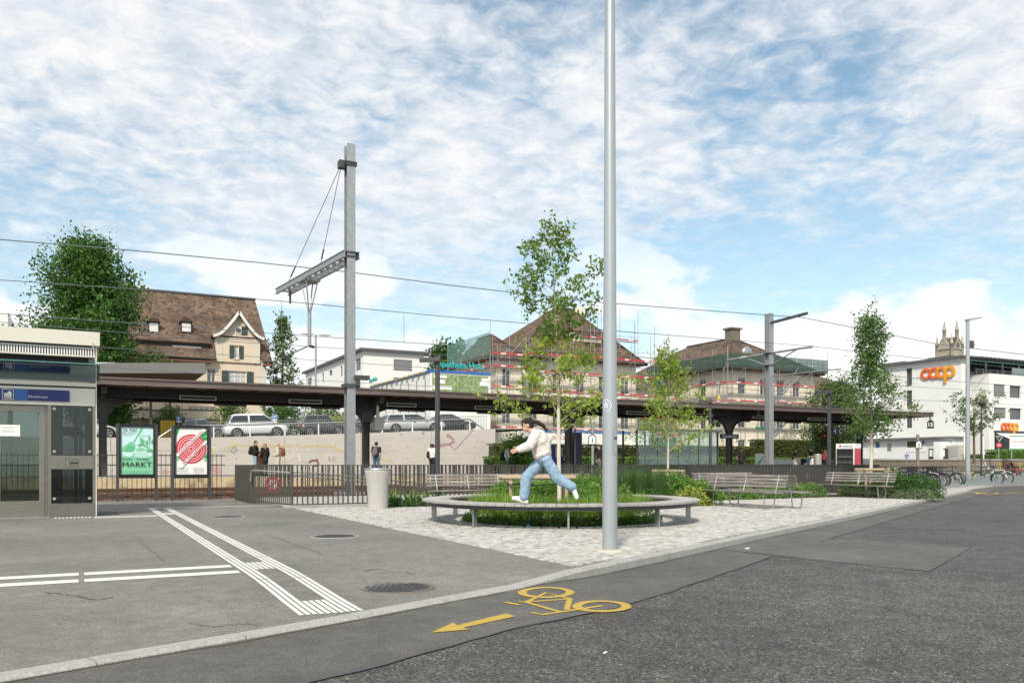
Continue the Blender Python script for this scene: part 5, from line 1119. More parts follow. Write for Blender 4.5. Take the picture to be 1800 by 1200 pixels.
wire('messenger wire of the platform track', [(0, 566), (390, 599), (518, 607), (780, 624), (1280, 656), (1440, 668), (1601, 679), (1800, 691)], 38.9, .013)
wire('contact wire of the platform track', [(0, 600), (524, 631), (780, 648), (1280, 682), (1600, 702), (1800, 712)], 38.9, .012)
wire('lowest overhead wire above the rear platform track', [(0, 632), (387, 659), (640, 673), (1000, 690), (1440, 712), (1800, 730)], 51., .014)
for i, (x, y0, y1) in enumerate(((710, 551, 604), (1437, 610, 650), (495, 530, 590), (862, 563, 613))):
    a, c = W(x, y0, 32.0), W(x, y1, 32.0); o = MB().tube([a, c], .008, 4).build('dropper_wire', M_wire); tag(o, ('thin vertical dropper wire right of the tall mast', 'thin dropper wire right of the two armed mast', 'thin dropper wire beside the ladder arm tip', 'thin dropper wire left of the oak')[i], 'wire')
# ---- concrete retaining wall, sloping car park above, guard rails
WN = 56.; wx1 = W(871, 760, WN).x
def wz(t): return 2.82 + (t - 7.65) * .0475 if t > 7.65 else 2.82 + (t - 7.65) * .012
M_wall = mat('board_marked_concrete', (.60, .57, .52), .85, col2=(.47, .445, .405), scale=2.2, stretch=(.5, 1, 2.5), bump=.15, bscale=30, col3=(.44, .42, .385), scale3=.5, nr=.75, detail=9)
wl = thing('retaining_wall', 'long pale concrete retaining wall scrawled with graffiti behind the platform', 'wall', (0, WN, -.1))
x = -40.
while x < wx1 - .1:
    xe = min(x + 5.2, wx1); MB().add([(x + .012, WN, -.1), (xe - .012, WN, -.1), (xe - .012, WN + .4, -.1), (x + .012, WN + .4, -.1), (x + .012, WN, wz(x)), (xe - .012, WN, wz(xe)), (xe - .012, WN + .4, wz(xe)), (x + .012, WN + .4, wz(x))], [(0, 3, 2, 1), (4, 5, 6, 7), (0, 1, 5, 4), (1, 2, 6, 5), (2, 3, 7, 6), (3, 0, 4, 7)]).build('wall_panel', M_wall, wl)
    x = xe
b = MB(); x = -8
while x < wx1 - .5:
    for z in (.6, 1.5, 2.4): b.lathe([(.035, -.004), (.035, .0)], (x, WN - .001, z), 8, 'y')
    x += 1.3
stuff(b.build('tie_holes', flat('tie_hole', (.10, .10, .095)), wl))
for z in (1.05, 1.95): MB().box(-10, wx1 - .02, WN - .004, WN - .001, z, z + .012).build('board_line', flat('board_line', (.34, .33, .31)), wl)
def graf(px, w_, col, nm):
    q = [W(x, y, WN - .006) for x, y in px]; b = MB(); vs = []
    for i, p in enumerate(q):
        a, c = q[max(0, i - 1)], q[min(len(q) - 1, i + 1)]; dd = Vector((c.x - a.x, c.z - a.z)).normalized() * w_ * random.uniform(.6, 1.2) / 2; vs += [(p.x - dd.y, WN - .006, p.z + dd.x), (p.x + dd.y, WN - .006, p.z - dd.x)]
    b.add(vs, [(2 * i, 2 * i + 1, 2 * i + 3, 2 * i + 2) for i in range(len(q) - 1)]); b.build('graffiti', flat(nm, col, .8), wl)
Yl, Pu, Gr, Pk, Wh = (.58, .47, .21), (.42, .24, .28), (.33, .32, .30), (.52, .37, .34), (.66, .65, .61)
graf([(402, 788), (408, 783), (416, 782), (440, 783), (480, 783.5), (515, 783)], .14, Yl, 'graf_yellow'); graf([(524, 783), (530, 788), (537, 784), (548, 783), (565, 784), (583, 783.5), (590, 789), (604, 793)], .13, Yl, 'graf_yellow')
graf([(364, 775), (370, 788), (378, 797)], .2, Yl, 'graf_yellow'); graf([(668, 806), (680, 808), (692, 813)], .1, Yl, 'graf_yellow')
graf([(785, 764), (795, 770), (798, 776), (790, 780), (775, 783), (760, 784)], .22, Pu, 'graf_purple'); graf([(790, 780), (796, 787), (799, 791), (808, 782), (820, 768), (832, 755)], .10, Pu, 'graf_purple')
graf([(704, 762), (706, 764)], .15, Pu, 'graf_purple'); graf([(742, 760), (746, 763)], .14, Pu, 'graf_purple'); graf([(543, 813), (548, 809), (558, 809), (560, 817), (550, 819)], .2, (.22, .10, .12), 'graf_maroon')
graf([(578, 802), (579, 808), (582, 811)], .1, Pu, 'graf_purple'); graf([(585, 803), (587, 811)], .1, Gr, 'graf_grey'); graf([(407, 789), (412, 785), (416, 790), (411, 796), (405, 792)], .12, Gr, 'graf_grey')
graf([(505, 808), (514, 801), (518, 792)], .1, Wh, 'graf_white'); graf([(524, 797), (526, 806), (528, 811)], .1, Wh, 'graf_white')
for x0 in range(0, 40, 8): graf([(697 + x0, 827), (699 + x0, 820), (702 + x0, 829), (704 + x0, 819)], .12, Pk, 'graf_pink')
graf([(370, 826), (374, 821), (380, 822), (384, 829), (380, 836)], .5, Pk, 'graf_pink'); graf([(285, 832), (290, 828), (296, 832)], .4, Pk, 'graf_pink')
# car park deck
M_deck = mat('parking_asphalt', (.12, .117, .11), .9, col2=(.09, .088, .083), scale=12)
struct(MB().add([(x_, y_, wz(x_) - .06) for y_ in (WN + .4, 66) for x_ in (-60, 7.65, wx1, wx1 + 6)], [(0, 1, 5, 4), (1, 2, 6, 5), (2, 3, 7, 6)]).build('parking_street', M_deck))
struct(MB().add([(-400, 66, 2.6), (wx1 + 4, 66, 2.9), (wx1 + 4, 150, 2.9), (-400, 150, 2.6), (-400, 56.4, 2.2), (-60, 56.4, 2.2), (-60, 66, 2.6)], [(0, 1, 2, 3), (4, 5, 6, 0)]).build('upper_ground', M_terr))
gr = thing('guard_rail', 'thick pale tubular guard rail on top of the concrete wall', 'guard rail', (15, WN + .2, 3)); xs = xr(W(310, 770, WN).x, W(828, 740, WN).x, 9)
MB().tube([(xs[0] - 1.0, WN + .2, wz(xs[0]) - .0), (xs[0], WN + .2, wz(xs[0]) + .72)] + [(x_, WN + .2, wz(x_) + .78) for x_ in xs[1:]] + [(xs[-1] + 1.15, WN + .2, wz(xs[-1]) + .05)], .055, 8).build('tube', M_galv, gr)
for x_ in xs: rod('post', M_white, gr, (x_, WN + .22, wz(x_) - .02), (x_, WN + .22, wz(x_) + .75), .07)
pf = thing('picket_fence', 'fine pale metal picket fence between the wall and the parked cars', 'fence', (15, WN + .35, 3)); x = W(365, 760, WN + .35).x
while x < wx1 - .5: rod('picket', M_galv, pf, (x, WN + .35, wz(x) - .02), (x, WN + .35, wz(x) + 1.02), .018); x += .13
rod('fence_rail', M_galv, pf, (W(365, 760, WN).x, WN + .36, wz(W(365, 760, WN).x) + 1.0), (wx1 - .5, WN + .36, wz(wx1 - .5) + 1.0), .03)
# ---- cars
M_tyre = flat('tyre_rubber', (.014, .014, .015), .8); M_rim = flat('alloy_rim', (.42, .43, .44), .35, .7); M_head = flat('headlamp', (.65, .68, .70), .1); M_tail = flat('tail_lamp', (.40, .015, .02), .2)
GLc = flat('car_glass', (.035, .045, .05), .06); M_trim = flat('car_trim', (.02, .02, .022), .6)
def car(label, px0, px1, n, col, kind, flip=False):
    a, c = W(px0, 760, n).x, W(px1, 760, n).x; L_ = c - a; xm = (a + c) / 2; z = wz(xm) - .06
    T_ = thing('parked_car', label, 'car', (xm, n, z), (math.pi if flip else 0), 'cars parked above the concrete wall'); T_.rotation_euler = (0, -math.atan(.0475), math.pi if flip else 0)
    m = mat('car_paint_%d' % int(px0), col, .25, .05, col2=tuple(q * .93 for q in col), coat=.8)
    # stations: x fraction from rear (0) to nose (1): belt height, roof height, half width at belt, half width at roof
    K = {'suv': dict(H=1.64, belt=1.02, hood=.98, tail=1.0, rear=.06, cr=.14, cw=.62, nose=.80, W=.92), 'mini': dict(H=1.50, belt=.92, hood=.88, tail=.92, rear=.05, cr=.16, cw=.58, nose=.74, W=.82), 'wagon': dict(H=1.46, belt=.93, hood=.86, tail=.93, rear=.04, cr=.11, cw=.55, nose=.72, W=.89), 'sedan': dict(H=1.44, belt=.92, hood=.84, tail=.95, rear=.12, cr=.30, cw=.54, nose=.72, W=.89)}[kind]
    S_ = [(0, .55, K['tail'] - .25, .80), (.015, .34, K['tail'] - .10, .93), (.05, .26, K['tail'], .98), (.2, .24, K['belt'] + .03, 1), (.45, .24, K['belt'], 1), (K['nose'], .24, K['belt'] - .02, 1), (.86, .24, K['hood'] - .04, .98), (.95, .25, K['hood'] - .14, .93), (.985, .32, K['hood'] - .26, .84), (1., .45, K['hood'] - .36, .70)]
    b = MB(); b.smooth = True; vs = []; N_ = 10
    for f_, zb, zt, w_ in S_:
        x_ = (f_ - .5) * L_; hw = K['W'] * w_
        for y_, zz in ((-hw * .90, zb), (-hw, zb + .12), (-hw * 1.01, zb + (zt - zb) * .55), (-hw * .96, zt - .06), (-hw * .80, zt), (hw * .80, zt), (hw * .96, zt - .06), (hw * 1.01, zb + (zt - zb) * .55), (hw, zb + .12), (hw * .90, zb)): vs.append((x_, y_, zz))
    k = len(S_); fs = [(i * N_ + j, (i + 1) * N_ + j, (i + 1) * N_ + (j + 1) % N_, i * N_ + (j + 1) % N_) for i in range(k - 1) for j in range(N_)] + [tuple(range(N_)), tuple(range(k * N_ - 1, (k - 1) * N_ - 1, -1))]
    b.add(vs, fs); body = b.build('body', m, T_, local=True)
    # greenhouse
    g = [(K['rear'], K['belt'], .90), (K['cr'], K['H'] - .03, .70), (K['cw'] - .14, K['H'], .72), (K['cw'], K['H'] - .05, .70), (K['nose'] + .03, K['belt'] - .03, .88)]
    x_ = lambda f_: (f_ - .5) * L_
    def pan(nm, p0, p1, p2, p3, mm, par=T_): return MB().add([p0, p1, p2, p3], [(0, 1, 2, 3)]).build(nm, mm, par, local=True)
    hwb, hwr = K['W'] * .93, K['W'] * .72; zb = K['belt'] + .0; zr = K['H'] - .06
    pil = [K['rear'] + .02, K['cr'] + .03, (K['cr'] + K['cw']) / 2, K['cw'] - .01, K['nose'] + .03]
    cab = MB(); cab.smooth = False; rr = [(K['rear'], zb, hwb), (K['cr'], zr, hwr), (K['cw'], zr, hwr), (K['nose'] + .03, zb - .02, hwb)]
    V = [(x_(f_), s * h, z_) for s in (-1, 1) for f_, z_, h in rr]; rt = [(x_(K['cr'] + .02), -hwr * .8, K['H']), (x_(K['cw'] - .03), -hwr * .8, K['H']), (x_(K['cw'] - .03), hwr * .8, K['H']), (x_(K['cr'] + .02), hwr * .8, K['H'])]
    cab.add(V + rt, [(0, 3, 2, 1), (4, 5, 6, 7), (8, 9, 10, 11), (1, 2, 9, 8), (6, 5, 11, 10), (1, 8, 11, 5), (2, 6, 10, 9), (0, 1, 5, 4), (2, 3, 7, 6)]); cab.build('cabin', m, T_, local=True)
    def side(f0, f1, s, inset=.06):
        def edge(f_, t_):   # t_ 0 belt .. 1 roof along the side plane at station f_
            if f_ < K['cr']: top = (f_ - K['rear']) / (K['cr'] - K['rear'])
            elif f_ > K['cw']: top = 1 - (f_ - K['cw']) / (K['nose'] + .03 - K['cw'])
            else: top = 1.
            top = max(0, min(1, top)); tt = .08 + (top - .16) * t_ if top > .2 else .08
            return (x_(f_), s * (hwb + (hwr - hwb) * tt + .008), zb + (zr - zb) * tt)
        fs_ = np.linspace(f0, f1, 6); vs_ = [edge(f_, 0) for f_ in fs_] + [edge(f_, 1) for f_ in fs_[::-1]]
        MB().add(vs_, [tuple(range(12))]).build('side_window', GLc, T_, local=True)
    for s in (-1, 1): side(K['rear'] + .035, (K['cr'] + K['cw']) / 2 - .012, s); side((K['cr'] + K['cw']) / 2 + .012, K['nose'] - .03, s)
    f0, f1 = K['cw'] + .008, K['nose'] + .018; o_ = .012
    pan('windscreen', (x_(f1) + o_, -hwb * .86, zb + .01), (x_(f1) + o_, hwb * .86, zb + .01), (x_(f0) + o_, hwr * .9, zr - .02), (x_(f0) + o_, -hwr * .9, zr - .02), GLc); pan('rear_window', (x_(K['rear'] + .01) - o_, -hwb * .84, zb + .06), (x_(K['cr'] - .005) - o_, -hwr * .88, zr - .03), (x_(K['cr'] - .005) - o_, hwr * .88, zr - .03), (x_(K['rear'] + .01) - o_, hwb * .84, zb + .06), GLc)
    wr = .34 if kind != 'mini' else .31
    for f_ in (.185, .80):
        for s in (-1, 1):
            y_ = s * K['W']
            MB().lathe([(wr + .055, -.10), (wr + .055, .012)], (x_(f_), y_ - (0 if s < 0 else 0), wr), 20, 'y').build('wheel_arch', M_trim, T_, local=True)
            w_ = MB().lathe([(wr * .6, -.11), (wr, -.10), (wr, .10), (wr * .6, .11)], (x_(f_), y_ + s * .02, wr), 20, 'y').build('wheel', M_tyre, T_, local=True)
            b = MB().lathe([(wr * .20, -.118), (wr * .20, .118)], (x_(f_), y_ + s * .02, wr), 10, 'y').lathe([(wr * .62, -.112), (wr * .66, -.116), (wr * .66, .116), (wr * .62, .112)], (x_(f_), y_ + s * .02, wr), 20, 'y') if False else MB()
            for q in range(5):
                an = q * 1.2566 + .3; b.bar((x_(f_), y_ + s * .135, wr), (x_(f_) + math.cos(an) * wr * .64, y_ + s * .135, wr + math.sin(an) * wr * .64), .06, .012, up=(0, 1, 0))
            b.tube([(x_(f_) + math.cos(q) * wr * .66, y_ + s * .13, wr + math.sin(q) * wr * .66) for q in np.linspace(0, 6.283, 21)[:-1]], .018, 5, closed=True); b.build('rim', M_rim, w_, local=True)
    for s in (-1, 1):
        MB().ell((x_(.955), s * K['W'] * .70, K['hood'] - .22), (.13, .17, .075)).build('headlight', M_head, T_, local=True); MB().ell((x_(.028), s * K['W'] * .78, K['tail'] - .13), (.08, .16, .10)).build('tail_light', M_tail, T_, local=True)
        MB().ell((x_(K['nose'] - .06), s * (K['W'] + .10), zb + .07), (.09, .10, .065)).build('mirror', m, T_, local=True)
        MB().box(x_(.47), x_(.51), s * K['W'] * 1.0 - .012, s * K['W'] * 1.0 + .012, zb - .14, zb - .11).build('door_handle', M_trim, T_, local=True)
    MB().box(x_(1) - .03, x_(1) + .008, -.5, .5, .40, K['hood'] - .34).build('grille', M_trim, T_, local=True); MB().box(x_(.2), x_(.8), -K['W'] * .98, K['W'] * .98, .18, .27).build('sill', M_trim, T_, local=True)
car('white sport utility car parked above the wall left of the tall mast', 392, 504, 58.6, (.80, .81, .82), 'suv')
car('small dark grey car parked above the wall beside the bright hedge', 525, 606, 58.6, (.075, .08, .085), 'mini')
car('silver estate car parked above the wall right of the departure display', 668, 778, 58.6, (.50, .52, .53), 'wagon')
car('black car parked last in the row near the end of the wall', 745, 832, 60.8, (.025, .03, .03), 'sedan')
car('dark hatchback half hidden behind the tall mast', 608, 680, 61.2, (.06, .065, .07), 'sedan')
car('blue grey car parked behind the white sport utility car', 318, 396, 60.4, (.10, .14, .18), 'wagon')
car('pale car parked above the wall left of the poster cases', 118, 208, 58.8, (.45, .47, .48), 'sedan')
def parking_sign(px, y0, y1, d, label):
    q = P(px, (y0 + y1) / 2, d); s = (y1 - y0) / F * d; T_ = thing('parking_sign', label, 'sign', (q.x, q.y, 2.8)); B('post', M_galv, T_, q.x - .03, q.x + .03, q.y, q.y + .06, 2.8, q.z + s / 2); b = B('plate', flat('sign_white', (.8, .8, .8)), T_, q.x - s * .45, q.x + s * .45, q.y - .03, q.y - .01, q.z - s * .6, q.z + s / 2)
    B('blue_field', flat('parking_blue', (.02, .20, .58)), b, q.x - s * .42, q.x + s * .42, q.y - .034, q.y - .031, q.z - s * .32, q.z + s * .47); text('lettering', 'P', M_white, b, (q.x, q.y - .040, q.z + s * .07), h=s * .58, bold=.02)
parking_sign(314.5, 732, 741, 62, 'blue parking sign above the red and white poster'); parking_sign(483, 729.5, 738, 61, 'blue parking sign behind the white sport utility car')
q = P(295, 755, 59.5); o = thing('yellow_container', 'yellow ribbed container between the two poster cases', 'container', (q.x, q.y, wz(q.x)))
for k in range(5): B('ribbed_panel', flat('container_yellow', (.62, .42, .03)), o, q.x - .45 + k * .19, q.x - .45 + k * .19 + .17, q.y, q.y + .6 + .02 * (k % 2), wz(q.x) - .1, 4.25)
# ================================================================ BUILDINGS
M_plC = mat('cream_render', (.66, .555, .43), .9, col2=(.60, .50, .385), scale=1.2, bump=.1, bscale=40)
M_plC2 = mat('pale_quoin', (.62, .58, .49), .9, col2=(.56, .52, .44), scale=2)
M_plW = mat('white_render', (.76, .76, .75), .9, col2=(.71, .71, .70), scale=.7, bump=.05, bscale=40)
M_plB = mat('old_stone_render', (.82, .755, .62), .9, col2=(.72, .66, .53), scale=.9, bump=.15, bscale=25, col3=(.56, .50, .40), scale3=.35)
M_frameW = flat('window_frame_white', (.72, .72, .70), .5); M_frameD = flat('window_frame_dark', (.06, .06, .065), .5); M_shut = flat('shutter_green', (.035, .06, .055), .6); M_shutg = flat('blind_grey', (.20, .20, .205), .6)
GLw = mat('window_glass', (.06, .07, .08), .06, col2=(.11, .12, .13), scale=.5); M_curt = flat('curtain', (.45, .46, .46), .6)
def tile_mat(name, a, c, sc):
    m = bpy.data.materials.new(name); m.use_nodes = True; nt = m.node_tree; L = nt.links.new; p = nt.nodes['Principled BSDF']; p.inputs['Roughness'].default_value = .85
    tc = nt.nodes.new('ShaderNodeTexCoord'); mp = nt.nodes.new('ShaderNodeMapping'); mp.vector_type = 'POINT'; L(tc.outputs['UV'], mp.inputs[0]); br = nt.nodes.new('ShaderNodeTexBrick'); L(mp.outputs[0], br.inputs[0])
    br.inputs['Scale'].default_value = 1.; br.inputs['Brick Width'].default_value = sc; br.inputs['Row Height'].default_value = sc * .85; br.inputs['Mortar Size'].default_value = .02; br.inputs['Bias'].default_value = 0
    br.inputs['Color1'].default_value = (*a, 1); br.inputs['Color2'].default_value = (*c, 1); br.inputs['Mortar'].default_value = (*(q * .35 for q in a), 1)
    n = nt.nodes.new('ShaderNodeTexNoise'); n.inputs['Scale'].default_value = .55; n.inputs['Detail'].default_value = 6; L(tc.outputs['UV'], n.inputs[0]); mx = nt.nodes.new('ShaderNodeMix'); mx.data_type = 'RGBA'; mx.blend_type = 'MULTIPLY'; mx.inputs[0].default_value = 1
    mr = nt.nodes.new('ShaderNodeMapRange'); L(n.outputs[0], mr.inputs[0]); mr.inputs[1].default_value = .3; mr.inputs[2].default_value = .7; mr.inputs[3].default_value = .5; mr.inputs[4].default_value = 1.3
    L(br.outputs[0], mx.inputs[6]); L(mr.outputs[0], mx.inputs[7]); L(mx.outputs[2], p.inputs['Base Color'])
    bp = nt.nodes.new('ShaderNodeBump'); bp.inputs['Strength'].default_value = .6; bp.inputs['Distance'].default_value = .05; L(br.outputs['Fac'], bp.inputs['Height']); bp.invert = True; L(bp.outputs[0], p.inputs['Normal']); MATS[name] = m; return m
M_tileA = tile_mat('brown_tiles', (.205, .132, .088), (.068, .047, .035), .30); M_tileB = tile_mat('dark_tiles', (.18, .12, .08), (.065, .047, .035), .30); M_tileR = tile_mat('mixed_tiles', (.21, .12, .068), (.05, .036, .027), .32)
def roof_face(parent, name, pts, m, thick=.14):     # slab with UVs in metres: u along the eave, v up the slope
    p = [Vector(q) for q in pts]; n = (p[1] - p[0]).cross(p[2] - p[0]).normalized()
    if n.z < 0: p.reverse(); n = -n
    k = len(p); o = rootloc(parent); vs = [q - o for q in p] + [q - n * thick - o for q in p]; b = MB().add(vs, [tuple(range(k)), tuple(range(2 * k - 1, k - 1, -1))] + [(i, k + i, k + (i + 1) % k, (i + 1) % k) for i in range(k)])
    me = b.mesh(name, m); uv = me.uv_layers.new(); e = Vector((0, 0, 1)).cross(n).normalized(); f_ = n.cross(e)
    for l in me.loops: q = me.vertices[l.vertex_index].co + o; uv.data[l.index].uv = (q.dot(e), q.dot(f_))
    return link(name, me, parent)
def pt(axis, c, a, z, off=0.): return (a, c + off, z) if axis == 'y' else (c + off, a, z)
def facade(parent, axis, c, a0, a1, z0, z1, holes, m, name='wall', depth=.22):     # outside faces -axis
    As = sorted({a0, a1, *[h[i] for h in holes for i in (0, 1)]}); Zs = sorted({z0, z1, *[h[i] for h in holes for i in (2, 3)]}); b = MB()
    for i in range(len(As) - 1):
        for j in range(len(Zs) - 1):
            am, zm = (As[i] + As[i + 1]) / 2, (Zs[j] + Zs[j + 1]) / 2
            if any(h[0] < am < h[1] and h[2] < zm < h[3] for h in holes): continue
            b.add([pt(axis, c, As[i], Zs[j]), pt(axis, c, As[i + 1], Zs[j]), pt(axis, c, As[i + 1], Zs[j + 1]), pt(axis, c, As[i], Zs[j + 1])], [(0, 1, 2, 3)])
    for h in holes:
        q = [(h[0], h[2]), (h[1], h[2]), (h[1], h[3]), (h[0], h[3])]
        for k in range(4): b.add([pt(axis, c, *q[k]), pt(axis, c, *q[(k + 1) % 4]), pt(axis, c, *q[(k + 1) % 4], depth), pt(axis, c, *q[k], depth)], [(0, 1, 2, 3)])
    return b.build(name, m, parent)
def abox(b, axis, c, a0, a1, o0, o1, z0, z1): return b.box(a0, a1, c + o0, c + o1, z0, z1) if axis == 'y' else b.box(c + o0, c + o1, a0, a1, z0, z1)
def window(parent, axis, c, h, fm=None, gm=None, mull=1, trans=1, shutters=False, sill=True, depth=.16, fw=.07, blind=0., sm=None):
    a0, a1, z0, z1 = h; b = MB(); fm = fm or M_frameW
    for r in ((a0, a0 + fw, z0, z1), (a1 - fw, a1, z0, z1), (a0 + fw, a1 - fw, z0, z0 + fw), (a0 + fw, a1 - fw, z1 - fw, z1)): abox(b, axis, c, r[0], r[1], depth - .04, depth + .04, r[2], r[3])
    for k in range(mull): x_ = a0 + (a1 - a0) * (k + 1) / (mull + 1); abox(b, axis, c, x_ - fw * .45, x_ + fw * .45, depth - .035, depth + .035, z0 + fw, z1 - fw)
    for k in range(trans): z_ = z0 + (z1 - z0) * (.66 if trans == 1 else (k + 1) / (trans + 1)); abox(b, axis, c, a0 + fw, a1 - fw, depth - .03, depth + .03, z_ - .025, z_ + .025)
    w_ = b.build('window', fm, parent); g = MB(); abox(g, axis, c, a0 + fw, a1 - fw, depth - .005, depth + .005, z0 + fw, z1 - fw); g.build('pane', gm or GLw, w_)
    if blind: g = MB(); abox(g, axis, c, a0 + .01, a1 - .01, depth - .10, depth - .06, z1 - (z1 - z0) * blind, z1); g.build('blind', M_shutg, w_)
    if sill: g = MB(); abox(g, axis, c, a0 - .08, a1 + .08, -.08, .1, z0 - .10, z0 - .004); g.build('sill', sm or M_plC2, w_)
    if shutters:
        sw = (a1 - a0) * .5
        for x0, x1 in ((a0 - sw - .02, a0 - .02), (a1 + .02, a1 + sw + .02)): g = MB(); abox(g, axis, c, x0, x1, -.06, -.012, z0, z1); g.build('shutter', M_shut, parent)
    return w_
def rect(x0, x1, y0, y1, n):      # pixel rectangle on plane Y = n
    a, c = W(x0, y0, n).x, W(x1, y0, n).x; d = dN((x0 + x1) / 2, n); return (a, c, CAMZ - (y1 - HY) / F * d, CAMZ - (y0 - HY) / F * d)
def rectT(x0, x1, y0, y1, t):     # pixel rectangle on plane X = t (returns Y range)
    a, c = WT(x0, y0, t).y, WT(x1, y0, t).y; d = dT((x0 + x1) / 2, t); a, c = sorted((a, c)); return (a, c, CAMZ - (y1 - HY) / F * d, CAMZ - (y0 - HY) / F * d)
# ---- cream house with the big tiled roof
def cream_house():
    n = 78.; t0, t1 = .5, 15.0; T_ = thing('cream_house', 'cream rendered house with a steep brown tiled roof and curved gable', 'house', (6, n, 2.5)); ze, zr = 10.55, 17.2; nr = 84.2
    hs = [rect(402.5, 433, 652, 674, n), rect(398, 408, 716, 730, n), rect(425, 433, 716, 730, n), rect(246, 262, 714, 722, n), rect(364, 379, 648, 672, n), rect(330, 378, 714, 723, n), rect(185, 196, 742, 760, n), rect(352, 372, 742, 752, n)]
    hs = [h for h in hs if h[2] > 2.6]
    facade(T_, 'y', n, t0, t1, 2.5, ze + .1, hs, M_plC)
    h = hs[0]; w_ = (h[1] - h[0]); 
    window(T_, 'y', n, (h[0], h[1], h[2], h[3]), mull=2, trans=2, gm=M_curt, shutters=False)
    for x0, x1 in ((h[0] - .62, h[0] - .04), (h[1] + .04, h[1] + .62)): B('shutter', M_shut, T_, x0, x1, n - .06, n - .012, h[2], h[3])
    for h in hs[1:]: window(T_, 'y', n, h, mull=1 if h[1] - h[0] < 2.2 else 4, trans=1, gm=GLw)
    B('quoin', M_plC2, T_, t1 - .75, t1 + .03, n - .03, n + .3, 2.5, ze); B('wall', M_plC, T_, t1 - .3, t1, n + .31, 90, 2.5, ze + .1); B('wall', M_plC, T_, t0, t0 + .3, n + .31, 90, 2.5, ze + .1); B('wall', M_plC, T_, t0 + .3, t1 - .3, 89.7, 90, 2.5, ze)
    MB().prism([(n, ze), (90.2, ze), (nr, zr - .3)], 'x', t1 - .3, t1 - .05).build('gable_wall', M_plC, T_)
    # gable bay
    ga, gb = W(380, 600, n - .15).x, W(457, 600, n - .15).x; gz = CAMZ + (HY - 592) / F * dN(420, n); apz = CAMZ + (HY - 551) / F * dN(420, n); gc = (ga + gb) / 2; gn = n - .15
    gh = [rect(412, 419.5, 607, 630, gn)]
    facade(T_, 'y', gn, ga, gb, ze - .3, gz, gh, M_plC, 'gable_front', .2)
    B('bay_cheek', M_plC, T_, ga, ga + .2, gn + .01, n + 4, ze - .3, gz); B('bay_cheek', M_plC, T_, gb - .2, gb, gn + .01, n + 4, ze - .3, gz)
    for x0 in (ga, gb - .55): B('quoin', M_plC2, T_, x0, x0 + .55, gn - .03, gn - .004, ze - .3, gz - .1)
    h = gh[0]; window(T_, 'y', gn, h, mull=0, trans=1, gm=M_curt)
    for x0, x1 in ((h[0] - .42, h[0] - .03), (h[1] + .03, h[1] + .42)): B('shutter', M_shut, T_, x0, x1, gn - .06, gn - .012, h[2], h[3])
    half = (gb - ga) / 2 + .30; prof = [(0, apz), (.22, apz - .75), (.45, apz - 1.40), (.62, apz - 1.83), (.76, apz - 2.08), (.88, apz - 2.22), (1.0, apz - 2.28)]
    poly = [(gc - half * f_, z) for f_, z in prof[::-1]] + [(gc + half * f_, z) for f_, z in prof[1:]]
    MB().prism(poly + [(gb, gz - .02), (ga, gz - .02)], 'y', gn, gn + .25).build('gable_panel', M_plC, T_)
    for s in (-1, 1):
        for (f0, z0), (f1, z1) in zip(prof[:-1], prof[1:]): roof_face(T_, 'gable_roof', [(gc + s * half * f0, gn - .45, z0 + .2), (gc + s * half * f1, gn - .45, z1 + .2), (gc + s * half * f1, n + 5.6, z1 + .2), (gc + s * half * f0, n + 5.6, z0 + .2)], M_tileA)
        b = MB()
        for (f0, z0), (f1, z1) in zip(prof[:-1], prof[1:]): b.bar((gc + s * half * f0, gn - .48, z0 + .06), (gc + s * half * f1, gn - .48, z1 + .06), .06, .24, up=(0, 0, 1))
        b.build('bargeboard', M_frameW, T_)
    B('string_course', M_plC2, T_, ga - .05, gb + .05, gn - .05, gn - .004, gz - .22, gz - .14)
    ov = W(419, 581, gn); MB().lathe([(.34, -.03), (.34, .02)], (ov.x, gn - .03, ov.z), 18, 'y').build('oval_window', M_frameW, T_); MB().lathe([(.24, -.04), (.24, -.03)], (ov.x, gn - .035, ov.z), 18, 'y').build('pane', GLw, T_); q = rect(424.5, 434.5, 574, 589, gn); B('shutter', M_shut, T_, q[0], q[1], gn - .06, gn - .01, q[2], q[3])
    # main roof: lower strip, dormer band, upper slope
    ov_ = .45; e = lambda f_: (n - .7 + (nr - n + .7) * f_, ze - .15 + (zr - ze + .15) * f_)
    (y0, z0), (y1, z1) = e(0), e(1)
    roof_face(T_, 'roof_slope', [(t0, y0, z0), (ga - .1, y0, z0), (ga - .1, y1, z1), (t0, y1, z1)], M_tileA); roof_face(T_, 'roof_slope', [(ga - .1, *e(.30)), (gb + .1, *e(.30)), (gb + .1, y1, z1), (ga - .1, y1, z1)], M_tileA)
    roof_face(T_, 'roof_slope', [(gb + .1, y0, z0), (t1 + ov_, y0, z0), (t1 + ov_ - .3, y1, z1), (gb + .1, y1, z1)], M_tileA); roof_face(T_, 'rear_slope', [(t0, y1, z1), (t1 + .15, y1, z1), (t1 + .4, 91, ze - .2), (t0, 91, ze - .2)], M_tileA)
    MB().bar((t0, y1, z1 + .06), (t1 + .2, y1, z1 + .06), .30, .16).build('ridge_tiles', M_tileA, T_)
    for x0, x1 in ((t0, ga - .4), (gb + .25, t1 + .5)): MB().tube([(x0, y0 - .08, z0 - .02), (x1, y0 - .08, z0 - .02)], .09, 8).build('gutter', flat('copper_gutter', (.07, .06, .055)), T_); B('eaves_board', flat('eaves_red', (.30, .13, .09)), T_, x0, x1, y0 + .0, n + .1, z0 - .32, z0 - .17)
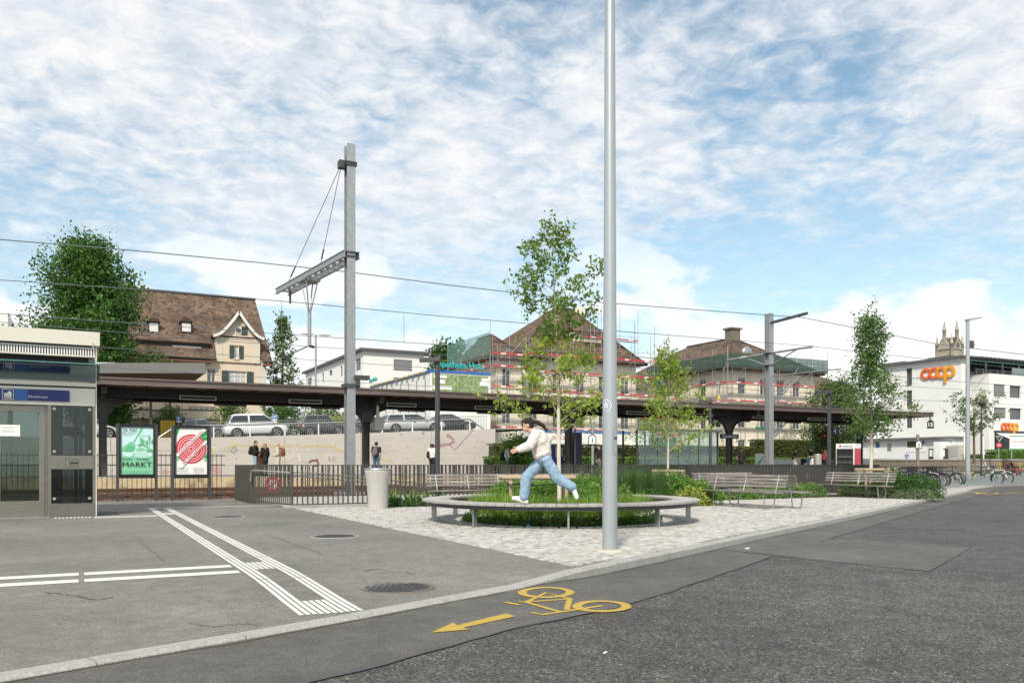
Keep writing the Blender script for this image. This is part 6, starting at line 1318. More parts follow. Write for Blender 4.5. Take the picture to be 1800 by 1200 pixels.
    # shed dormer band
    q = rect(240, 358, 605, 621, n + 1.0); zt = q[3] + .15; B('dormer_box', M_frameD, T_, q[0], q[1] + .3, n + .35, n + 3.4, q[2] - .25, zt); roof_face(T_, 'dormer_roof', [(q[0] - .2, n + .0, zt + .02), (q[1] + .5, n + .0, zt + .02), (q[1] + .5, n + 3.6, zt + 1.35), (q[0] - .2, n + 3.6, zt + 1.35)], M_tileA)
    for x0, x1 in ((246, 258), (262, 296), (303, 354)): r = rect(x0, x1, 608, 620, n + .34); B('dormer_window', M_frameW, T_, r[0], r[1], n + .30, n + .345, r[2], r[3]); B('pane', M_curt, T_, r[0] + .08, r[1] - .08, n + .285, n + .299, r[2] + .15, r[3] - .1)
    for x0, x1 in ((262, 277), (319, 334)):
        r = rect(x0, x1, 569, 584, n + 2.2); B('dormer_box', M_frameD, T_, r[0] - .08, r[1] + .08, n + 1.7, n + 4.5, r[2] - .1, r[3] + .1); B('dormer_window', M_frameW, T_, r[0], r[1], n + 1.66, n + 1.699, r[2], r[3])
        MB().prism([(r[0] - .2, r[3] + .1), (r[1] + .2, r[3] + .1), (r[1] - .1, r[3] + .45), (r[0] + .1, r[3] + .45)], 'y', n + 1.5, n + 4.6).build('dormer_roof', M_tileA, T_)
    # balconies
    for x0, x1 in ((221, 298), (301, 377)):
        r = rect(x0, x1, 721, 735, n - 1.6); B('balcony', M_plC, T_, r[0], r[1], n - 1.6, n - .01, r[2], r[3]); B('balcony_coping', flat('coping_dark', (.12, .10, .09)), T_, r[0] - .05, r[1] + .05, n - 1.65, n - 1.5, r[3] + .003, r[3] + .10)
    rod('downpipe', M_frameD, T_, (W(299, 700, n - .1).x, n - .1, 3), (W(299, 600, n - .1).x, n - .1, ze), .12)
cream_house()
# ---- flat roof with timber soffit behind the canopy
def flat_roof():
    d = 54.; a, c, e = P(140, 645, d), P(361.5, 647, d), P(340, 668, 57.5); zt, zb = CAMZ + (HY - 637.5) / F * d, CAMZ + (HY - 655.5) / F * d
    u = (c - a); u.z = 0; u.normalize(); v = Vector((0, 1, 0)); T_ = thing('shelter_roof', 'flat grey edged roof with timber soffit above the platform canopy', 'roof', (c.x, c.y, zb)); o = T_.location
    def sl(nm, m, s0, s1, v0, v1, z0, z1):
        q = [c - u * s1 + v * v0, c - u * s0 + v * v0, c - u * s0 + v * v1, c - u * s1 + v * v1]; MB().prism([(p_.x, p_.y) for p_ in q], 'z', z0, z1).build(nm, m, T_)
    sl('fascia', mat('grey_fascia', (.15, .15, .145), .6, .2, col2=(.13, .13, .125)), 0, 9.5, 0, .12, zb, zt); sl('side_fascia', MATS['grey_fascia'], -.0, .12, .121, 7, zb, zt); sl('soffit', mat('soffit_timber', (.20, .11, .055), .8, col2=(.14, .08, .04), scale=5, stretch=(8, 8, 1)), .125, 9.5, .125, 7, zb + .02, zb + .08); sl('deck', MATS['grey_fascia'], .13, 9.4, .13, 6.9, zt - .12, zt - .05)
    for s_ in (3.2, 8.5): sl('post', M_col, s_, s_ + .18, 3.4, 3.58, 2.7, zb + .019)
    MB().tube([c - u * 9 + v * 2 + Vector((0, 0, .55)), c - u * 5.8 + v * 2 + Vector((0, 0, .55)), c - u * 5.8 + v * 2 + Vector((0, 0, .2))], .05, 6).build('vent_pipe', M_galv, T_)
flat_roof()
# ---- white flat roofed block
def white_block():
    n, t = 97., P(639, 700, 100.).x; zt = CAMZ + (HY - 616) / F * 100; t1 = W(746, 640, n).x; n1 = 126.; T_ = thing('apartment_block', 'white flat roofed apartment block behind the canopy', 'building', (t + 4, n + 10, 3))
    hs = [rect(692, 724.5, 632, 651.5, n), rect(692, 724.5, 664, 690, n)]; facade(T_, 'y', n, t, t1, 3, zt, hs, M_plW)
    for h in hs: window(T_, 'y', n, h, fm=M_frameD, mull=2, trans=0, sill=False, blind=.95)
    ht = [rectT(*q, t) for q in ((625, 634, 630, 651), (598.5, 602, 643, 662), (578.5, 584, 650.5, 660), (566, 569, 655, 672), (541, 548, 664, 677), (600, 604, 725, 735))]
    facade(T_, 'x', t, n, n1, 3, zt, ht, M_plW)
    for h in ht: window(T_, 'x', t, h, fm=M_frameD, mull=1 if h[1] - h[0] > 1 else 0, trans=0, sill=False)
    B('wall', M_plW, T_, t1 - .3, t1, n + .3, n1, 3, zt); B('wall', M_plW, T_, t + .3, t1, n1 - .3, n1 - .01, 3, zt - .1); B('roof_edge', flat('roof_edge_dark', (.10, .09, .085)), T_, t - .5, t1 + .5, n - .5, n1 + .5, zt + .003, zt + .28)
    B('roof_vent', M_galv, T_, t + .6, t + 1.6, n + 17, n + 18.5, zt + .28, zt + .8)
white_block()
# ---- pharmacy with the banner and roof lettering
def pharmacy():
    n = 70.; t = P(757, 700, 75.).x; t1 = W(862, 660, n).x; zt = CAMZ + (HY - 653) / F * 75; n1 = 87.5; T_ = thing('pharmacy_building', 'low white building with a leafy banner and blue roof edge', 'building', (t + 3, n + 8, .5))
    facade(T_, 'y', n, t, t1, .5, zt, [], M_plW); B('wall', M_plW, T_, t, t + .2, n + .01, n1, .5, zt); B('wall', M_plW, T_, t1 - .2, t1, n + .01, n1, .5, zt); B('wall', M_plW, T_, t + .2, t1 - .2, n1 - .2, n1 - .01, .5, zt); B('roof', M_terr, T_, t + .21, t1 - .21, n + .2, n1 - .2, zt - .3, zt - .2)
    B('blue_edge', flat('edge_blue', (.02, .14, .50)), T_, t - .05, t1 + .05, n - .08, n - .01, zt - .02, zt + .16); B('blue_edge', MATS['edge_blue'], T_, t - .12, t - .01, n + .0, n1, zt - .02, zt + .16)
    for k in range(11): B('edge_lamp', flat('lamp_yellow', (.55, .40, .05)), T_, t - .35, t - .125, n + 1 + k * 1.5, n + 1.5 + k * 1.5, zt + .0, zt + .12)
    for k in range(7): B('wall_fin', M_shutg, T_, t - .05, t - .003, n + 1.2 + k * 2.2, n + 1.3 + k * 2.2, 4, zt - .5)
    bm = mat('banner_leaves', (.34, .44, .20), .6, col2=(.06, .11, .03), scale=6, detail=10, nr=.8, contrast=.12, col3=(.50, .57, .36), scale3=3.2); bn = B('banner', bm, T_, t + .15, t1 - .25, n - .05, n - .01, zt - 2.6, zt - .15)
    for x0, x1, y0, y1 in ((762, 785, 659, 664), (764, 782, 667, 674), (760, 794, 678, 684), (846, 860, 665, 670), (843, 858, 671, 678)): r = rect(x0, x1, y0, y1, n); B('banner_print', M_white, bn, r[0], r[1], n - .056, n - .051, r[2], r[3])
    tm = flat('pharmacy_teal', (.01, .42, .40), .4); S_ = thing('roof_lettering', 'teal lettering reading Apotheke Hotz standing on the low white building', 'sign', ((t + t1) / 2, n + .4, zt)); r = rect(768, 850, 638, 652, n + .4); text('lettering', 'Apotheke Hotz', tm, S_, ((r[0] + r[1]) / 2, n + .4, (r[2] + r[3]) / 2 + .1), w=r[1] - r[0], h=.80, extrude=.06, bold=.012)
    for k in range(6): x_ = r[0] + .3 + (r[1] - r[0] - .6) * k / 5; rod('stand', M_galv, S_, (x_, n + .45, zt - .2), (x_, n + .45, r[2] + .5), .05)
    S2 = thing('side_lettering', 'small teal lettering on the side edge of the low white building', 'sign', (t - .2, n + 14, zt)); q = WT(656, 668, t - .3); text('lettering', 'Apotheke', tm, S2, q, w=2.6, h=.6, yaw=R(-90), extrude=.05, bold=.01)
pharmacy()
# ---- scaffolding
M_scaf = flat('scaffold_tube', (.42, .43, .43), .45, .7); M_toe = flat('toe_board_red', (.55, .035, .05), .55); M_toew = flat('toe_board_print', (.75, .72, .70), .55); M_deckb = flat('scaffold_deck', (.38, .35, .29), .8)
NETg = bpy.data.materials.new('debris_net')
def net_mat(m, col, al):
    m.use_nodes = True; nt = m.node_tree; L = nt.links.new; p = nt.nodes['Principled BSDF']; p.inputs['Base Color'].default_value = (*col, 1); p.inputs['Roughness'].default_value = .8
    tc = nt.nodes.new('ShaderNodeTexCoord'); n = nt.nodes.new('ShaderNodeTexNoise'); n.inputs['Scale'].default_value = .9; n.inputs['Detail'].default_value = 5; L(tc.outputs['Object'], n.inputs[0]); mr = nt.nodes.new('ShaderNodeMapRange'); L(n.outputs[0], mr.inputs[0]); mr.inputs[3].default_value = al - .2; mr.inputs[4].default_value = al + .2; L(mr.outputs[0], p.inputs['Alpha'])
net_mat(NETg, (.03, .09, .07), .55); NETl = bpy.data.materials.new('light_net'); net_mat(NETl, (.12, .26, .22), .40); M_screen = flat('green_screen', (.008, .16, .085), .6)
def scaffold(label, axis, c, a0, a1, levels, ztop, bay=2.5, net=None, netm=None, wall=.75, tall=None, z0=.5, skip=()):
    T_ = thing('scaffold', label, 'scaffolding', pt(axis, c, (a0 + a1) / 2, z0)); k = max(1, round((a1 - a0) / bay)); xs = [a0 + (a1 - a0) * i / k for i in range(k + 1)]
    for i, a in enumerate(xs):
        zt = ztop if tall is None else tall(a)
        for o_ in (0, wall): rod('standard', M_scaf, T_, pt(axis, c, a, z0, o_), pt(axis, c, a, zt + (0 if o_ == 0 else -1.0), o_), .055, kind='rod')
    for z in levels:
        for i in range(k):
            if (i, z) in skip: continue
            A, C = xs[i], xs[i + 1]
            piece('deck', M_deckb, T_, pt(axis, c, (A + C) / 2, z, .25), ((C - A - .04), .40, .05) if axis == 'y' else (.40, (C - A - .04), .05))
            piece('toe_board', M_toe, T_, pt(axis, c, (A + C) / 2, z + .17, -.045), ((C - A - .02), .03, .15) if axis == 'y' else (.03, (C - A - .02), .15))
            piece('toe_print', M_toew, T_, pt(axis, c, (A + C) / 2 + .2, z + .17, -.063), (.55, .004, .13) if axis == 'y' else (.004, .55, .13))
            for dz in (.55, 1.05): rod('guard_rail', M_scaf, T_, pt(axis, c, A, z + dz), pt(axis, c, C, z + dz), .042, kind='rod')
            if (i + int(z)) % 2 == 0: rod('brace', M_scaf, T_, pt(axis, c, A, z + .1), pt(axis, c, C, z + 1.95), .036, kind='rod')
    if net:
        for i in range(k): b = MB(); abox(b, axis, c, xs[i] + .02, xs[i + 1] - .02, -.09, -.085, net[0], net[1]); b.build('net', netm or NETg, T_)
    return T_
def hip_roof(T_, t0, t1, n0, n1, ze, ridge, m, nm='roof'):
    (ra, rn0), (rb, rn1), zr = ridge
    A, Bp, C_, D_ = (t0, n0, ze), (t1, n0, ze), (t1, n1, ze), (t0, n1, ze); P0, P1 = (ra, rn0, zr), (rb, rn1, zr)
    if abs(rn1 - rn0) < abs(rb - ra): faces = [[A, Bp, P1, P0], [Bp, C_, P1], [C_, D_, P0, P1], [D_, A, P0]]
    else: faces = [[A, Bp, P0], [Bp, C_, P1, P0], [C_, D_, P1], [D_, A, P0, P1]]
    for f_ in faces: roof_face(T_, nm, f_, m)
    b = MB()
    for e in ((A, P0), (Bp, P0 if len(faces[0]) == 3 else P1), (P0, P1)): b.bar((e[0][0], e[0][1], e[0][2] + .05), (e[1][0], e[1][1], e[1][2] + .05), .26, .14)
    b.build('hip_tiles', m, T_)
def house_A():
    n = 77.; t0, t1 = W(915, 700, n).x, W(1118, 700, n).x; ze = 12.3; T_ = thing('scaffolded_house', 'old stone house with a mixed red brown hip roof wrapped in scaffolding', 'house', ((t0 + t1) / 2, n, .5))
    hs = []
    for zb, zh in ((1.4, 2.1), (5.0, 2.2), (8.6, 2.1)):
        for k in range(5): x_ = t0 + 1.5 + k * (t1 - t0 - 3) / 4; hs.append((x_ - .55, x_ + .55, zb, zb + zh))
    facade(T_, 'y', n, t0, t1, .5, ze, hs, M_plB)
    for h in hs: window(T_, 'y', n, h, mull=1, trans=1, gm=GLw, sm=M_plB)
    B('wall', M_plB, T_, t0, t0 + .3, n + .31, 93, .5, ze); B('wall', M_plB, T_, t1 - .3, t1, n + .31, 93, .5, ze); B('wall', M_plB, T_, t0 + .3, t1 - .3, 92.7, 92.99, .5, ze); B('cornice', M_plC2, T_, t0 - .25, t1 + .25, n - .3, n - .005, ze - .35, ze - .05)
    for z in (4.3, 8.0): B('string_course', M_plB, T_, t0 - .03, t1 + .03, n - .08, n - .004, z, z + .22)
    ra = W(975, 545, 85).x; hip_roof(T_, t0 - .9, t1 + .9, n - .9, 94, ze - .1, ((ra, 85), (ra + 2.2, 85), 19.5), M_tileR)
    q = rect(1003, 1057, 576, 602, n + 2.5); B('dormer_box', M_plB, T_, q[0] + .3, q[1] - .3, n + 2.0, n + 7, q[2], q[3] - .6)
    r = (q[0] + .8, q[1] - .8, q[2] + .2, q[3] - .75)
    for k in range(3): x0 = r[0] + (r[1] - r[0]) * k / 3; B('dormer_window', M_frameW, T_, x0 + .05, x0 + (r[1] - r[0]) / 3 - .1, n + 1.94, n + 1.99, r[2], r[3]); B('pane', GLw, T_, x0 + .15, x0 + (r[1] - r[0]) / 3 - .2, n + 1.92, n + 1.939, r[2] + .1, r[3] - .1)
    roof_face(T_, 'dormer_roof', [(q[0] - .2, n + 1.4, q[3] - .6), (q[1] + .2, n + 1.4, q[3] - .6), ((q[0] + q[1]) / 2 + .3, n + 7, q[3] + 1.5), ((q[0] + q[1]) / 2 - .3, n + 7, q[3] + 1.5)], M_tileR)
    ch = W(1018, 548, 86); B('chimney', M_plB, T_, ch.x - .5, ch.x + .5, 85.6, 86.6, 15, ch.z + .6)
    # lower left wing
    n2 = 74.5; a0, a1 = W(872, 700, n2).x, W(917, 700, n2).x; z2 = 11.6; hs2 = []
    for zb in (1.6, 5.2, 8.8): hs2 += [(a0 + .7, a0 + 1.6, zb, zb + 1.9)]
    facade(T_, 'y', n2, a0, a1, .5, z2, hs2, M_plB, 'wing_wall'); [window(T_, 'y', n2, h, mull=1, gm=GLw, sm=M_plB) for h in hs2]
    facade(T_, 'x', a0, n2, 84, .5, z2, [], M_plB, 'wing_wall'); B('wing_wall', M_plB, T_, a1 - .2, a1, n2 + .01, n - .31, .5, z2)
    hip_roof(T_, a0 - .7, a1 + .7, n2 - .7, 85, z2, (((a0 + a1) / 2, 78.5), ((a0 + a1) / 2 + .1, 82), 14.6), M_tileR, 'wing_roof')
    L = [2.4, 4.6, 6.6, 8.6, 10.6, 12.4]
    scaffold('scaffold bays across the long front of the old stone house', 'y', n - 1.3, t0 + .3, t1 + 1.6, L, 14.2, tall=lambda a: 14.2 if a < t0 + 7 else (18.2 if a < t1 - 2 else 16.5))
    scaffold('scaffold tower round the narrow wing beside the pharmacy banner', 'y', n2 - 1.3, a0 - 1.0, a1 - .2, L[1:5] + [11.8], 13.8, bay=1.8); scaffold('scaffold with pale netting on the pharmacy side of the narrow wing', 'x', a0 - 1.2, n2 - 1.2, 84, L[2:5] + [11.8], 13.8, net=(11.8, 14.0), netm=NETl)
    tt = scaffold('raised scaffold lift beside the hipped roof and dormer', 'y', n + 1.0, t0 + 8.2, t1 + 1.0, [15.0], 18.6, z0=13.0)
house_A()
def house_B():
    n = 75.; t0, t1 = P(1280, 700, dN(1280, n)).x, W(1432, 700, n).x; ze = 12.3; n1 = 97.; T_ = thing('scaffolded_house', 'old stone house with a dark brown hip roof, chimney and scaffolding', 'house', ((t0 + t1) / 2, n, .5))
    hs = []
    for zb, zh in ((1.6, 2.4), (5.4, 2.6), (9.3, 2.0)):
        for px in (1304, 1343, 1372, 1400): x_ = W(px, 700, n).x; hs.append((x_ - .6, x_ + .6, zb, zb + zh))
    facade(T_, 'y', n, t0, t1, .5, ze, hs, M_plB); [window(T_, 'y', n, h, mull=1, trans=1, gm=GLw, sm=M_plC2) for h in hs]
    h2 = [(y, y + 1.1, z, z + 2.1) for y in (79, 84, 89) for z in (5.4, 9.3)]; facade(T_, 'x', t0, n, n1, .5, ze, h2, M_plB); [window(T_, 'x', t0, h, mull=1, gm=GLw, sm=M_plC2) for h in h2]
    B('wall', M_plB, T_, t1 - .3, t1, n + .31, n1, .5, ze); B('wall', M_plB, T_, t0 + .3, t1 - .3, n1 - .3, n1 - .01, .5, ze); B('quoin', M_plC2, T_, t0 - .03, t0 + .8, n - .04, n - .004, .5, ze); B('string_course', M_plC2, T_, t0 - .05, t1 + .05, n - .12, n - .045, 8.3, 8.55)
    tm_ = (t0 + t1) / 2; hip_roof(T_, t0 - .9, t1 + .9, n - .9, n1 + .9, ze - .1, ((tm_, 82), (tm_, 91), 17.2), M_tileB)
    B('chimney', flat('chimney_stone', (.17, .145, .11)), T_, tm_ - .75, tm_ + .75, 81.4, 82.6, 15, 18.3); B('chimney_cap', MATS['chimney_stone'], T_, tm_ - .95, tm_ + .95, 81.2, 82.8, 18.303, 18.5); sk = W(1313, 619, 78.5); MB().ell(sk, (.9, .3, .7)).build('satellite_dish', M_galv, T_)
    L = [2.6, 6.4, 8.3, 10.4, 12.3]
    scaffold('scaffold with dark netting across the front of the chimneyed house', 'y', n - 1.3, t0 - 1.2, t1 + .8, L, 14.9, net=(12.3, 13.9)); scaffold('scaffold with dark netting down the side of the chimneyed house', 'x', t0 - 1.2, n - 1.2, 89, L[1:], 14.6, net=(12.3, 13.8))
    st_ = thing('scaffold_stair', 'zigzag aluminium scaffold stair on the chimneyed house', 'stair', (W(1392, 700, n - 2.4).x, n - 2.4, .5)); xa, xb = W(1362, 700, n - 2.4).x, W(1404, 700, n - 2.4).x
    for k, (z0_, z1_) in enumerate(((.6, 4.2), (4.3, 8.0), (8.1, 11.6))):
        for dy in (0, .6): rod('stringer', M_galv, st_, (xa, n - 2.4 + dy, z0_), (xb, n - 2.4 + dy, z1_), .06, .20)
        rod('handrail', M_galv, st_, (xa, n - 2.42, z0_ + 1), (xb, n - 2.42, z1_ + 1), .05, kind='rod')
        for q in range(9): f_ = (q + .5) / 9; piece('tread', M_galv, st_, (xa + (xb - xa) * f_, n - 2.1, z0_ + (z1_ - z0_) * f_), (.28, .56, .03))
    S_ = thing('shop_lettering', 'small green lettering on the scaffolded chimneyed house', 'sign', (W(1337, 750, n - .1).x, n - .1, 3.9)); r = rect(1328, 1346, 748, 756, n - 1.5); text('lettering', 'Apotheke', flat('shop_green', (.01, .22, .12)), S_, ((r[0] + r[1]) / 2, n - 1.5, (r[2] + r[3]) / 2), w=r[1] - r[0], h=.55, extrude=.03, bold=.015)
    # connecting wing with green screens between the two houses
    C_ = thing('linking_wing', 'low wing with green work screens between the two scaffolded houses', 'building', (60, 84, .5)); x0, x1 = W(1108, 700, 84).x, t0 + .0
    facade(C_, 'y', 84, x0, x1 - .05, .5, 10.5, [], M_plB); roof_face(C_, 'roof', [(x0, 83.4, 10.4), (x1 - .05, 83.4, 10.4), (x1 - .05, 90, 12.6), (x0, 90, 12.6)], M_tileB); x_ = x0 + .2
    while x_ < x1 - 2.2: B('work_screen', M_screen, C_, x_, x_ + 1.9, 82.9, 82.93, 6.7, 8.9); B('work_screen', M_screen, C_, x_, x_ + 1.9, 82.9, 82.93, 2.0, 4.4); x_ += 2.05
    B('tarpaulin', flat('tarpaulin_blue', (.06, .13, .30)), C_, x0 + 3, x1 - 3.2, 82.95, 83.0, 10.0, 11.6)
    scaffold('scaffold across the low wing between the two old houses', 'y', 82.2, x0, x1 - 1.5, [2.0, 4.6, 6.6, 9.0], 12)
house_B()
def site_hut():
    n = 62.; T_ = thing('site_container', 'white site container with blue trim behind the hedge', 'container', (W(1000, 790, n).x, n, .5)); r = rect(935, 1108, 758, 781, n); b = B('container_body', M_plW, T_, r[0], r[1], n, n + 2.5, .5, r[3]); B('blue_trim', flat('trim_blue', (.08, .20, .42)), T_, r[0] - .02, r[1] + .02, n - .05, n - .004, r[3] - .12, r[3] + .1); 
    for k in range(5): x_ = r[0] + (r[1] - r[0]) * k / 4; B('corner_post', MATS['trim_blue'] if k in (0, 3) else M_white, T_, x_ - .08, x_ + .08, n - .06, n - .052, .5, r[3] - .13)
    text('lettering', 'BAU SERVICE AG', flat('print_red', (.55, .06, .08)), T_, (W(978, 769, n).x, n - .01, CAMZ + (HY - 769) / F * dN(978, n)), w=3.2)
    T2 = thing('site_container', 'plain white site container behind the glass shelter', 'container', (W(1110, 790, 64).x, 64, .5)); r = rect(1083, 1140, 763, 783, 64); B('container_body', M_plW, T2, r[0], r[1], 64, 66.4, .5, r[3]); B('roof_rim', M_white, T2, r[0] - .05, r[1] + .05, 63.95, 66.45, r[3] + .002, r[3] + .12)
site_hut()
def house_C():
    n = 86.; r = rect(1418, 1500, 684, 720, n); ze = r[3]; T_ = thing('cream_villa', 'cream house with a low brown hip roof beyond the scaffolding', 'house', ((r[0] + r[1]) / 2, n, .5)); hs = [(r[0] + 1.4 + k * 3.2, r[0] + 2.6 + k * 3.2, z, z + 1.9) for k in range(3) for z in (ze - 2.6, ze - 6)]
    facade(T_, 'y', n, r[0], r[1], .5, ze, hs, M_plC); [window(T_, 'y', n, h, mull=1, gm=GLw) for h in hs]; B('wall', M_plC, T_, r[0], r[0] + .3, n + .31, n + 12, .5, ze); B('wall', M_plC, T_, r[1] - .3, r[1], n + .31, n + 12, .5, ze); hip_roof(T_, r[0] - .8, r[1] + .8, n - .8, n + 13, ze - .05, ((r[0] + 4.2, n + 6), (r[1] - 4.2, n + 6), ze + 3.2), M_tileB); B('cornice', M_frameW, T_, r[0] - .3, r[1] + .3, n - .35, n - .004, ze - .32, ze - .08)
house_C()
# ---- supermarket
def coop():
    d = 75.; c = P(1690, 700, d); t, n = c.x, c.y; zb = CAMZ + (HY - 804) / F * d; zt = CAMZ + (HY - 628) / F * d; T_ = thing('supermarket', 'white supermarket building with orange lettering and dark slit windows', 'building', (t + 8, n + 8, zb)); n1 = n + 8.2
    ht = [rectT(1593, 1603, 647, 677, t), rectT(1593, 1603, 686, 716, t), rectT(1593, 1603, 723, 752, t)]
    facade(T_, 'x', t, n, n1, zb - 1.5, zt, ht, M_plW); [window(T_, 'x', t, h, fm=M_frameD, mull=0, trans=1, sill=False) for h in ht]
    t2 = W(1701, 700, n).x; facade(T_, 'y', n, t, t2, zb - 1.5, zt, [], M_plW); tb = W(1739, 700, n - 4).x
    B('wall', M_plW, T_, t + .01, t + 26, n1 - .3, n1 - .01, zb - 1.5, zt)
    B('roof_edge', flat('roof_edge_grey', (.13, .13, .135)), T_, t - .45, t + 26, n - .45, n1 + .4, zt + .003, zt + .16)
    for x0, x1 in ((1560, 1595), (1636, 1678)): a = WT(x0, 620, t + 1.5).y; e = WT(x1, 620, t + 1.5).y; B('solar_panel', M_frameD, T_, t + 1, t + 3, e, a, zt + .2, zt + .45)
    # terrace storey
    z2 = CAMZ + (HY - 655) / F * d; f0 = n - .05; ta, te = t2, t + 26; B('terrace_glazing', GLw, T_, ta + .05, te, n + 2.5, n + 2.6, z2 - .5, zt); B('terrace_wall', M_shutg, T_, ta + .05, te, n + 2.61, n + 2.8, z2 - .5, zt)
    for k in range(12): B('glazing_bar', M_frameW, T_, ta + .4 + k * 1.1, ta + .52 + k * 1.1, n + 2.42, n + 2.495, z2 - .3, zt - .4)
    # front block
    nb = n - .85; xb = W(1739, 700, nb).x; hb = [rect(1746.5, 1767, 675, 697, nb), rect(1775, 1795, 677.5, 699, nb), rect(1747, 1769, 716, 735, nb), rect(1775, 1796, 717, 737, nb), rect(1748, 1797, 759, 806, nb)]
    facade(T_, 'y', nb, xb, te, zb - 1.5, z2, hb, M_plW); 
    for i, h in enumerate(hb[:4]): window(T_, 'y', nb, h, fm=M_frameD, mull=0, trans=0, sill=False, depth=.2, blind=.97 if i in (0, 2) else 0)
    h = hb[4]; B('entrance_back', M_dark, T_, h[0], h[1], nb + 3, nb + 3.1, h[2], h[3])
    for k in range(3): B('entrance_shelf', flat('goods_%d' % k, ((.4, .25, .08), (.25, .3, .1), (.35, .1, .08))[k]), T_, h[0] + .3 + k * .8, h[0] + .9 + k * .8, nb + 2.4, nb + 2.9, h[2], h[2] + .9)
    MB().add([(h[0] + .1, nb - .02, h[3] - .1), (h[1] + 1.2, nb - .02, h[3] - .1), (h[1] + 1.2, nb - 1.9, h[3] - .9), (h[0] + .1, nb - 1.9, h[3] - .9)], [(0, 1, 2, 3)]).build('awning', M_white, T_); B('awning_case', M_frameD, T_, h[0] - .1, h[1] + .8, nb - .15, nb - .01, h[3] - .05, h[3] + .10)
    facade(T_, 'x', xb, nb, n + 1.25, zb - 1.5, z2, [], M_plW, 'side_wall'); B('terrace_floor', M_conc, T_, xb + .02, te, nb + .25, n + 2.4, z2 - .35, z2 - .25)
    facade(T_, 'y', n + 1.2, t2, xb, zb - 1.5, z2, [(t2 + .1, xb - .2, zb, zb + 2.6)], M_plW, 'recess_wall'); B('recess_back', M_dark, T_, t2 + .1, xb - .2, n + 2.2, n + 2.3, zb - .2, zb + 2.6)
    for k in range(4): x_ = t2 + .15 + k * .5; B('recess_door', M_frameW, T_, x_, x_ + .05, n + 1.5, n + 1.55, zb, zb + 2.4)
    B('poster_yellow', flat('poster_yellow_mat', (.65, .5, .05)), T_, xb - 1.1, xb - .3, n + 1.1, n + 1.15, zb + .2, zb + 1.3)
    # pergola
    zp = zt + .0
    for k in range(5): x_ = W(1733 + k * 14.5 * 2, 650, nb + .6).x; rod('pergola_post', flat('pergola_green', (.06, .12, .11)), T_, (x_, nb + .6, z2 - .3), (x_, nb + .6, zp - .25), .12)
    rod('pergola_beam', MATS['pergola_green'], T_, (ta, nb + .6, zp - .2), (te, nb + .6, zp - .2), .12, .2)
    for k in range(26): piece('pergola_slat', M_frameD, T_, (ta + .3 + k * .62, (nb + n + 2.4) / 2, zp - .03), (.10, n + 2.4 - nb + .8, .12))
    B('terrace_screen', GLs, T_, xb + 4.2, xb + 7.2, nb + .5, nb + .53, z2 - .2, zp - .6)
    for z in (z2 + .1, z2 + .3): rod('terrace_rail', M_galv, T_, (t2, nb + .1, z), (te, nb + .1, z), .04, kind='rod')
    # lettering: overlapping rings with bowls
    def logo(label, axis, c0, ctr, zc, w_, flipx=1):
        S_ = thing('orange_lettering', label, 'sign', pt(axis, c0, ctr, zc, -.1)); h_ = w_ * .25; cols = [(.72, .13, .015), (.72, .12, .015), (.76, .25, .01), (.76, .33, .01)]; r1, r0 = w_ * .160, w_ * .086; cs = [-.365 * w_, -.125 * w_, .095 * w_, .335 * w_]
        for i, u in enumerate(cs):
            b = MB(); N_ = 40; a0_, a1_ = (R(48), R(312)) if i == 0 else (0, 2 * math.pi); dz = .02 * w_ * (i - 1.5) * .0; vs = []; z_off = -.06 - .012 * i
            for q in range(N_ + 1):
                an = a0_ + (a1_ - a0_) * q / N_
                for rr in (r0, r1):
                    for o_ in (0, -.09): vs.append(pt(axis, c0, ctr + flipx * (u + rr * 1.02 * math.cos(an)), zc + rr * .95 * math.sin(an) + dz, z_off + o_))
            for q in range(N_): k_ = 4 * q; b.add([vs[k_ + j] for j in range(8)], [(1, 5, 7, 3), (0, 2, 6, 4), (2, 3, 7, 6), (0, 4, 5, 1)])
            if i == 3: abox(b, axis, c0, *sorted((ctr + flipx * (u - r1 * 1.02), ctr + flipx * (u - r0 * 1.0))), z_off - .092, z_off - .002, zc - r1 * 1.75, zc + .02)
            b.build('letter', flat('logo_%d' % i, cols[i], .45), S_)
    q0, q1 = WT(1621, 655, t).y, WT(1681, 655, t).y; logo('large orange lettering reading coop on the white side wall', 'x', t, (q0 + q1) / 2, CAMZ + (HY - 655) / F * dT(1651, t), abs(q0 - q1), -1)
    q0, q1 = W(1759, 750, nb).x, W(1788, 750, nb).x; logo('small orange lettering reading coop above the shop entrance', 'y', nb, (q0 + q1) / 2, CAMZ + (HY - 750) / F * dN(1773, nb), q1 - q0)
    # annex with the local map
    na = n - .6; A_ = thing('annex_wall', 'low white annex with wall maps below the supermarket side', 'building', (t - 1, n + 6, zb)); ta_ = t - 1.6; za = CAMZ + (HY - 769) / F * 74
    facade(A_, 'x', ta_, n - .2, n1 + 1.5, zb - 1.2, za, [], M_plW); B('annex_end', M_plW, A_, ta_ + .01, t - .01, n - .2, n + .0, zb - 1.2, za); B('annex_roof', flat('annex_roof_grey', (.20, .20, .195)), A_, ta_ - .5, t - .01, n - .5, n1 + 1.5, za + .003, za + .13)
    def onwall(nm, m, x0, x1, y0, y1, off=.03, par=A_): r = rectT(x0, x1, y0, y1, ta_); return B(nm, m, par, ta_ - off, ta_ - off + .025, r[0], r[1], r[2], r[3])
    mp = onwall('wall_map', M_pw, 1593, 1627, 773, 794); onwall('map_shape', flat('map_green', (.06, .08, .03)), 1595, 1610, 775, 786, .035, mp); onwall('map_blue', flat('map_blue', (.04, .18, .40)), 1621, 1626, 774, 780, .036, mp); onwall('map_land', MATS['map_green'], 1612, 1622, 779, 784, .035, mp)
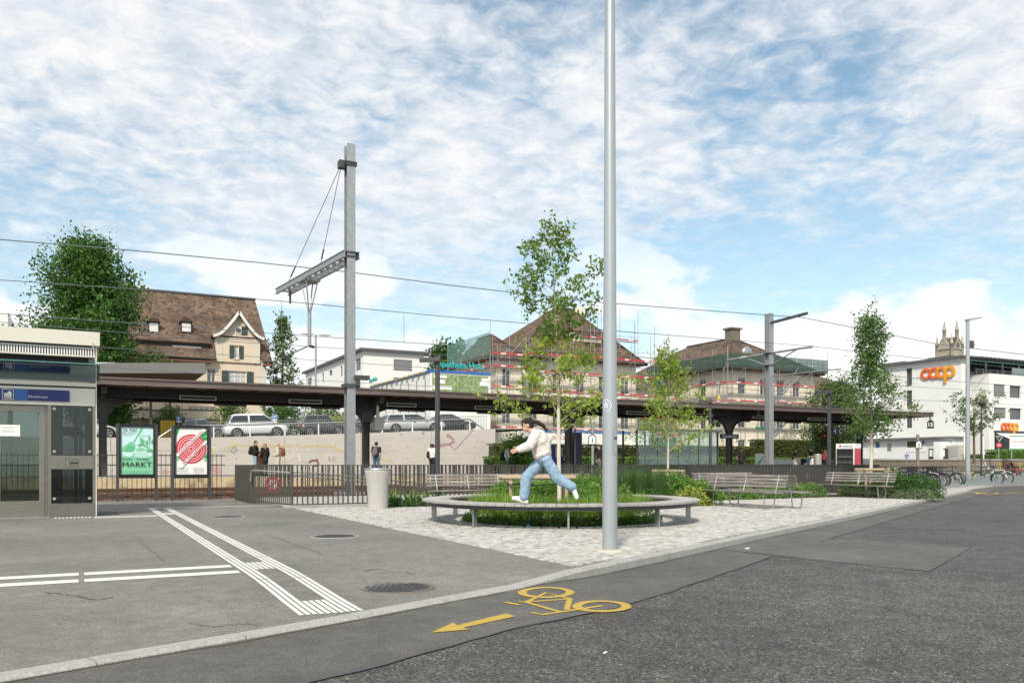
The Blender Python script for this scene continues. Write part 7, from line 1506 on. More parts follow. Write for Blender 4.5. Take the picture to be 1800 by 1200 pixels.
    for k, (x0, x1, y0, y1) in enumerate(((1526, 1534, 778, 790), (1540, 1546, 777, 786), (1560, 1567, 779, 792), (1536, 1540, 788, 797))): onwall('notice', (M_pw, M_blue2, M_galv, M_pw)[k], x0, x1, y0, y1)
    def onbox(lab, nm, m, x0, x1, y0, y1, dep, cat):
        r = rectT(x0, x1, y0, y1, ta_ - dep); o = thing(nm, lab, cat, (ta_ - dep, (r[0] + r[1]) / 2, zb)); B('body', m, o, ta_ - dep, ta_ - .04, r[0], r[1], zb - .4, r[3]); B('door', flat(nm + '_door', (.40, .40, .38)) if 'cab' in nm else M_pw, o, ta_ - dep - .02, ta_ - dep - .003, r[0] + .12, r[1] - .12, zb + .1, r[3] - .12); return o
    onbox('beige utility cabinet against the annex by the slim street lamp', 'utility_cabinet', flat('cabinet_beige', (.48, .47, .43)), 1663, 1686, 782, 803, .8, 'cabinet'); onbox('dark container with posters against the white annex', 'poster_box', M_anth, 1632, 1663, 788, 804, 1.1, 'container'); onbox('white poster stand in front of the dark container', 'poster_stand', M_pw, 1641, 1654, 776, 799, 1.4, 'poster stand')
coop()
def church():
    d = 210.; c = P(1669, 700, d); T_ = thing('church_tower', 'pale gothic church tower with four pinnacles behind the supermarket', 'church', (c.x, c.y, 0)); w_ = 4.0; m = mat('church_stone', (.40, .37, .30), .9, col2=(.29, .265, .21), scale=.8); mk = mat('church_dark', (.13, .12, .10), .9, col2=(.09, .085, .07), scale=2); zc = CAMZ + (HY - 615) / F * d; za = CAMZ + (HY - 594) / F * d; zs = CAMZ + (HY - 565) / F * d
    B('tower_shaft', m, T_, c.x - w_ / 2, c.x + w_ / 2, c.y - w_ / 2, c.y + w_ / 2, 0, zc)
    tri = [(-w_ / 2, zc), (w_ / 2, zc), (0, za)]
    for s in (-1, 1): MB().prism([(c.x + a, z) for a, z in tri], 'y', c.y + s * w_ / 2 - .25, c.y + s * w_ / 2 + .25).build('gable', m, T_); MB().prism([(c.y + a, z) for a, z in tri], 'x', c.x + s * (w_ / 2 + .01) - .25, c.x + s * (w_ / 2 + .01) + .25).build('gable', m, T_)
    for s in (-1, 1):
        MB().add([(c.x, c.y - w_ / 2, za + .1), (c.x + s * w_ * .54, c.y - w_ / 2, zc), (c.x + s * w_ * .54, c.y + w_ / 2, zc), (c.x, c.y + w_ / 2, za + .1)], [(0, 1, 2, 3)]).build('roof', mk, T_)
        for k in range(7): f_ = (k + .5) / 7; B('crocket', mk, T_, c.x + s * w_ / 2 * (1 - f_) - .16, c.x + s * w_ / 2 * (1 - f_) + .16, c.y - w_ / 2 - .3, c.y - w_ / 2 + .2, zc + (za - zc) * f_ + .0, zc + (za - zc) * f_ + .45)
    for sx, sy in ((-1, -1), (1, -1), (1, 1), (-1, 1)):
        x_, y_ = c.x + sx * w_ / 2, c.y + sy * w_ / 2; tz = zs if sy > 0 and False else CAMZ + (HY - 588) / F * d
        MB().lathe([(.42, zc - 2.5), (.42, zc + 1.2), (.55, zc + 1.25), (.40, zc + 1.6), (.10, tz - .6), (.05, tz)], (x_, y_, 0), 8).build('pinnacle', m, T_)
    for a, b_ in ((0, -w_ / 2), (-w_ / 2, 0)): MB().lathe([(.42, za - 1.0), (.42, za + 1.6), (.6, za + 1.7), (.45, za + 2.0), (.09, zs - .6), (.16, zs - .5), (.04, zs)], (c.x + a, c.y + b_, 0), 8).build('pinnacle', m, T_)
    MB().lathe([(.62, -.06), (.62, .0)], (c.x, c.y - w_ / 2 - .26, zc + 1.0), 20, 'y').build('rose_window', mk, T_); MB().lathe([(.42, -.03), (.42, .0)], (c.x, c.y - w_ / 2 - .33, zc + 1.0), 16, 'y').build('pane', GLw, T_)
church()
q = P(3, 570, 95); o = thing('far_block', 'white building corner behind the lift roof', 'building', (q.x - 3, q.y, 0)); B('wall', M_plW, o, q.x - 8, q.x + .6, q.y, q.y + 8, 0, CAMZ + (HY - 546) / F * 95); B('window', GLw, o, q.x + .1, q.x + .45, q.y - .05, q.y - .01, 12.5, 14.5)
q = P(362, 660, 70); tl = thing('twin_street_lamp', 'tall grey street lamp with two heads behind the tall mast', 'lamp post', (*P(555, HY, 72).to_2d(), 2.6)); qq = P(555, 588, 72); rod('pole', M_galv, tl, (qq.x, qq.y, 2.6), (qq.x, qq.y, qq.z), .16, kind='rod')
for s in (-1, 1): MB().ell((qq.x + s * .75, qq.y, qq.z + .05), (.6, .2, .12)).build('lamp_head', M_white, tl)
# ================================================================ PEOPLE
M_skin = mat('skin', (.56, .34, .24), .55, col2=(.50, .30, .21), scale=8)
def fabric(n, c, c2=None): return mat('cloth_' + n, c, .9, col2=c2 or tuple(q * .78 for q in c), scale=14, bump=.25, bscale=35, contrast=.3)
def cap(b, p0, r0, p1, r1, n=12):
    p0, p1 = Vector(p0), Vector(p1); d = (p1 - p0); L_ = d.length; d = d / max(L_, 1e-6); pts = []; rs = []
    for a in (85, 60, 30): pts.append(p0 - d * r0 * math.sin(R(a))); rs.append(r0 * math.cos(R(a)))
    pts += [p0, p1]; rs += [r0, r1]
    for a in (30, 60, 85): pts.append(p1 + d * r1 * math.sin(R(a))); rs.append(r1 * math.cos(R(a)))
    b.tube(pts, rs, n)
def chain(b, pts, rs):
    for i in range(len(pts) - 1): cap(b, pts[i], rs[i], pts[i + 1], rs[i + 1])
def oell(b, c, r, fwd, up):      # oriented ellipsoid: radii along fwd, side, up
    c, f_, u = Vector(c), Vector(fwd).normalized(), Vector(up).normalized(); s = u.cross(f_).normalized(); f_ = s.cross(u); k = MB().ell((0, 0, 0), 1., 16, 10)
    b.add([c + f_ * v[0] * r[0] + s * v[1] * r[1] + u * v[2] * r[2] for v in k.v], k.f)
def remeshed(b, name, m, parent, voxel, smooth=3, wrinkle=0.):
    me = b.mesh('tmp', m); ob = bpy.data.objects.new('tmp', me); md = ob.modifiers.new('r', 'REMESH'); md.mode = 'VOXEL'; md.voxel_size = voxel; md.use_smooth_shade = True
    if wrinkle:
        tx = bpy.data.textures.get('folds') or bpy.data.textures.new('folds', 'CLOUDS'); tx.noise_scale = .06; tx.noise_depth = 2; dm = ob.modifiers.new('d', 'DISPLACE'); dm.texture = tx; dm.strength = wrinkle; dm.mid_level = .5; dm.texture_coords = 'LOCAL'
    sm = ob.modifiers.new('s', 'SMOOTH'); sm.iterations = smooth; sm.factor = .5; dg = tmp_eval(ob); out = bpy.data.meshes.new_from_object(ob.evaluated_get(dg)); bpy.data.objects.remove(ob); out.materials.clear(); out.materials.append(m); out.name = name
    return link(name, out, parent)
def hand(b, w, d, palm_n, s, curl=.5):     # w wrist, d hand direction, palm normal, s scale
    w, d, pn = Vector(w), Vector(d).normalized(), Vector(palm_n).normalized(); sd = d.cross(pn).normalized(); pn = sd.cross(d)
    for k in (-.022, 0, .022): cap(b, w + sd * k * s * .7, .017 * s, w + d * .075 * s + sd * k * s, .015 * s, 8)
    for k, L_ in ((-.033, .060), (-.011, .072), (.011, .068), (.033, .054)):
        a = w + d * .08 * s + sd * k * s; m_ = a + (d * math.cos(curl * .6) + pn * math.sin(curl * .6)) * L_ * .55 * s; e = m_ + (d * math.cos(curl * 1.5) + pn * math.sin(curl * 1.5)) * L_ * .5 * s; cap(b, a, .0095 * s, m_, .0085 * s, 8); cap(b, m_, .0085 * s, e, .0072 * s, 8)
    a = w + d * .025 * s - sd * .028 * s; m_ = a + (d * .6 - sd * .7 + pn * .3).normalized() * .042 * s; cap(b, a, .013 * s, m_, .0105 * s, 8); cap(b, m_, .0105 * s, m_ + (d * .85 - sd * .2 + pn * .4).normalized() * .036 * s, .0085 * s, 8)
STAND = dict(pel=(0, 0, .95), chest=(.01, 0, 1.27), neck=(.005, 0, 1.47), head=(.03, 0, 1.615), look=(1, 0, -.05), hl=(0, .09, .93), kl=(.02, .10, .51), al=(-.01, .105, .09), tl=(.15, .13, .035), hr=(0, -.09, .93), kr=(.02, -.10, .51), ar=(-.01, -.105, .09), tr=(.15, -.13, .035), sl=(0, .185, 1.43), el=(-.03, .235, 1.14), wl=(.06, .22, .90), sr=(0, -.185, 1.43), er=(-.03, -.235, 1.14), wr=(.06, -.22, .90), curl=.6)
def person(label, loc, yaw, pose=None, s=1., top=None, legs=None, shoes=None, hair=None, hairstyle='short', sleeve=1., coat=0., wide=1., voxel=.016, skin=None, legcut=1., loose=0.):
    p = dict(STAND); p.update(pose or {}); p = {k: (Vector(v) if isinstance(v, (tuple, list)) else v) for k, v in p.items()}
    T_ = thing('person', label, 'person', loc, yaw); T_.scale = (s, s, s); skin = skin or M_skin; up = (p['neck'] - p['pel']).normalized(); look = p['look'].normalized(); fw = Vector((1, 0, 0)); fwt = (fw - up * fw.dot(up)).normalized(); hup = (p['head'] - p['neck']).normalized()
    hup = (Vector((0, 0, 1)) * .5 + hup * .5).normalized(); hup = (hup - look * hup.dot(look)).normalized(); side = hup.cross(look)
    b = MB(); H_ = p['head']
    oell(b, H_ + look * -.008 + hup * .022, (.098, .076, .093), look, hup); oell(b, H_ + look * .022 - hup * .045, (.072, .058, .070), look, hup); cap(b, H_ + look * .088 + hup * .010, .009, H_ + look * .105 - hup * .022, .013, 8)
    cap(b, H_ + look * .075 - hup * .062, .018, H_ + look * .075 - hup * .058, .018, 8)
    for k in (-1, 1): oell(b, H_ + side * k * .076 - look * .008 - hup * .01, (.022, .010, .034), look, hup)
    cap(b, p['neck'] - up * .05, .060, H_ - hup * .06 - look * .015, .052); oell(b, p['chest'] + up * .02, (.105, .155, .19), fwt, up); oell(b, p['pel'], (.105, .145, .12), fwt, up); cap(b, p['pel'], .115, p['chest'], .125)
    for k in 'lr':
        cap(b, p['chest'] + up * .13, .06, p['s' + k], .058); chain(b, [p['s' + k], p['e' + k], p['w' + k]], [.052, .040, .027]); chain(b, [p['h' + k], p['k' + k], p['a' + k]], [.082, .056, .038]); chain(b, [p['a' + k] + Vector((0, 0, -.035)), p['t' + k]], [.036, .026])
        d = (p['w' + k] - p['e' + k]).normalized(); pn = Vector((0, -1 if k == 'l' else 1, 0)); pn = pn if abs(d.dot(pn)) < .9 else Vector((0, 0, -1)); hand(b, p['w' + k] + d * .01, d, pn, 1.0, p['curl'])
    remeshed(b, 'body', skin, T_, voxel * .62 if voxel < .012 else voxel * .8, 2)
    for k in (-1, 1): MB().ell(H_ + look * .083 + side * k * .030 + hup * .012, .0105, 8, 6).build('eye', M_ink, T_, local=True)
    e = MB(); cap(e, H_ + look * .092 - side * .020 - hup * .048, .006, H_ + look * .092 + side * .020 - hup * .048, .006, 6); e.build('mouth', flat('lips', (.38, .13, .11)), T_, local=True)
    # top
    b = MB(); lo = loose; oell(b, p['chest'] + up * .03, (.130 + lo, .180 + lo, .205), fwt, up); cap(b, p['chest'] - up * .02, .145 + lo, p['pel'] + up * (.10 - .15 * (coat > 0)), .138 + lo * .8); oell(b, p['pel'] + up * .075, (.130 + lo * .8, .165 + lo * .8, .085), fwt, up); cap(b, p['neck'] - up * .035, .070, p['neck'] - up * .01, .064)
    if coat: cap(b, p['pel'], .155 + lo, p['pel'] - up * coat, .165 + lo); oell(b, p['pel'] - up * coat * .5, (.14, .19, coat * .7), fwt, up)
    for k in 'lr':
        cap(b, p['chest'] + up * .13, .085, p['s' + k], .074 + lo * .5)
        if sleeve >= 1: chain(b, [p['s' + k], p['e' + k], p['e' + k].lerp(p['w' + k], .93)], [.070 + lo * .7, .056 + lo * .9, .042 + lo * .7])
        else: cap(b, p['s' + k], .070, p['s' + k].lerp(p['e' + k], .7), .062)
    remeshed(b, 'top', top, T_, voxel, 2, .026)
    b = MB(); oell(b, p['pel'] - up * .02, (.122, .160, .125), fwt, up)
    for k in 'lr': cap(b, p['pel'], .09, p['h' + k], .098 * (1 + (wide - 1) * .3)); cap(b, p['h' + k], .098, p['k' + k], .070 * wide); cap(b, p['k' + k], .070 * wide, p['k' + k].lerp(p['a' + k], .93 * legcut), .058 * wide)
    remeshed(b, 'trousers', legs, T_, voxel, 2, .022)
    for k in 'lr':
        b = MB(); a, t_ = p['a' + k], p['t' + k]; d = (t_ - a); d.normalize(); heel = a - d * .045 + (Vector((0, 0, -.05)) if p.get('flat' + k, True) else Vector((0, 0, 0))); cap(b, a + (Vector((0, 0, -.01)) if p.get('flat' + k, True) else d * .0), .047, t_, .040); cap(b, heel, .042, t_, .036); remeshed(b, 'shoe', shoes, T_, voxel, 2)
    if hair:
        b = MB(); oell(b, H_ - look * .022 + hup * .040, (.100, .084, .088), look, hup); oell(b, H_ - look * .055 - hup * .005, (.062, .078, .085), look, hup)
        if hairstyle == 'ponytail': c0 = H_ - look * .12 + hup * .035; chain(b, [c0, c0 - look * .07 - hup * .03, c0 - look * .15 - hup * .11, c0 - look * .19 - hup * .21], [.030, .040, .036, .014]); chain(b, [H_ + look * .06 + hup * .085, H_ + look * .085 + side * .05 + hup * .03], [.025, .014])
        if hairstyle == 'long':
            for k in (-.05, 0, .05): chain(b, [H_ - look * .06 + side * k, H_ - look * .085 + side * k * 1.2 - hup * .15, H_ - look * .075 + side * k * 1.1 - hup * .30], [.05, .048, .03])
        if hairstyle == 'curly':
            for q in range(14): a = q * 2.4; b.ell(H_ - look * .03 + hup * (.03 + .05 * math.sin(q)) + side * .085 * math.cos(a) - look * .06 * math.sin(a), .06, 8, 6)
        remeshed(b, 'hair', hair, T_, voxel * .8, 1)
    return T_
F_ = dict(black=fabric('black', (.012, .012, .013)), navy=fabric('navy', (.018, .022, .035)), cream=fabric('cream', (.62, .56, .45)), jean=fabric('jean', (.10, .17, .26), (.05, .09, .15)), ljean=fabric('light_jean', (.30, .42, .54), (.16, .26, .36)), white=fabric('white', (.74, .72, .69)), grey=fabric('grey', (.13, .13, .135)), red=fabric('red', (.28, .04, .05)), fleece=fabric('fleece', (.70, .655, .60), (.58, .54, .49)))
M_shw = flat('shoe_white', (.74, .72, .69), .6); M_shb = flat('shoe_black', (.02, .02, .02), .6); M_shbr = flat('shoe_brown', (.22, .09, .05), .6)
HD, HB, HL = fabric('hair_dark', (.018, .012, .010)), fabric('hair_brown', (.07, .04, .025)), fabric('hair_fair', (.30, .20, .11))
# the runner on the ring bench
dr = 14.42; fo = P(925, 886.7, dr); img_left = Vector((-ST, CT, 0)); ryaw = math.atan2(img_left.y, img_left.x)
RUN = dict(pel=(-.31, 0, .80), chest=(-.235, 0, 1.08), neck=(-.125, 0, 1.265), head=(-.015, .0, 1.365), look=(.97, .05, -.24), hr=(-.28, -.075, .775), kr=(.0, -.075, .46), ar=(.045, -.07, .098), tr=(.215, -.07, .105), hl=(-.34, .075, .775), kl=(-.53, .085, .46), al=(-.80, .09, .295), tl=(-.865, .09, .125), sl=(-.165, .15, 1.205), el=(-.055, .22, 1.01), wl=(.125, .19, .95), sr=(-.15, -.14, 1.215), er=(-.375, -.20, 1.13), wr=(-.27, -.22, .98), curl=.35, flatr=True, flatl=False)
person('child running along the ring bench in cream fleece and pale blue jeans', (fo.x, fo.y, .45), ryaw, RUN, 1., F_['fleece'], F_['ljean'], M_shw, HD, 'ponytail', wide=1.42, voxel=.010, loose=.034)
def on_plat(px, d, z=PZ): q = P(px, HY, d); return (q.x, q.y, z)
def cam_yaw(a): v = Vector((ST, -CT, 0)) * math.cos(R(a)) + Vector((CT, ST, 0)) * math.sin(R(a)); return math.atan2(v.y, v.x)     # 0 faces picture right, 90 away from the camera
def bag(label, loc, yaw, r, m, nm='backpack', off=(-.20, 0, 1.22), s=1.):
    v = Vector(loc) + Matrix.Rotation(yaw, 3, 'Z') @ Vector(off) * s; T_ = thing(nm, label, 'bag', tuple(v), yaw); b = MB(); oell(b, (0, 0, 0), r, (1, 0, 0), (0, 0, 1)); oell(b, (-.05, 0, -r[2] * .35), (r[0] * .9, r[1] * .8, r[2] * .5), (1, 0, 0), (0, 0, 1)); remeshed(b, 'bag_body', m, T_, .02, 2)
    for k in (-1, 1): e = MB(); chain(e, [(r[0] * .5, k * r[1] * .6, r[2] * .75), (r[0] * 1.6, k * r[1] * .65, r[2] * .95), (r[0] * 2.3, k * r[1] * .7, 0), (r[0] * 1.2, k * r[1] * .7, -r[2] * .7)], [.018] * 4); e.build('strap', m, T_, local=True)
BP = (.10, .15, .24)
l = on_plat(449, 42.6); y = cam_yaw(5); person('person in black puffer jacket and pale jeans talking on the platform', l, y, dict(er=(.02, -.25, 1.16), wr=(.22, -.16, 1.16), look=(1, -.2, -.1)), 1.04, F_['black'], F_['ljean'], M_shb, HB, loose=.02); bag('black backpack on the person in the puffer jacket', l, y, BP, F_['black'], off=(-.22, 0, 1.25), s=1.04)
l = on_plat(465.5, 42.6); person('person with long hair in a long black coat on the platform', l, cam_yaw(150), dict(look=(1, .5, 0), el=(.0, .25, 1.14), wl=(.16, .14, 1.0)), .97, F_['black'], F_['black'], M_shb, HL, 'long', coat=.22, loose=.02)
l = on_plat(489.5, 42.4); y = cam_yaw(180); person('bald person all in cream on the platform facing two others', l, y, dict(look=(1, 0, -.15), wl=(.2, .18, 1.05), wr=(.2, -.18, 1.05)), .99, F_['cream'], F_['cream'], M_shbr, None, loose=.01); bag('rust brown backpack on the person in cream', l, y, BP, fabric('rust', (.23, .06, .025)), off=(-.22, 0, 1.22))
l = on_plat(661.5, 43.0); y = cam_yaw(80); person('person in navy t-shirt and jeans waiting with back turned', l, y, dict(wr=(.04, -.20, .96), look=(1, -.1, -.25)), 1.01, F_['navy'], F_['jean'], M_shb, HD, sleeve=.5); bag('dark grey backpack on the person in the navy t-shirt', l, y, BP, F_['grey'], off=(-.21, 0, 1.22))
l = on_plat(759.5, 43.6); person('person with curly dark hair half behind the lamp post', l, cam_yaw(60), None, .96, F_['white'], F_['black'], M_shb, HB, 'curly', loose=.01); bag('dark shoulder bag of the curly haired person', l, cam_yaw(60), (.07, .10, .20), F_['black'], 'shoulder_bag', (-.12, .16, 1.1))
l = on_plat(891, 53.5); y = cam_yaw(-20); person('person in white shirt and open black jacket beside the wall end', l, y, dict(wl=(.15, .16, 1.12)), 1.0, F_['white'], F_['jean'], M_shw, HD, loose=.01); bag('large black bag slung behind the white shirted person', l, y, (.16, .22, .30), F_['black'], 'shoulder_bag', (-.22, -.12, 1.1))
l = on_plat(1054, 50.); person('person in black half behind the tall lamp post', l, cam_yaw(200), None, 1.0, F_['black'], F_['grey'], M_shb, HD, loose=.02)
l = on_plat(1303, 58.); person('person in loose black clothes walking away on the platform', l, cam_yaw(70), dict(kl=(.14, .1, .53), tl=(.25, .12, .06), ar=(-.16, -.1, .14), tr=(-.02, -.12, .04)), 1.03, F_['black'], F_['black'], M_shb, HD, coat=.15, loose=.04); bag('brown tote bag carried by the person walking away', l, cam_yaw(70), (.10, .09, .20), fabric('tote', (.16, .08, .06)), 'tote_bag', (-.1, .28, 1.0))
l = on_plat(1397, 62.); person('person in black t-shirt leaning on the bench back', l, cam_yaw(-30), dict(pel=(-.1, 0, .88), kl=(.12, .12, .52), wl=(.25, .15, .95), wr=(.25, -.15, .95)), 1.0, F_['black'], F_['white'], M_shw, HD, sleeve=.5)
l = on_plat(1412, 62.5, PZ - .05); SIT = dict(pel=(-.1, 0, .52), chest=(-.04, 0, .83), neck=(-.02, 0, 1.02), head=(.02, 0, 1.17), hl=(-.08, .09, .5), hr=(-.08, -.09, .5), kl=(.33, .11, .52), kr=(.33, -.11, .52), al=(.34, .11, .10), ar=(.34, -.11, .10), tl=(.5, .12, .04), tr=(.5, -.12, .04), sl=(-.02, .18, .98), sr=(-.02, -.18, .98), el=(.05, .22, .75), er=(.05, -.22, .75), wl=(.2, .12, .95), wr=(.28, -.15, .70)); person('person in black seated between two standing friends', l, cam_yaw(-60), SIT, 1.0, F_['black'], F_['grey'], M_shb, HL)
l = on_plat(1427, 62.); person('person in black t-shirt and white trousers holding a blue bag', l, cam_yaw(190), dict(wl=(.22, .16, 1.1), wr=(.25, -.12, 1.05)), 1.04, F_['black'], F_['white'], M_shw, HD, sleeve=.5); bag('small bright blue bag held between the seated and standing friends', l, cam_yaw(190), (.06, .10, .14), fabric('bright_blue', (.02, .16, .45)), 'hand_bag', (.26, -.1, .92))
l = on_plat(1449.5, 60.); person('person with red top near the platform end lamp post', l, cam_yaw(20), None, .95, F_['red'], F_['black'], M_shb, HB, 'long')
l = (*P(1474, HY, 37).to_2d(), 0); person('person in dark clothes choosing at the vending machine', l, cam_yaw(10), dict(wr=(.3, -.15, 1.2)), 1.0, F_['navy'], F_['jean'], M_shb, HD)
q = P(268.5, HY, 62.5); l = (q.x, q.y, wz(q.x) - .1); person('person in grey t-shirt pushing a pram above the wall', l, cam_yaw(185), dict(pel=(-.06, 0, .95), chest=(.06, 0, 1.26), neck=(.10, 0, 1.45), head=(.15, 0, 1.58), sl=(.08, .18, 1.40), sr=(.08, -.18, 1.40), el=(.16, .22, 1.15), er=(.16, -.22, 1.15), wl=(.42, .18, 1.02), wr=(.42, -.18, 1.02), look=(1, 0, -.25)), 1.04, F_['grey'], F_['black'], M_shb, HL, sleeve=.5)
def pram():
    q = P(241, HY, 62.5); z = wz(q.x) - .1; T_ = thing('pram', 'pram with a grey striped hood pushed above the wall', 'pram', (q.x, q.y, z), cam_yaw(180)); b = MB()
    b.lathe([(.02, 0), (.28, .02), (.34, .2), (.34, .22)], (0, 0, .62), 14); b.build('basket', F_['grey'], T_, local=True); h = MB(); h.ell((.05, 0, .92), (.30, .26, .30), 14, 8); h.build('hood', fabric('hood', (.40, .40, .40)), T_, local=True)
    for x_ in (-.35, .4):
        for y_ in (-.25, .25): MB().tube([(x_ + .14 * math.cos(a), y_, .15 + .14 * math.sin(a)) for a in np.linspace(0, 6.28, 15)[:-1]], .02, 6, closed=True).build('wheel', M_tyre, T_, local=True)
    MB().tube([(.4, -.25, .15), (0, -.25, .6), (-.55, -.22, 1.05), (-.55, .22, 1.05), (0, .25, .6), (.4, .25, .15)], .015, 6).build('frame', M_galv, T_, local=True); MB().tube([(-.35, -.25, .15), (.1, -.25, .62)], .015, 6).tube([(-.35, .25, .15), (.1, .25, .62)], .015, 6).build('strut', M_galv, T_, local=True)
pram()
ob = thing('orange_bin_bag', 'orange and dark litter column between two talking people', 'litter bin', on_plat(456.5, 43.4)); q = on_plat(456.5, 43.4); MB().lathe([(.17, 0), (.17, .62)], n=14).build('base', M_anth, ob, local=True); MB().lathe([(.165, .62), (.165, 1.15), (.02, 1.18)], n=14).build('orange_top', flat('orange', (.62, .13, .04)), ob, local=True)
# ================================================================ CYCLE PARK, PLATFORM END, SIGNS
def rowpt(px):
    A, Bv = (Vector((32., 25.0)), Vector((41.5, 28.4))) if px < 1672 else (Vector((41.5, 28.4)), Vector((49.6, 30.0))); u = (px - CX) / F; d = Vector((CT + ST * u, ST - CT * u)); e = Bv - A; den = d.x * e.y - d.y * e.x; k = (A.x * e.y - A.y * e.x) / den; return d * k
rk = thing('cycle_rack', 'row of grey steel wedge cycle stands along the kerb', 'cycle rack', (*rowpt(1700), 0))
M_rack = mat('rack_paint', (.30, .335, .34), .5, .3, col2=(.25, .28, .285), scale=5)
STN = []
for a0, a1 in ((rowpt(1588), Vector((41.5, 28.4))), (Vector((41.7, 28.44)), Vector((50.5, 30.18)))):
    e = (a1 - a0).normalized(); STN += [(a0 + e * (j * .62), math.atan2(e.y, e.x)) for j in range(int((a1 - a0).length / .62))]; rod('ground_rail', M_rack, rk, (a0.x, a0.y, .05), (a1.x, a1.y, .05), .10, .08)
for k, (p, yawr) in enumerate(STN):
    o = rootloc(rk); b = MB(); h = .62 if k % 2 else .50
    b.prism([(-.38, 0), (.30, 0), (.18, .12), (.10, h), (-.02, h), (-.10, .2), (-.38, .10)], 'x', -.035, .035); ob = b.build('stand', M_rack, rk, local=True); ob.location = (p.x - o.x, p.y - o.y, 0); ob.rotation_euler = (0, 0, yawr)
    b = MB().box(-.22, -.17, -.9, -.05, .03, .10).box(.05, .10, -.9, -.05, .03, .10); ob = b.build('wheel_channel', M_rack, rk, local=True); ob.location = (p.x + .14 - o.x, p.y - o.y, 0); ob.rotation_euler = (0, 0, yawr)
M_sad = flat('saddle_black', (.015, .015, .016), .6)
def bicycle(label, px, col, s=1., dy=0., lean=0., yaw_off=0., basket=None):
    p = rowpt(px); fwd = Vector((.15, -.99)); yw = math.atan2(fwd.y, fwd.x) + yaw_off; p = p - Vector((fwd.x, fwd.y)) * (.25 + dy); T_ = thing('bicycle', label, 'bicycle', (p.x, p.y, 0), yw, 'bicycles in the rack'); T_.rotation_euler = (lean, 0, yw); m = flat('bike_%d' % int(px), col, .35, .2)
    R_ = .335; rw, fwh = (-.52, 0, R_), (.54, 0, R_); bb, sd, hd, hd2 = (-.10, 0, .30), (-.25, 0, .80), (.36, 0, .80), (.40, 0, .66)
    for c in (rw, fwh):
        w_ = MB().tube([(c[0] + R_ * .95 * math.cos(a), 0, c[2] + R_ * .95 * math.sin(a)) for a in np.linspace(0, 6.283, 29)[:-1]], .030, 6, closed=True).build('wheel', M_tyre, T_, local=True); b = MB().tube([(c[0] + R_ * .87 * math.cos(a), 0, c[2] + R_ * .87 * math.sin(a)) for a in np.linspace(0, 6.283, 29)[:-1]], .010, 5, closed=True); b.build('rim', M_rim, w_, local=True); b = MB()
        for q in range(12): a = q * math.pi / 6; b.tube([(c[0], .012 * (-1) ** q, c[2]), (c[0] + R_ * .86 * math.cos(a), 0, c[2] + R_ * .86 * math.sin(a))], .0035, 3)
        b.build('spokes', M_rim, w_, local=True)
    fr = MB().tube([bb, hd2], .030, 6).tube([sd, hd], .026, 6).tube([bb, sd], .026, 6)
    for y_ in (-.05, .05): fr.tube([bb, (rw[0], y_, rw[2])], .012, 5).tube([(sd[0], 0, sd[2] - .05), (rw[0], y_, rw[2])], .011, 5)
    fr.build('frame', m, T_, local=True); f_ = MB().tube([hd, hd2], .024, 6)
    for y_ in (-.05, .05): f_.tube([hd2, (.46, y_, .5), (fwh[0], y_, fwh[2])], .013, 5)
    f_.build('fork', m, T_, local=True); MB().tube([(sd[0], 0, .78), (sd[0] - .03, 0, .92)], .014, 6).build('seat_post', M_galv, T_, local=True); b = MB(); oell(b, (sd[0] - .03, 0, .945), (.14, .075, .035), (1, 0, 0), (0, 0, 1)); oell(b, (sd[0] + .08, 0, .945), (.10, .03, .025), (1, 0, 0), (0, 0, 1)); b.build('saddle', M_sad, T_, local=True)
    MB().tube([(.36, 0, .80), (.34, 0, .98)], .015, 6).tube([(.20, -.31, 1.02), (.30, -.24, 1.03), (.35, -.06, 1.0), (.35, .06, 1.0), (.30, .24, 1.03), (.20, .31, 1.02)], .014, 6).build('handlebar', M_sad, T_, local=True)
    MB().lathe([(.09, -.006), (.09, .006)], (bb[0], -.06, bb[2]), 14, 'y').build('chainring', M_anth, T_, local=True); MB().tube([(bb[0], -.08, bb[2]), (bb[0] + .12, -.09, bb[2] - .12)], .010, 5).tube([(bb[0], .08, bb[2]), (bb[0] - .12, .09, bb[2] + .12)], .010, 5).build('crank', M_galv, T_, local=True)
    for c in (rw, fwh): b = MB(); b.tube([(c[0] + (R_ + .04) * math.cos(a), 0, c[2] + (R_ + .04) * math.sin(a)) for a in np.linspace(R(20 if c is rw else 50), R(200 if c is rw else 190), 12)], .018, 5); b.build('mudguard', M_sad if px % 2 else m, T_, local=True)
    MB().box(-.85, -.35, -.07, .07, .74, .76).build('carrier', M_sad, T_, local=True)
    if basket: MB().box(.42, .75, -.18, .18, .80, 1.02).build('basket', flat('basket_%d' % int(px), basket, .8), T_, local=True)
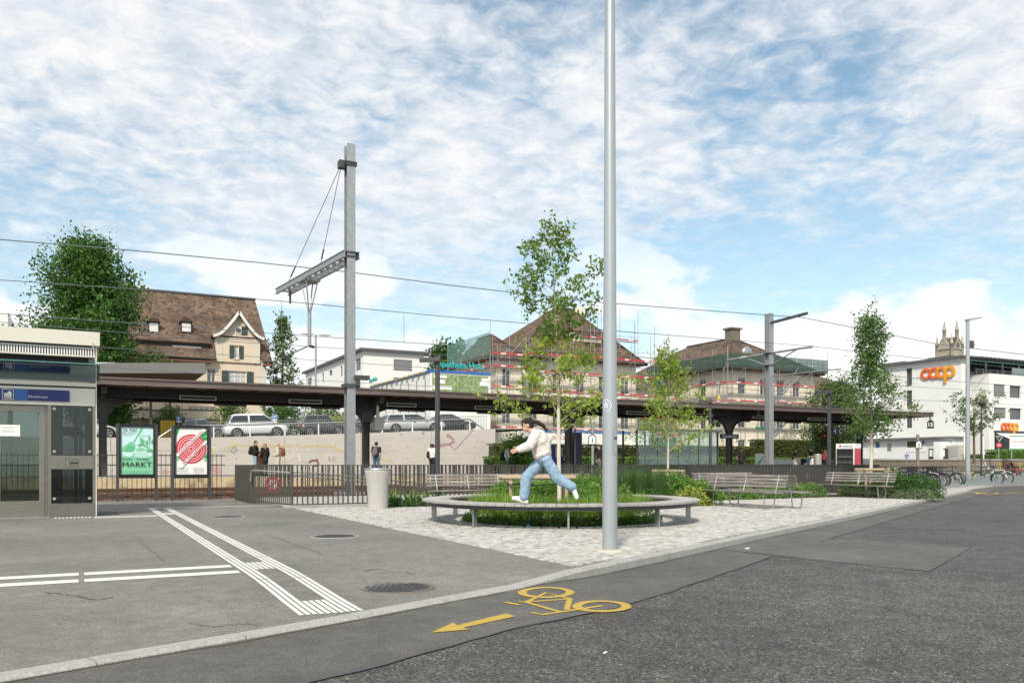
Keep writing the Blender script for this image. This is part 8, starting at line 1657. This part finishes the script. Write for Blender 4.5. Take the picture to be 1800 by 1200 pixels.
for k, (lab, px, col, kw) in enumerate((('black bicycle parked first in the rack beside the rounded bush', 1584, (.02, .02, .022), dict(dy=-.2)), ('dark blue bicycle in the crowded end of the rack', 1592, (.03, .06, .16), dict(basket=(.03, .03, .03))), ('silver bicycle in the crowded end of the rack', 1600, (.45, .46, .47), dict(dy=.25)), ('bright blue bicycle next to the number 2 post', 1608, (.03, .14, .45), {}), ('red framed bicycle behind the number 2 post', 1617, (.35, .03, .05), dict(dy=.3)), ('black city bicycle with a front basket near the number 2 post', 1626, (.018, .018, .02), dict(basket=(.02, .02, .02))), ('white bicycle in the middle of the rack', 1638, (.7, .7, .7), dict(dy=.2)), ('dark grey bicycle between white and black ones', 1648, (.08, .08, .085), {}), ('black mountain bicycle leaning beside the slim street lamp', 1672, (.015, .015, .016), dict(lean=.08)), ('pale blue bicycle behind the slim street lamp', 1690, (.20, .32, .45), dict(dy=.4)), ('dark green bicycle standing alone in the open part of the rack', 1744, (.01, .10, .05), {}), ('white step through bicycle right of the green one', 1768, (.72, .73, .72), dict(dy=.2)), ('pink red bicycle at the road end of the rack', 1803, (.55, .05, .12), dict(basket=(.55, .05, .12))), ('orange bicycle near the round steel bin', 1563, (.60, .12, .03), dict(dy=-.1)), ('black bicycle with a pale child seat beside the orange one', 1572, (.03, .03, .03), dict(dy=.4, basket=(.35, .34, .30))))): bicycle(lab, px, col, **kw)
for px, c_, dy in ((1588, (.02, .02, .02), .35), (1596.5, (.05, .05, .06), -.1), (1604, (.025, .025, .03), .1), (1612.5, (.03, .03, .03), .35), (1621, (.06, .06, .065), .05), (1630, (.02, .022, .03), .3), (1643, (.03, .03, .03), .0), (1656, (.02, .02, .02), .2), (1664, (.05, .05, .055), .35), (1578, (.03, .03, .035), .1)): bicycle('dark bicycle jammed among the others in the crowded end of the rack', px, c_, dy=dy, yaw_off=.12 * math.sin(px))
fence_round('bar_fence', 'dark bar fence between the cycle rack and the tracks', 28.2, 62., 30.75, 1.0, .14, r=.009)
# platform end: raised forecourt wall with graffiti
fwz = 1.56; fn = 43.2; fx = W(1583, 800, fn).x
fwl = thing('forecourt_wall', 'low brown concrete wall with graffiti below the supermarket forecourt', 'wall', (80, fn, 0))
M_fw = mat('brown_concrete', (.26, .215, .17), .9, col2=(.17, .14, .11), scale=2.5, bump=.3, col3=(.32, .27, .21), scale3=.6)
x = 64.5
while x < 120: MB().box(x + .01, x + 3.99, fn, fn + .4, -.13, fwz - .1).build('wall_panel', M_fw, fwl); MB().box(x + .005, x + 3.995, fn - .06, fn + .46, fwz - .099, fwz).build('coping', M_conc, fwl); x += 4
for k in range(4): MB().box(64.5, 64.9, fn + .47 + k * 4, fn + 4.45 + k * 4, -.13, fwz - .1).build('wall_panel', M_fw, fwl); MB().box(64.44, 64.96, fn + .47 + k * 4, fn + 4.46 + k * 4, fwz - .099, fwz).build('coping', M_conc, fwl)
struct(MB().add([(64.9, fn + .4, fwz - .04), (160, fn + .4, fwz - .04), (160, 70, fwz + .2), (64.9, 70, fwz + .2)], [(0, 1, 2, 3)]).build('forecourt', M_deck))
for px0, px1, c in ((1756, 1764, (.6, .45, .03)), (1763, 1790, (.50, .17, .12)), (1790, 1798, (.62, .45, .03)), (1770, 1784, (.6, .45, .03)), (1722, 1740, (.55, .55, .53))):
    for k in range(4): x0 = W(px0 + (px1 - px0) * k / 4, 812, fn).x; x1 = W(px0 + (px1 - px0) * (k + .8) / 4, 812, fn).x; MB().prism(blob((x0 + x1) / 2, .95 + .12 * (-1) ** k, (x1 - x0) * .5, .33, 12, .3 * k), 'y', fn - .006, fn - .003).build('graffiti', flat('graf_%d_%d' % (px0, k % 2), tuple(q * (1 if k % 2 else .75) for q in c), .8), fwl)
hedge('flowering green hedge on the supermarket forecourt wall', W(1742, 790, 44.5).x, W(1830, 790, 44.5).x, 44.2, 45.2, fwz, fwz + .75, 5000, .13, LM_shrub, 405); hedge('low dry grass strip on the forecourt wall by the lamp', W(1698, 790, 44.5).x, W(1740, 790, 44.5).x, 44.2, 45.0, fwz, fwz + .32, 2000, .12, LM_con, 406)
# vending machine, steel bins
def vending():
    d = 35.2; p = P(1491, HY, d); yw = cam_yaw(-78) + math.pi / 2; T_ = thing('vending_machine', 'red and white vending machine with a dark glass front', 'vending machine', (p.x, p.y, 0), CAMYAW - R(42)); z = 2.0; rd = flat('machine_red', (.52, .02, .04), .35)
    MB().box(-.38, .38, -.35, .35, 0, z - .2).build('cabinet', M_white, T_, local=True); MB().box(.383, .40, -.33, .33, .1, z - .22).build('side_panel', rd, T_, local=True); MB().box(-.38, .40, -.36, .36, z - .197, z).build('header', M_white, T_, local=True); f_ = MB().box(-.35, .33, -.362, -.352, .25, z - .22).build('glass_front', M_black, T_, local=True)
    for k in range(5):
        MB().box(-.33, .28, -.372, -.364, .48 + k * .24, .50 + k * .24).build('shelf', M_galv, f_, local=True)
        for q in range(6): MB().box(-.32 + q * .10, -.26 + q * .10, -.376, -.366, .505 + k * .24, .60 + k * .24).build('goods', flat('snack_%d' % ((q * 3 + k) % 5), ((.10, .02, .02), (.02, .05, .025), (.10, .07, .02), (.07, .07, .075), (.02, .03, .07))[(q * 3 + k) % 5]), f_, local=True)  # dimming by dark glass is put into the goods' own colours
    MB().box(-.36, .36, -.364, -.353, .05, .2).build('kick_plate', rd, T_, local=True); MB().lathe([(.05, -.01), (.05, 0)], (-.2, -.362, z - .1), 14, 'y').build('emblem', rd, T_, local=True)
    o = text('lettering', 'selecta', M_ink, T_, (0, 0, 0), w=.4); o.location = (.1, -.363, z - .1); o.rotation_euler = (R(90), 0, 0)
vending()
for px, d, h, lab in ((1511, 33.2, .98, 'round brushed steel bin in front of the vending machine'), (1437, 58, 1.55, 'round steel bin beside the group of friends on the platform')):
    p = P(px, HY, d); z0 = 0 if d < 40 else PZ; T_ = thing('steel_bin', lab, 'litter bin', (p.x, p.y, z0)); MB().lathe([(.26, 0), (.26, h - z0 * .5)], n=24).build('drum', M_tubew, T_, local=True); MB().lathe([(.265, h - z0 * .5 - .02), (.265, h - z0 * .5 + .02), (.2, h - z0 * .5 + .03)], n=24).build('lid', M_galv, T_, local=True)
# number posts and signs
def penta_sign(lab, px, y0, y1, d, txt, dark=False, post=True, zb=0.):
    q = P(px, (y0 + y1) / 2, d); h = (y1 - y0) / F * d; w_ = h * .70; T_ = thing('number_sign', lab, 'sign', (q.x, q.y, zb), CAMYAW); z = q.z - zb; pts = lambda k: [(-w_ / 2 * k, -h / 2 * k), (w_ / 2 * k, -h / 2 * k), (w_ / 2 * k, h * .22 * k), (0, h / 2 * k), (-w_ / 2 * k, h * .22 * k)]
    b = MB().prism([(a, z + c) for a, c in pts(1)], 'y', -.03, 0).build('plate', M_black, T_, local=True)
    if not dark: MB().prism([(a, z + c) for a, c in pts(.80)], 'y', -.036, -.031).build('field', M_white, b, local=True)
    else: MB().prism([(a, z + c) for a, c in pts(.90)], 'y', -.033, -.031).build('border', M_galv, b, local=True); MB().prism([(a, z + c) for a, c in pts(.82)], 'y', -.038, -.034).build('field', M_black, b, local=True)
    o = text('lettering', txt, M_white if dark else M_ink, b, (0, 0, 0), h=h * .42, bold=.02); o.location = (0, -.043, z - h * .08); o.rotation_euler = (R(90), 0, 0)
    return T_, z
T_, z = penta_sign('white house shaped sign reading 2 on a weathered post', 1614.5, 773, 788.5, 47, '2'); MB().tube([(0, .08, -.0), (0, .08, CAMZ + (HY - 763) / F * 47)], .085, 10).build('post', mat('grey_wood', (.26, .22, .17), .9, col2=(.18, .155, .12), scale=9), T_, local=True)
T_, z = penta_sign('black house shaped sign reading 15 below the canopy end', 1635.5, 736, 753, 62, '15', True); MB().tube([(0, .06, z), (0, .06, 5)], .05, 8).build('hanger', M_anth, T_, local=True)
T_, z = penta_sign('white house shaped sign reading 1 on a pale post', 1041, 762, 782, 44.5, '1'); MB().tube([(.03, .06, .5), (.03, .06, 3.4)], .075, 8).build('post', M_galv, T_, local=True)
def post_sign(lab, px, yc, r_px, d, kind, zb):
    q = P(px, yc, d); r = r_px / F * d; T_ = thing('traffic_sign', lab, 'sign', (q.x, q.y, zb), CAMYAW); z = q.z - zb; MB().tube([(0, .05, 0), (0, .05, z + r)], .035, 8).build('post', M_galv, T_, local=True)
    if kind == 'noentry': b = MB().lathe([(r, -.02), (r, 0)], (0, 0, z), 24, 'y').build('disc', M_red, T_, local=True); MB().box(-r * .68, r * .68, -.026, -.021, z - r * .16, z + r * .16).build('bar', M_white, b, local=True)
    if kind == 'blue': b = MB().lathe([(r, -.02), (r, 0)], (0, 0, z), 24, 'y').build('disc', M_blue2, T_, local=True); MB().bar((-r * .5, -.024, z + r * .5), (r * .4, -.024, z - r * .4), .006, r * .25, up=(1, 0, 1)).prism([(r * .1, z - r * .55), (r * .55, z - r * .55), (r * .55, z - r * .1)], 'y', -.028, -.021).build('arrow', M_white, b, local=True)
    if kind == 'tri': b = MB().prism([(-r, z + r * .6), (r, z + r * .6), (0, z - r)], 'y', -.02, 0).build('back', M_anth, T_, local=True); MB().tube([(-r, -.02, z + r * .6), (r, -.02, z + r * .6), (0, -.02, z - r)], .03, 5, closed=True).build('rim', M_white, b, local=True)
post_sign('red no entry sign in front of the supermarket entrance', 1756, 782, 4.8, 66, 'noentry', fwz); post_sign('back of a give way sign before the shop entrance', 1756.5, 770, 5.6, 67, 'tri', fwz); post_sign('round blue arrow sign by the annex', 1594, 801, 3.6, 64, 'blue', 1.0)
q = P(1788, 775, 68); T_ = thing('shop_banner', 'white banner with red and green print beside the shop entrance', 'banner', (q.x, q.y, fwz), CAMYAW); b = MB().box(-.6, 1.6, 0, .05, .75, 1.95).build('panel', M_pw, T_, local=True); MB().box(-.58, 1.58, -.006, -.001, .76, .84).build('stripe', M_dgrn, b, local=True); MB().box(-.58, 1.58, -.006, -.001, 1.80, 1.88).build('stripe', M_dgrn, b, local=True)
o = text('lettering', 'Die Scharfmacher', M_pred, b, (0, 0, 0), w=1.9); o.location = (.5, -.004, 1.42); o.rotation_euler = (R(90), 0, 0); MB().box(-.5, -.4, 0, .04, 0, .75).box(1.4, 1.5, 0, .04, 0, .75).build('feet', M_galv, T_, local=True)
for k, px in enumerate((1695, 1713, 1729)):
    q = P(px, HY, 66); T_ = thing('white_bollard', 'white painted post on the supermarket forecourt', 'bollard', (q.x, q.y, fwz), 0, 'white forecourt posts'); MB().tube([(0, 0, 0), (0, 0, 2.0)], .045, 8).build('post', M_white, T_, local=True)
q = P(1725, HY, 55); T_ = thing('lantern', 'dark lantern post under the spreading tree', 'lamp post', (q.x, q.y, 0)); h = CAMZ + (HY - 715) / F * 55; MB().lathe([(.07, 0), (.05, h)], n=10).build('pole', M_anth, T_, local=True); MB().lathe([(.06, h), (.26, h + .25), (.27, h + .30), (.05, h + .36)], n=14).build('lantern_head', M_anth, T_, local=True)
def traffic_light():
    q = P(1450.5, HY, 66); T_ = thing('traffic_light', 'white backed traffic light showing red beyond the hedge', 'traffic light', (q.x, q.y, .3), CAMYAW); zc = CAMZ + (HY - 771) / F * 66 - .3; MB().tube([(0, .08, 0), (0, .08, zc + 1.2), (-.3, .08, zc + 1.6)], .06, 8).build('post', M_white, T_, local=True); MB().box(-.18, .18, -.02, .05, zc - .45, zc + .45).build('back_board', M_white, T_, local=True); MB().box(-.13, .13, -.12, -.025, zc - .40, zc + .40).build('housing', M_black, T_, local=True)
    rl = bpy.data.materials.new('red_light'); rl.use_nodes = True; p = rl.node_tree.nodes['Principled BSDF']; p.inputs['Base Color'].default_value = (.8, .02, .03, 1); p.inputs['Emission Color'].default_value = (1, .03, .05, 1); p.inputs['Emission Strength'].default_value = 1.5; MB().lathe([(.09, -.01), (.09, 0)], (0, -.122, zc + .26), 12, 'y').build('red_lens', rl, T_, local=True)
    for dz in (0, -.26): MB().lathe([(.09, -.01), (.09, 0)], (0, -.122, zc + dz), 12, 'y').build('lens', M_anth, T_, local=True)
traffic_light()
def platform_poster():
    n = 48.3; a, c = W(1328, 805, n).x, W(1346, 805, n).x; d = dN(1337, n); z1 = CAMZ + (HY - 797) / F * d; T_ = thing('platform_poster', 'small green and white poster stand on the platform', 'poster', ((a + c) / 2, n, PZ)); b = B('panel', M_pw, T_, a, c, n, n + .05, PZ + .2, z1); B('post', M_galv, T_, a + .1, a + .16, n + .06, n + .12, PZ, z1); B('post', M_galv, T_, c - .16, c - .1, n + .06, n + .12, PZ, z1); bx = (a, c, PZ + .2, z1, n); 
    paint(b, 'print', M_grn2, [(.05, .05), (.95, .05), (.95, .3), (.05, .25)], None, 4, bx); paint(b, 'print', M_grn, blob(.35, .45, .22, .1, 14, .6), None, 6, bx); paint(b, 'print', M_grn, [(.45, .55), (.55, .5), (.9, .9), (.82, .93)], None, 7, bx); paint(b, 'print', M_mint2, [(.05, .75), (.5, .75), (.5, .93), (.05, .93)], None, 8, bx)
platform_poster()
pbx = W(1346, 810, 47.5).x; T_ = thing('platform_bench', 'low pale metal platform bench used by the group of friends', 'bench', (pbx + 5, 47.5, PZ)); B('seat', M_galv, T_, pbx + 1.0, pbx + 12, 47.3, 47.75, PZ + .42, PZ + .47); B('back', M_galv, T_, pbx + 1.0, pbx + 12, 47.78, 47.82, PZ + .6, PZ + .98)
for k in range(5): B('leg', M_galv, T_, pbx + 1.4 + k * 2.5, pbx + 1.5 + k * 2.5, 47.4, 47.7, PZ, PZ + .42); B('back_post', M_galv, T_, pbx + 1.4 + k * 2.5, pbx + 1.5 + k * 2.5, 47.83, 47.88, PZ, PZ + .98)
# shelter frame arch beside the flared column, blue info column
q = W(1011, 770, 44.2); T_ = thing('tube_arch', 'slim dark tube arch beside a canopy column', 'post', (q.x, 44.2, PZ)); z1 = CAMZ + (HY - 749) / F * dN(1011, 44.2); MB().tube([(q.x - .9, 44.2, z1 - .05), (q.x - .15, 44.2, z1), (q.x, 44.2, z1 - .15), (q.x, 44.2, PZ)], .045, 8).build('tube', M_anth, T_)
q = W(1003, 790, 46.6); T_ = thing('info_column', 'dark blue information column behind the canopy column', 'information column', (q.x, 46.6, PZ)); B('body', M_navy, T_, q.x + .1, q.x + .75, 46.4, 46.6, PZ, 3.05); B('header', M_blue, T_, q.x + .1, q.x + .75, 46.395, 46.605, 3.055, 3.2)
q = W(990, 800, 46.0); T_ = thing('ticket_machine', 'blue sided ticket machine behind the oak trunk', 'ticket machine', (q.x, 46, PZ)); B('body', M_blue, T_, q.x - .75, q.x - .1, 45.8, 46.4, PZ, 2.35); B('screen', M_galv, T_, q.x - .7, q.x - .15, 45.77, 45.798, 1.6, 2.2)

bpy.data.scenes.remove(TS)
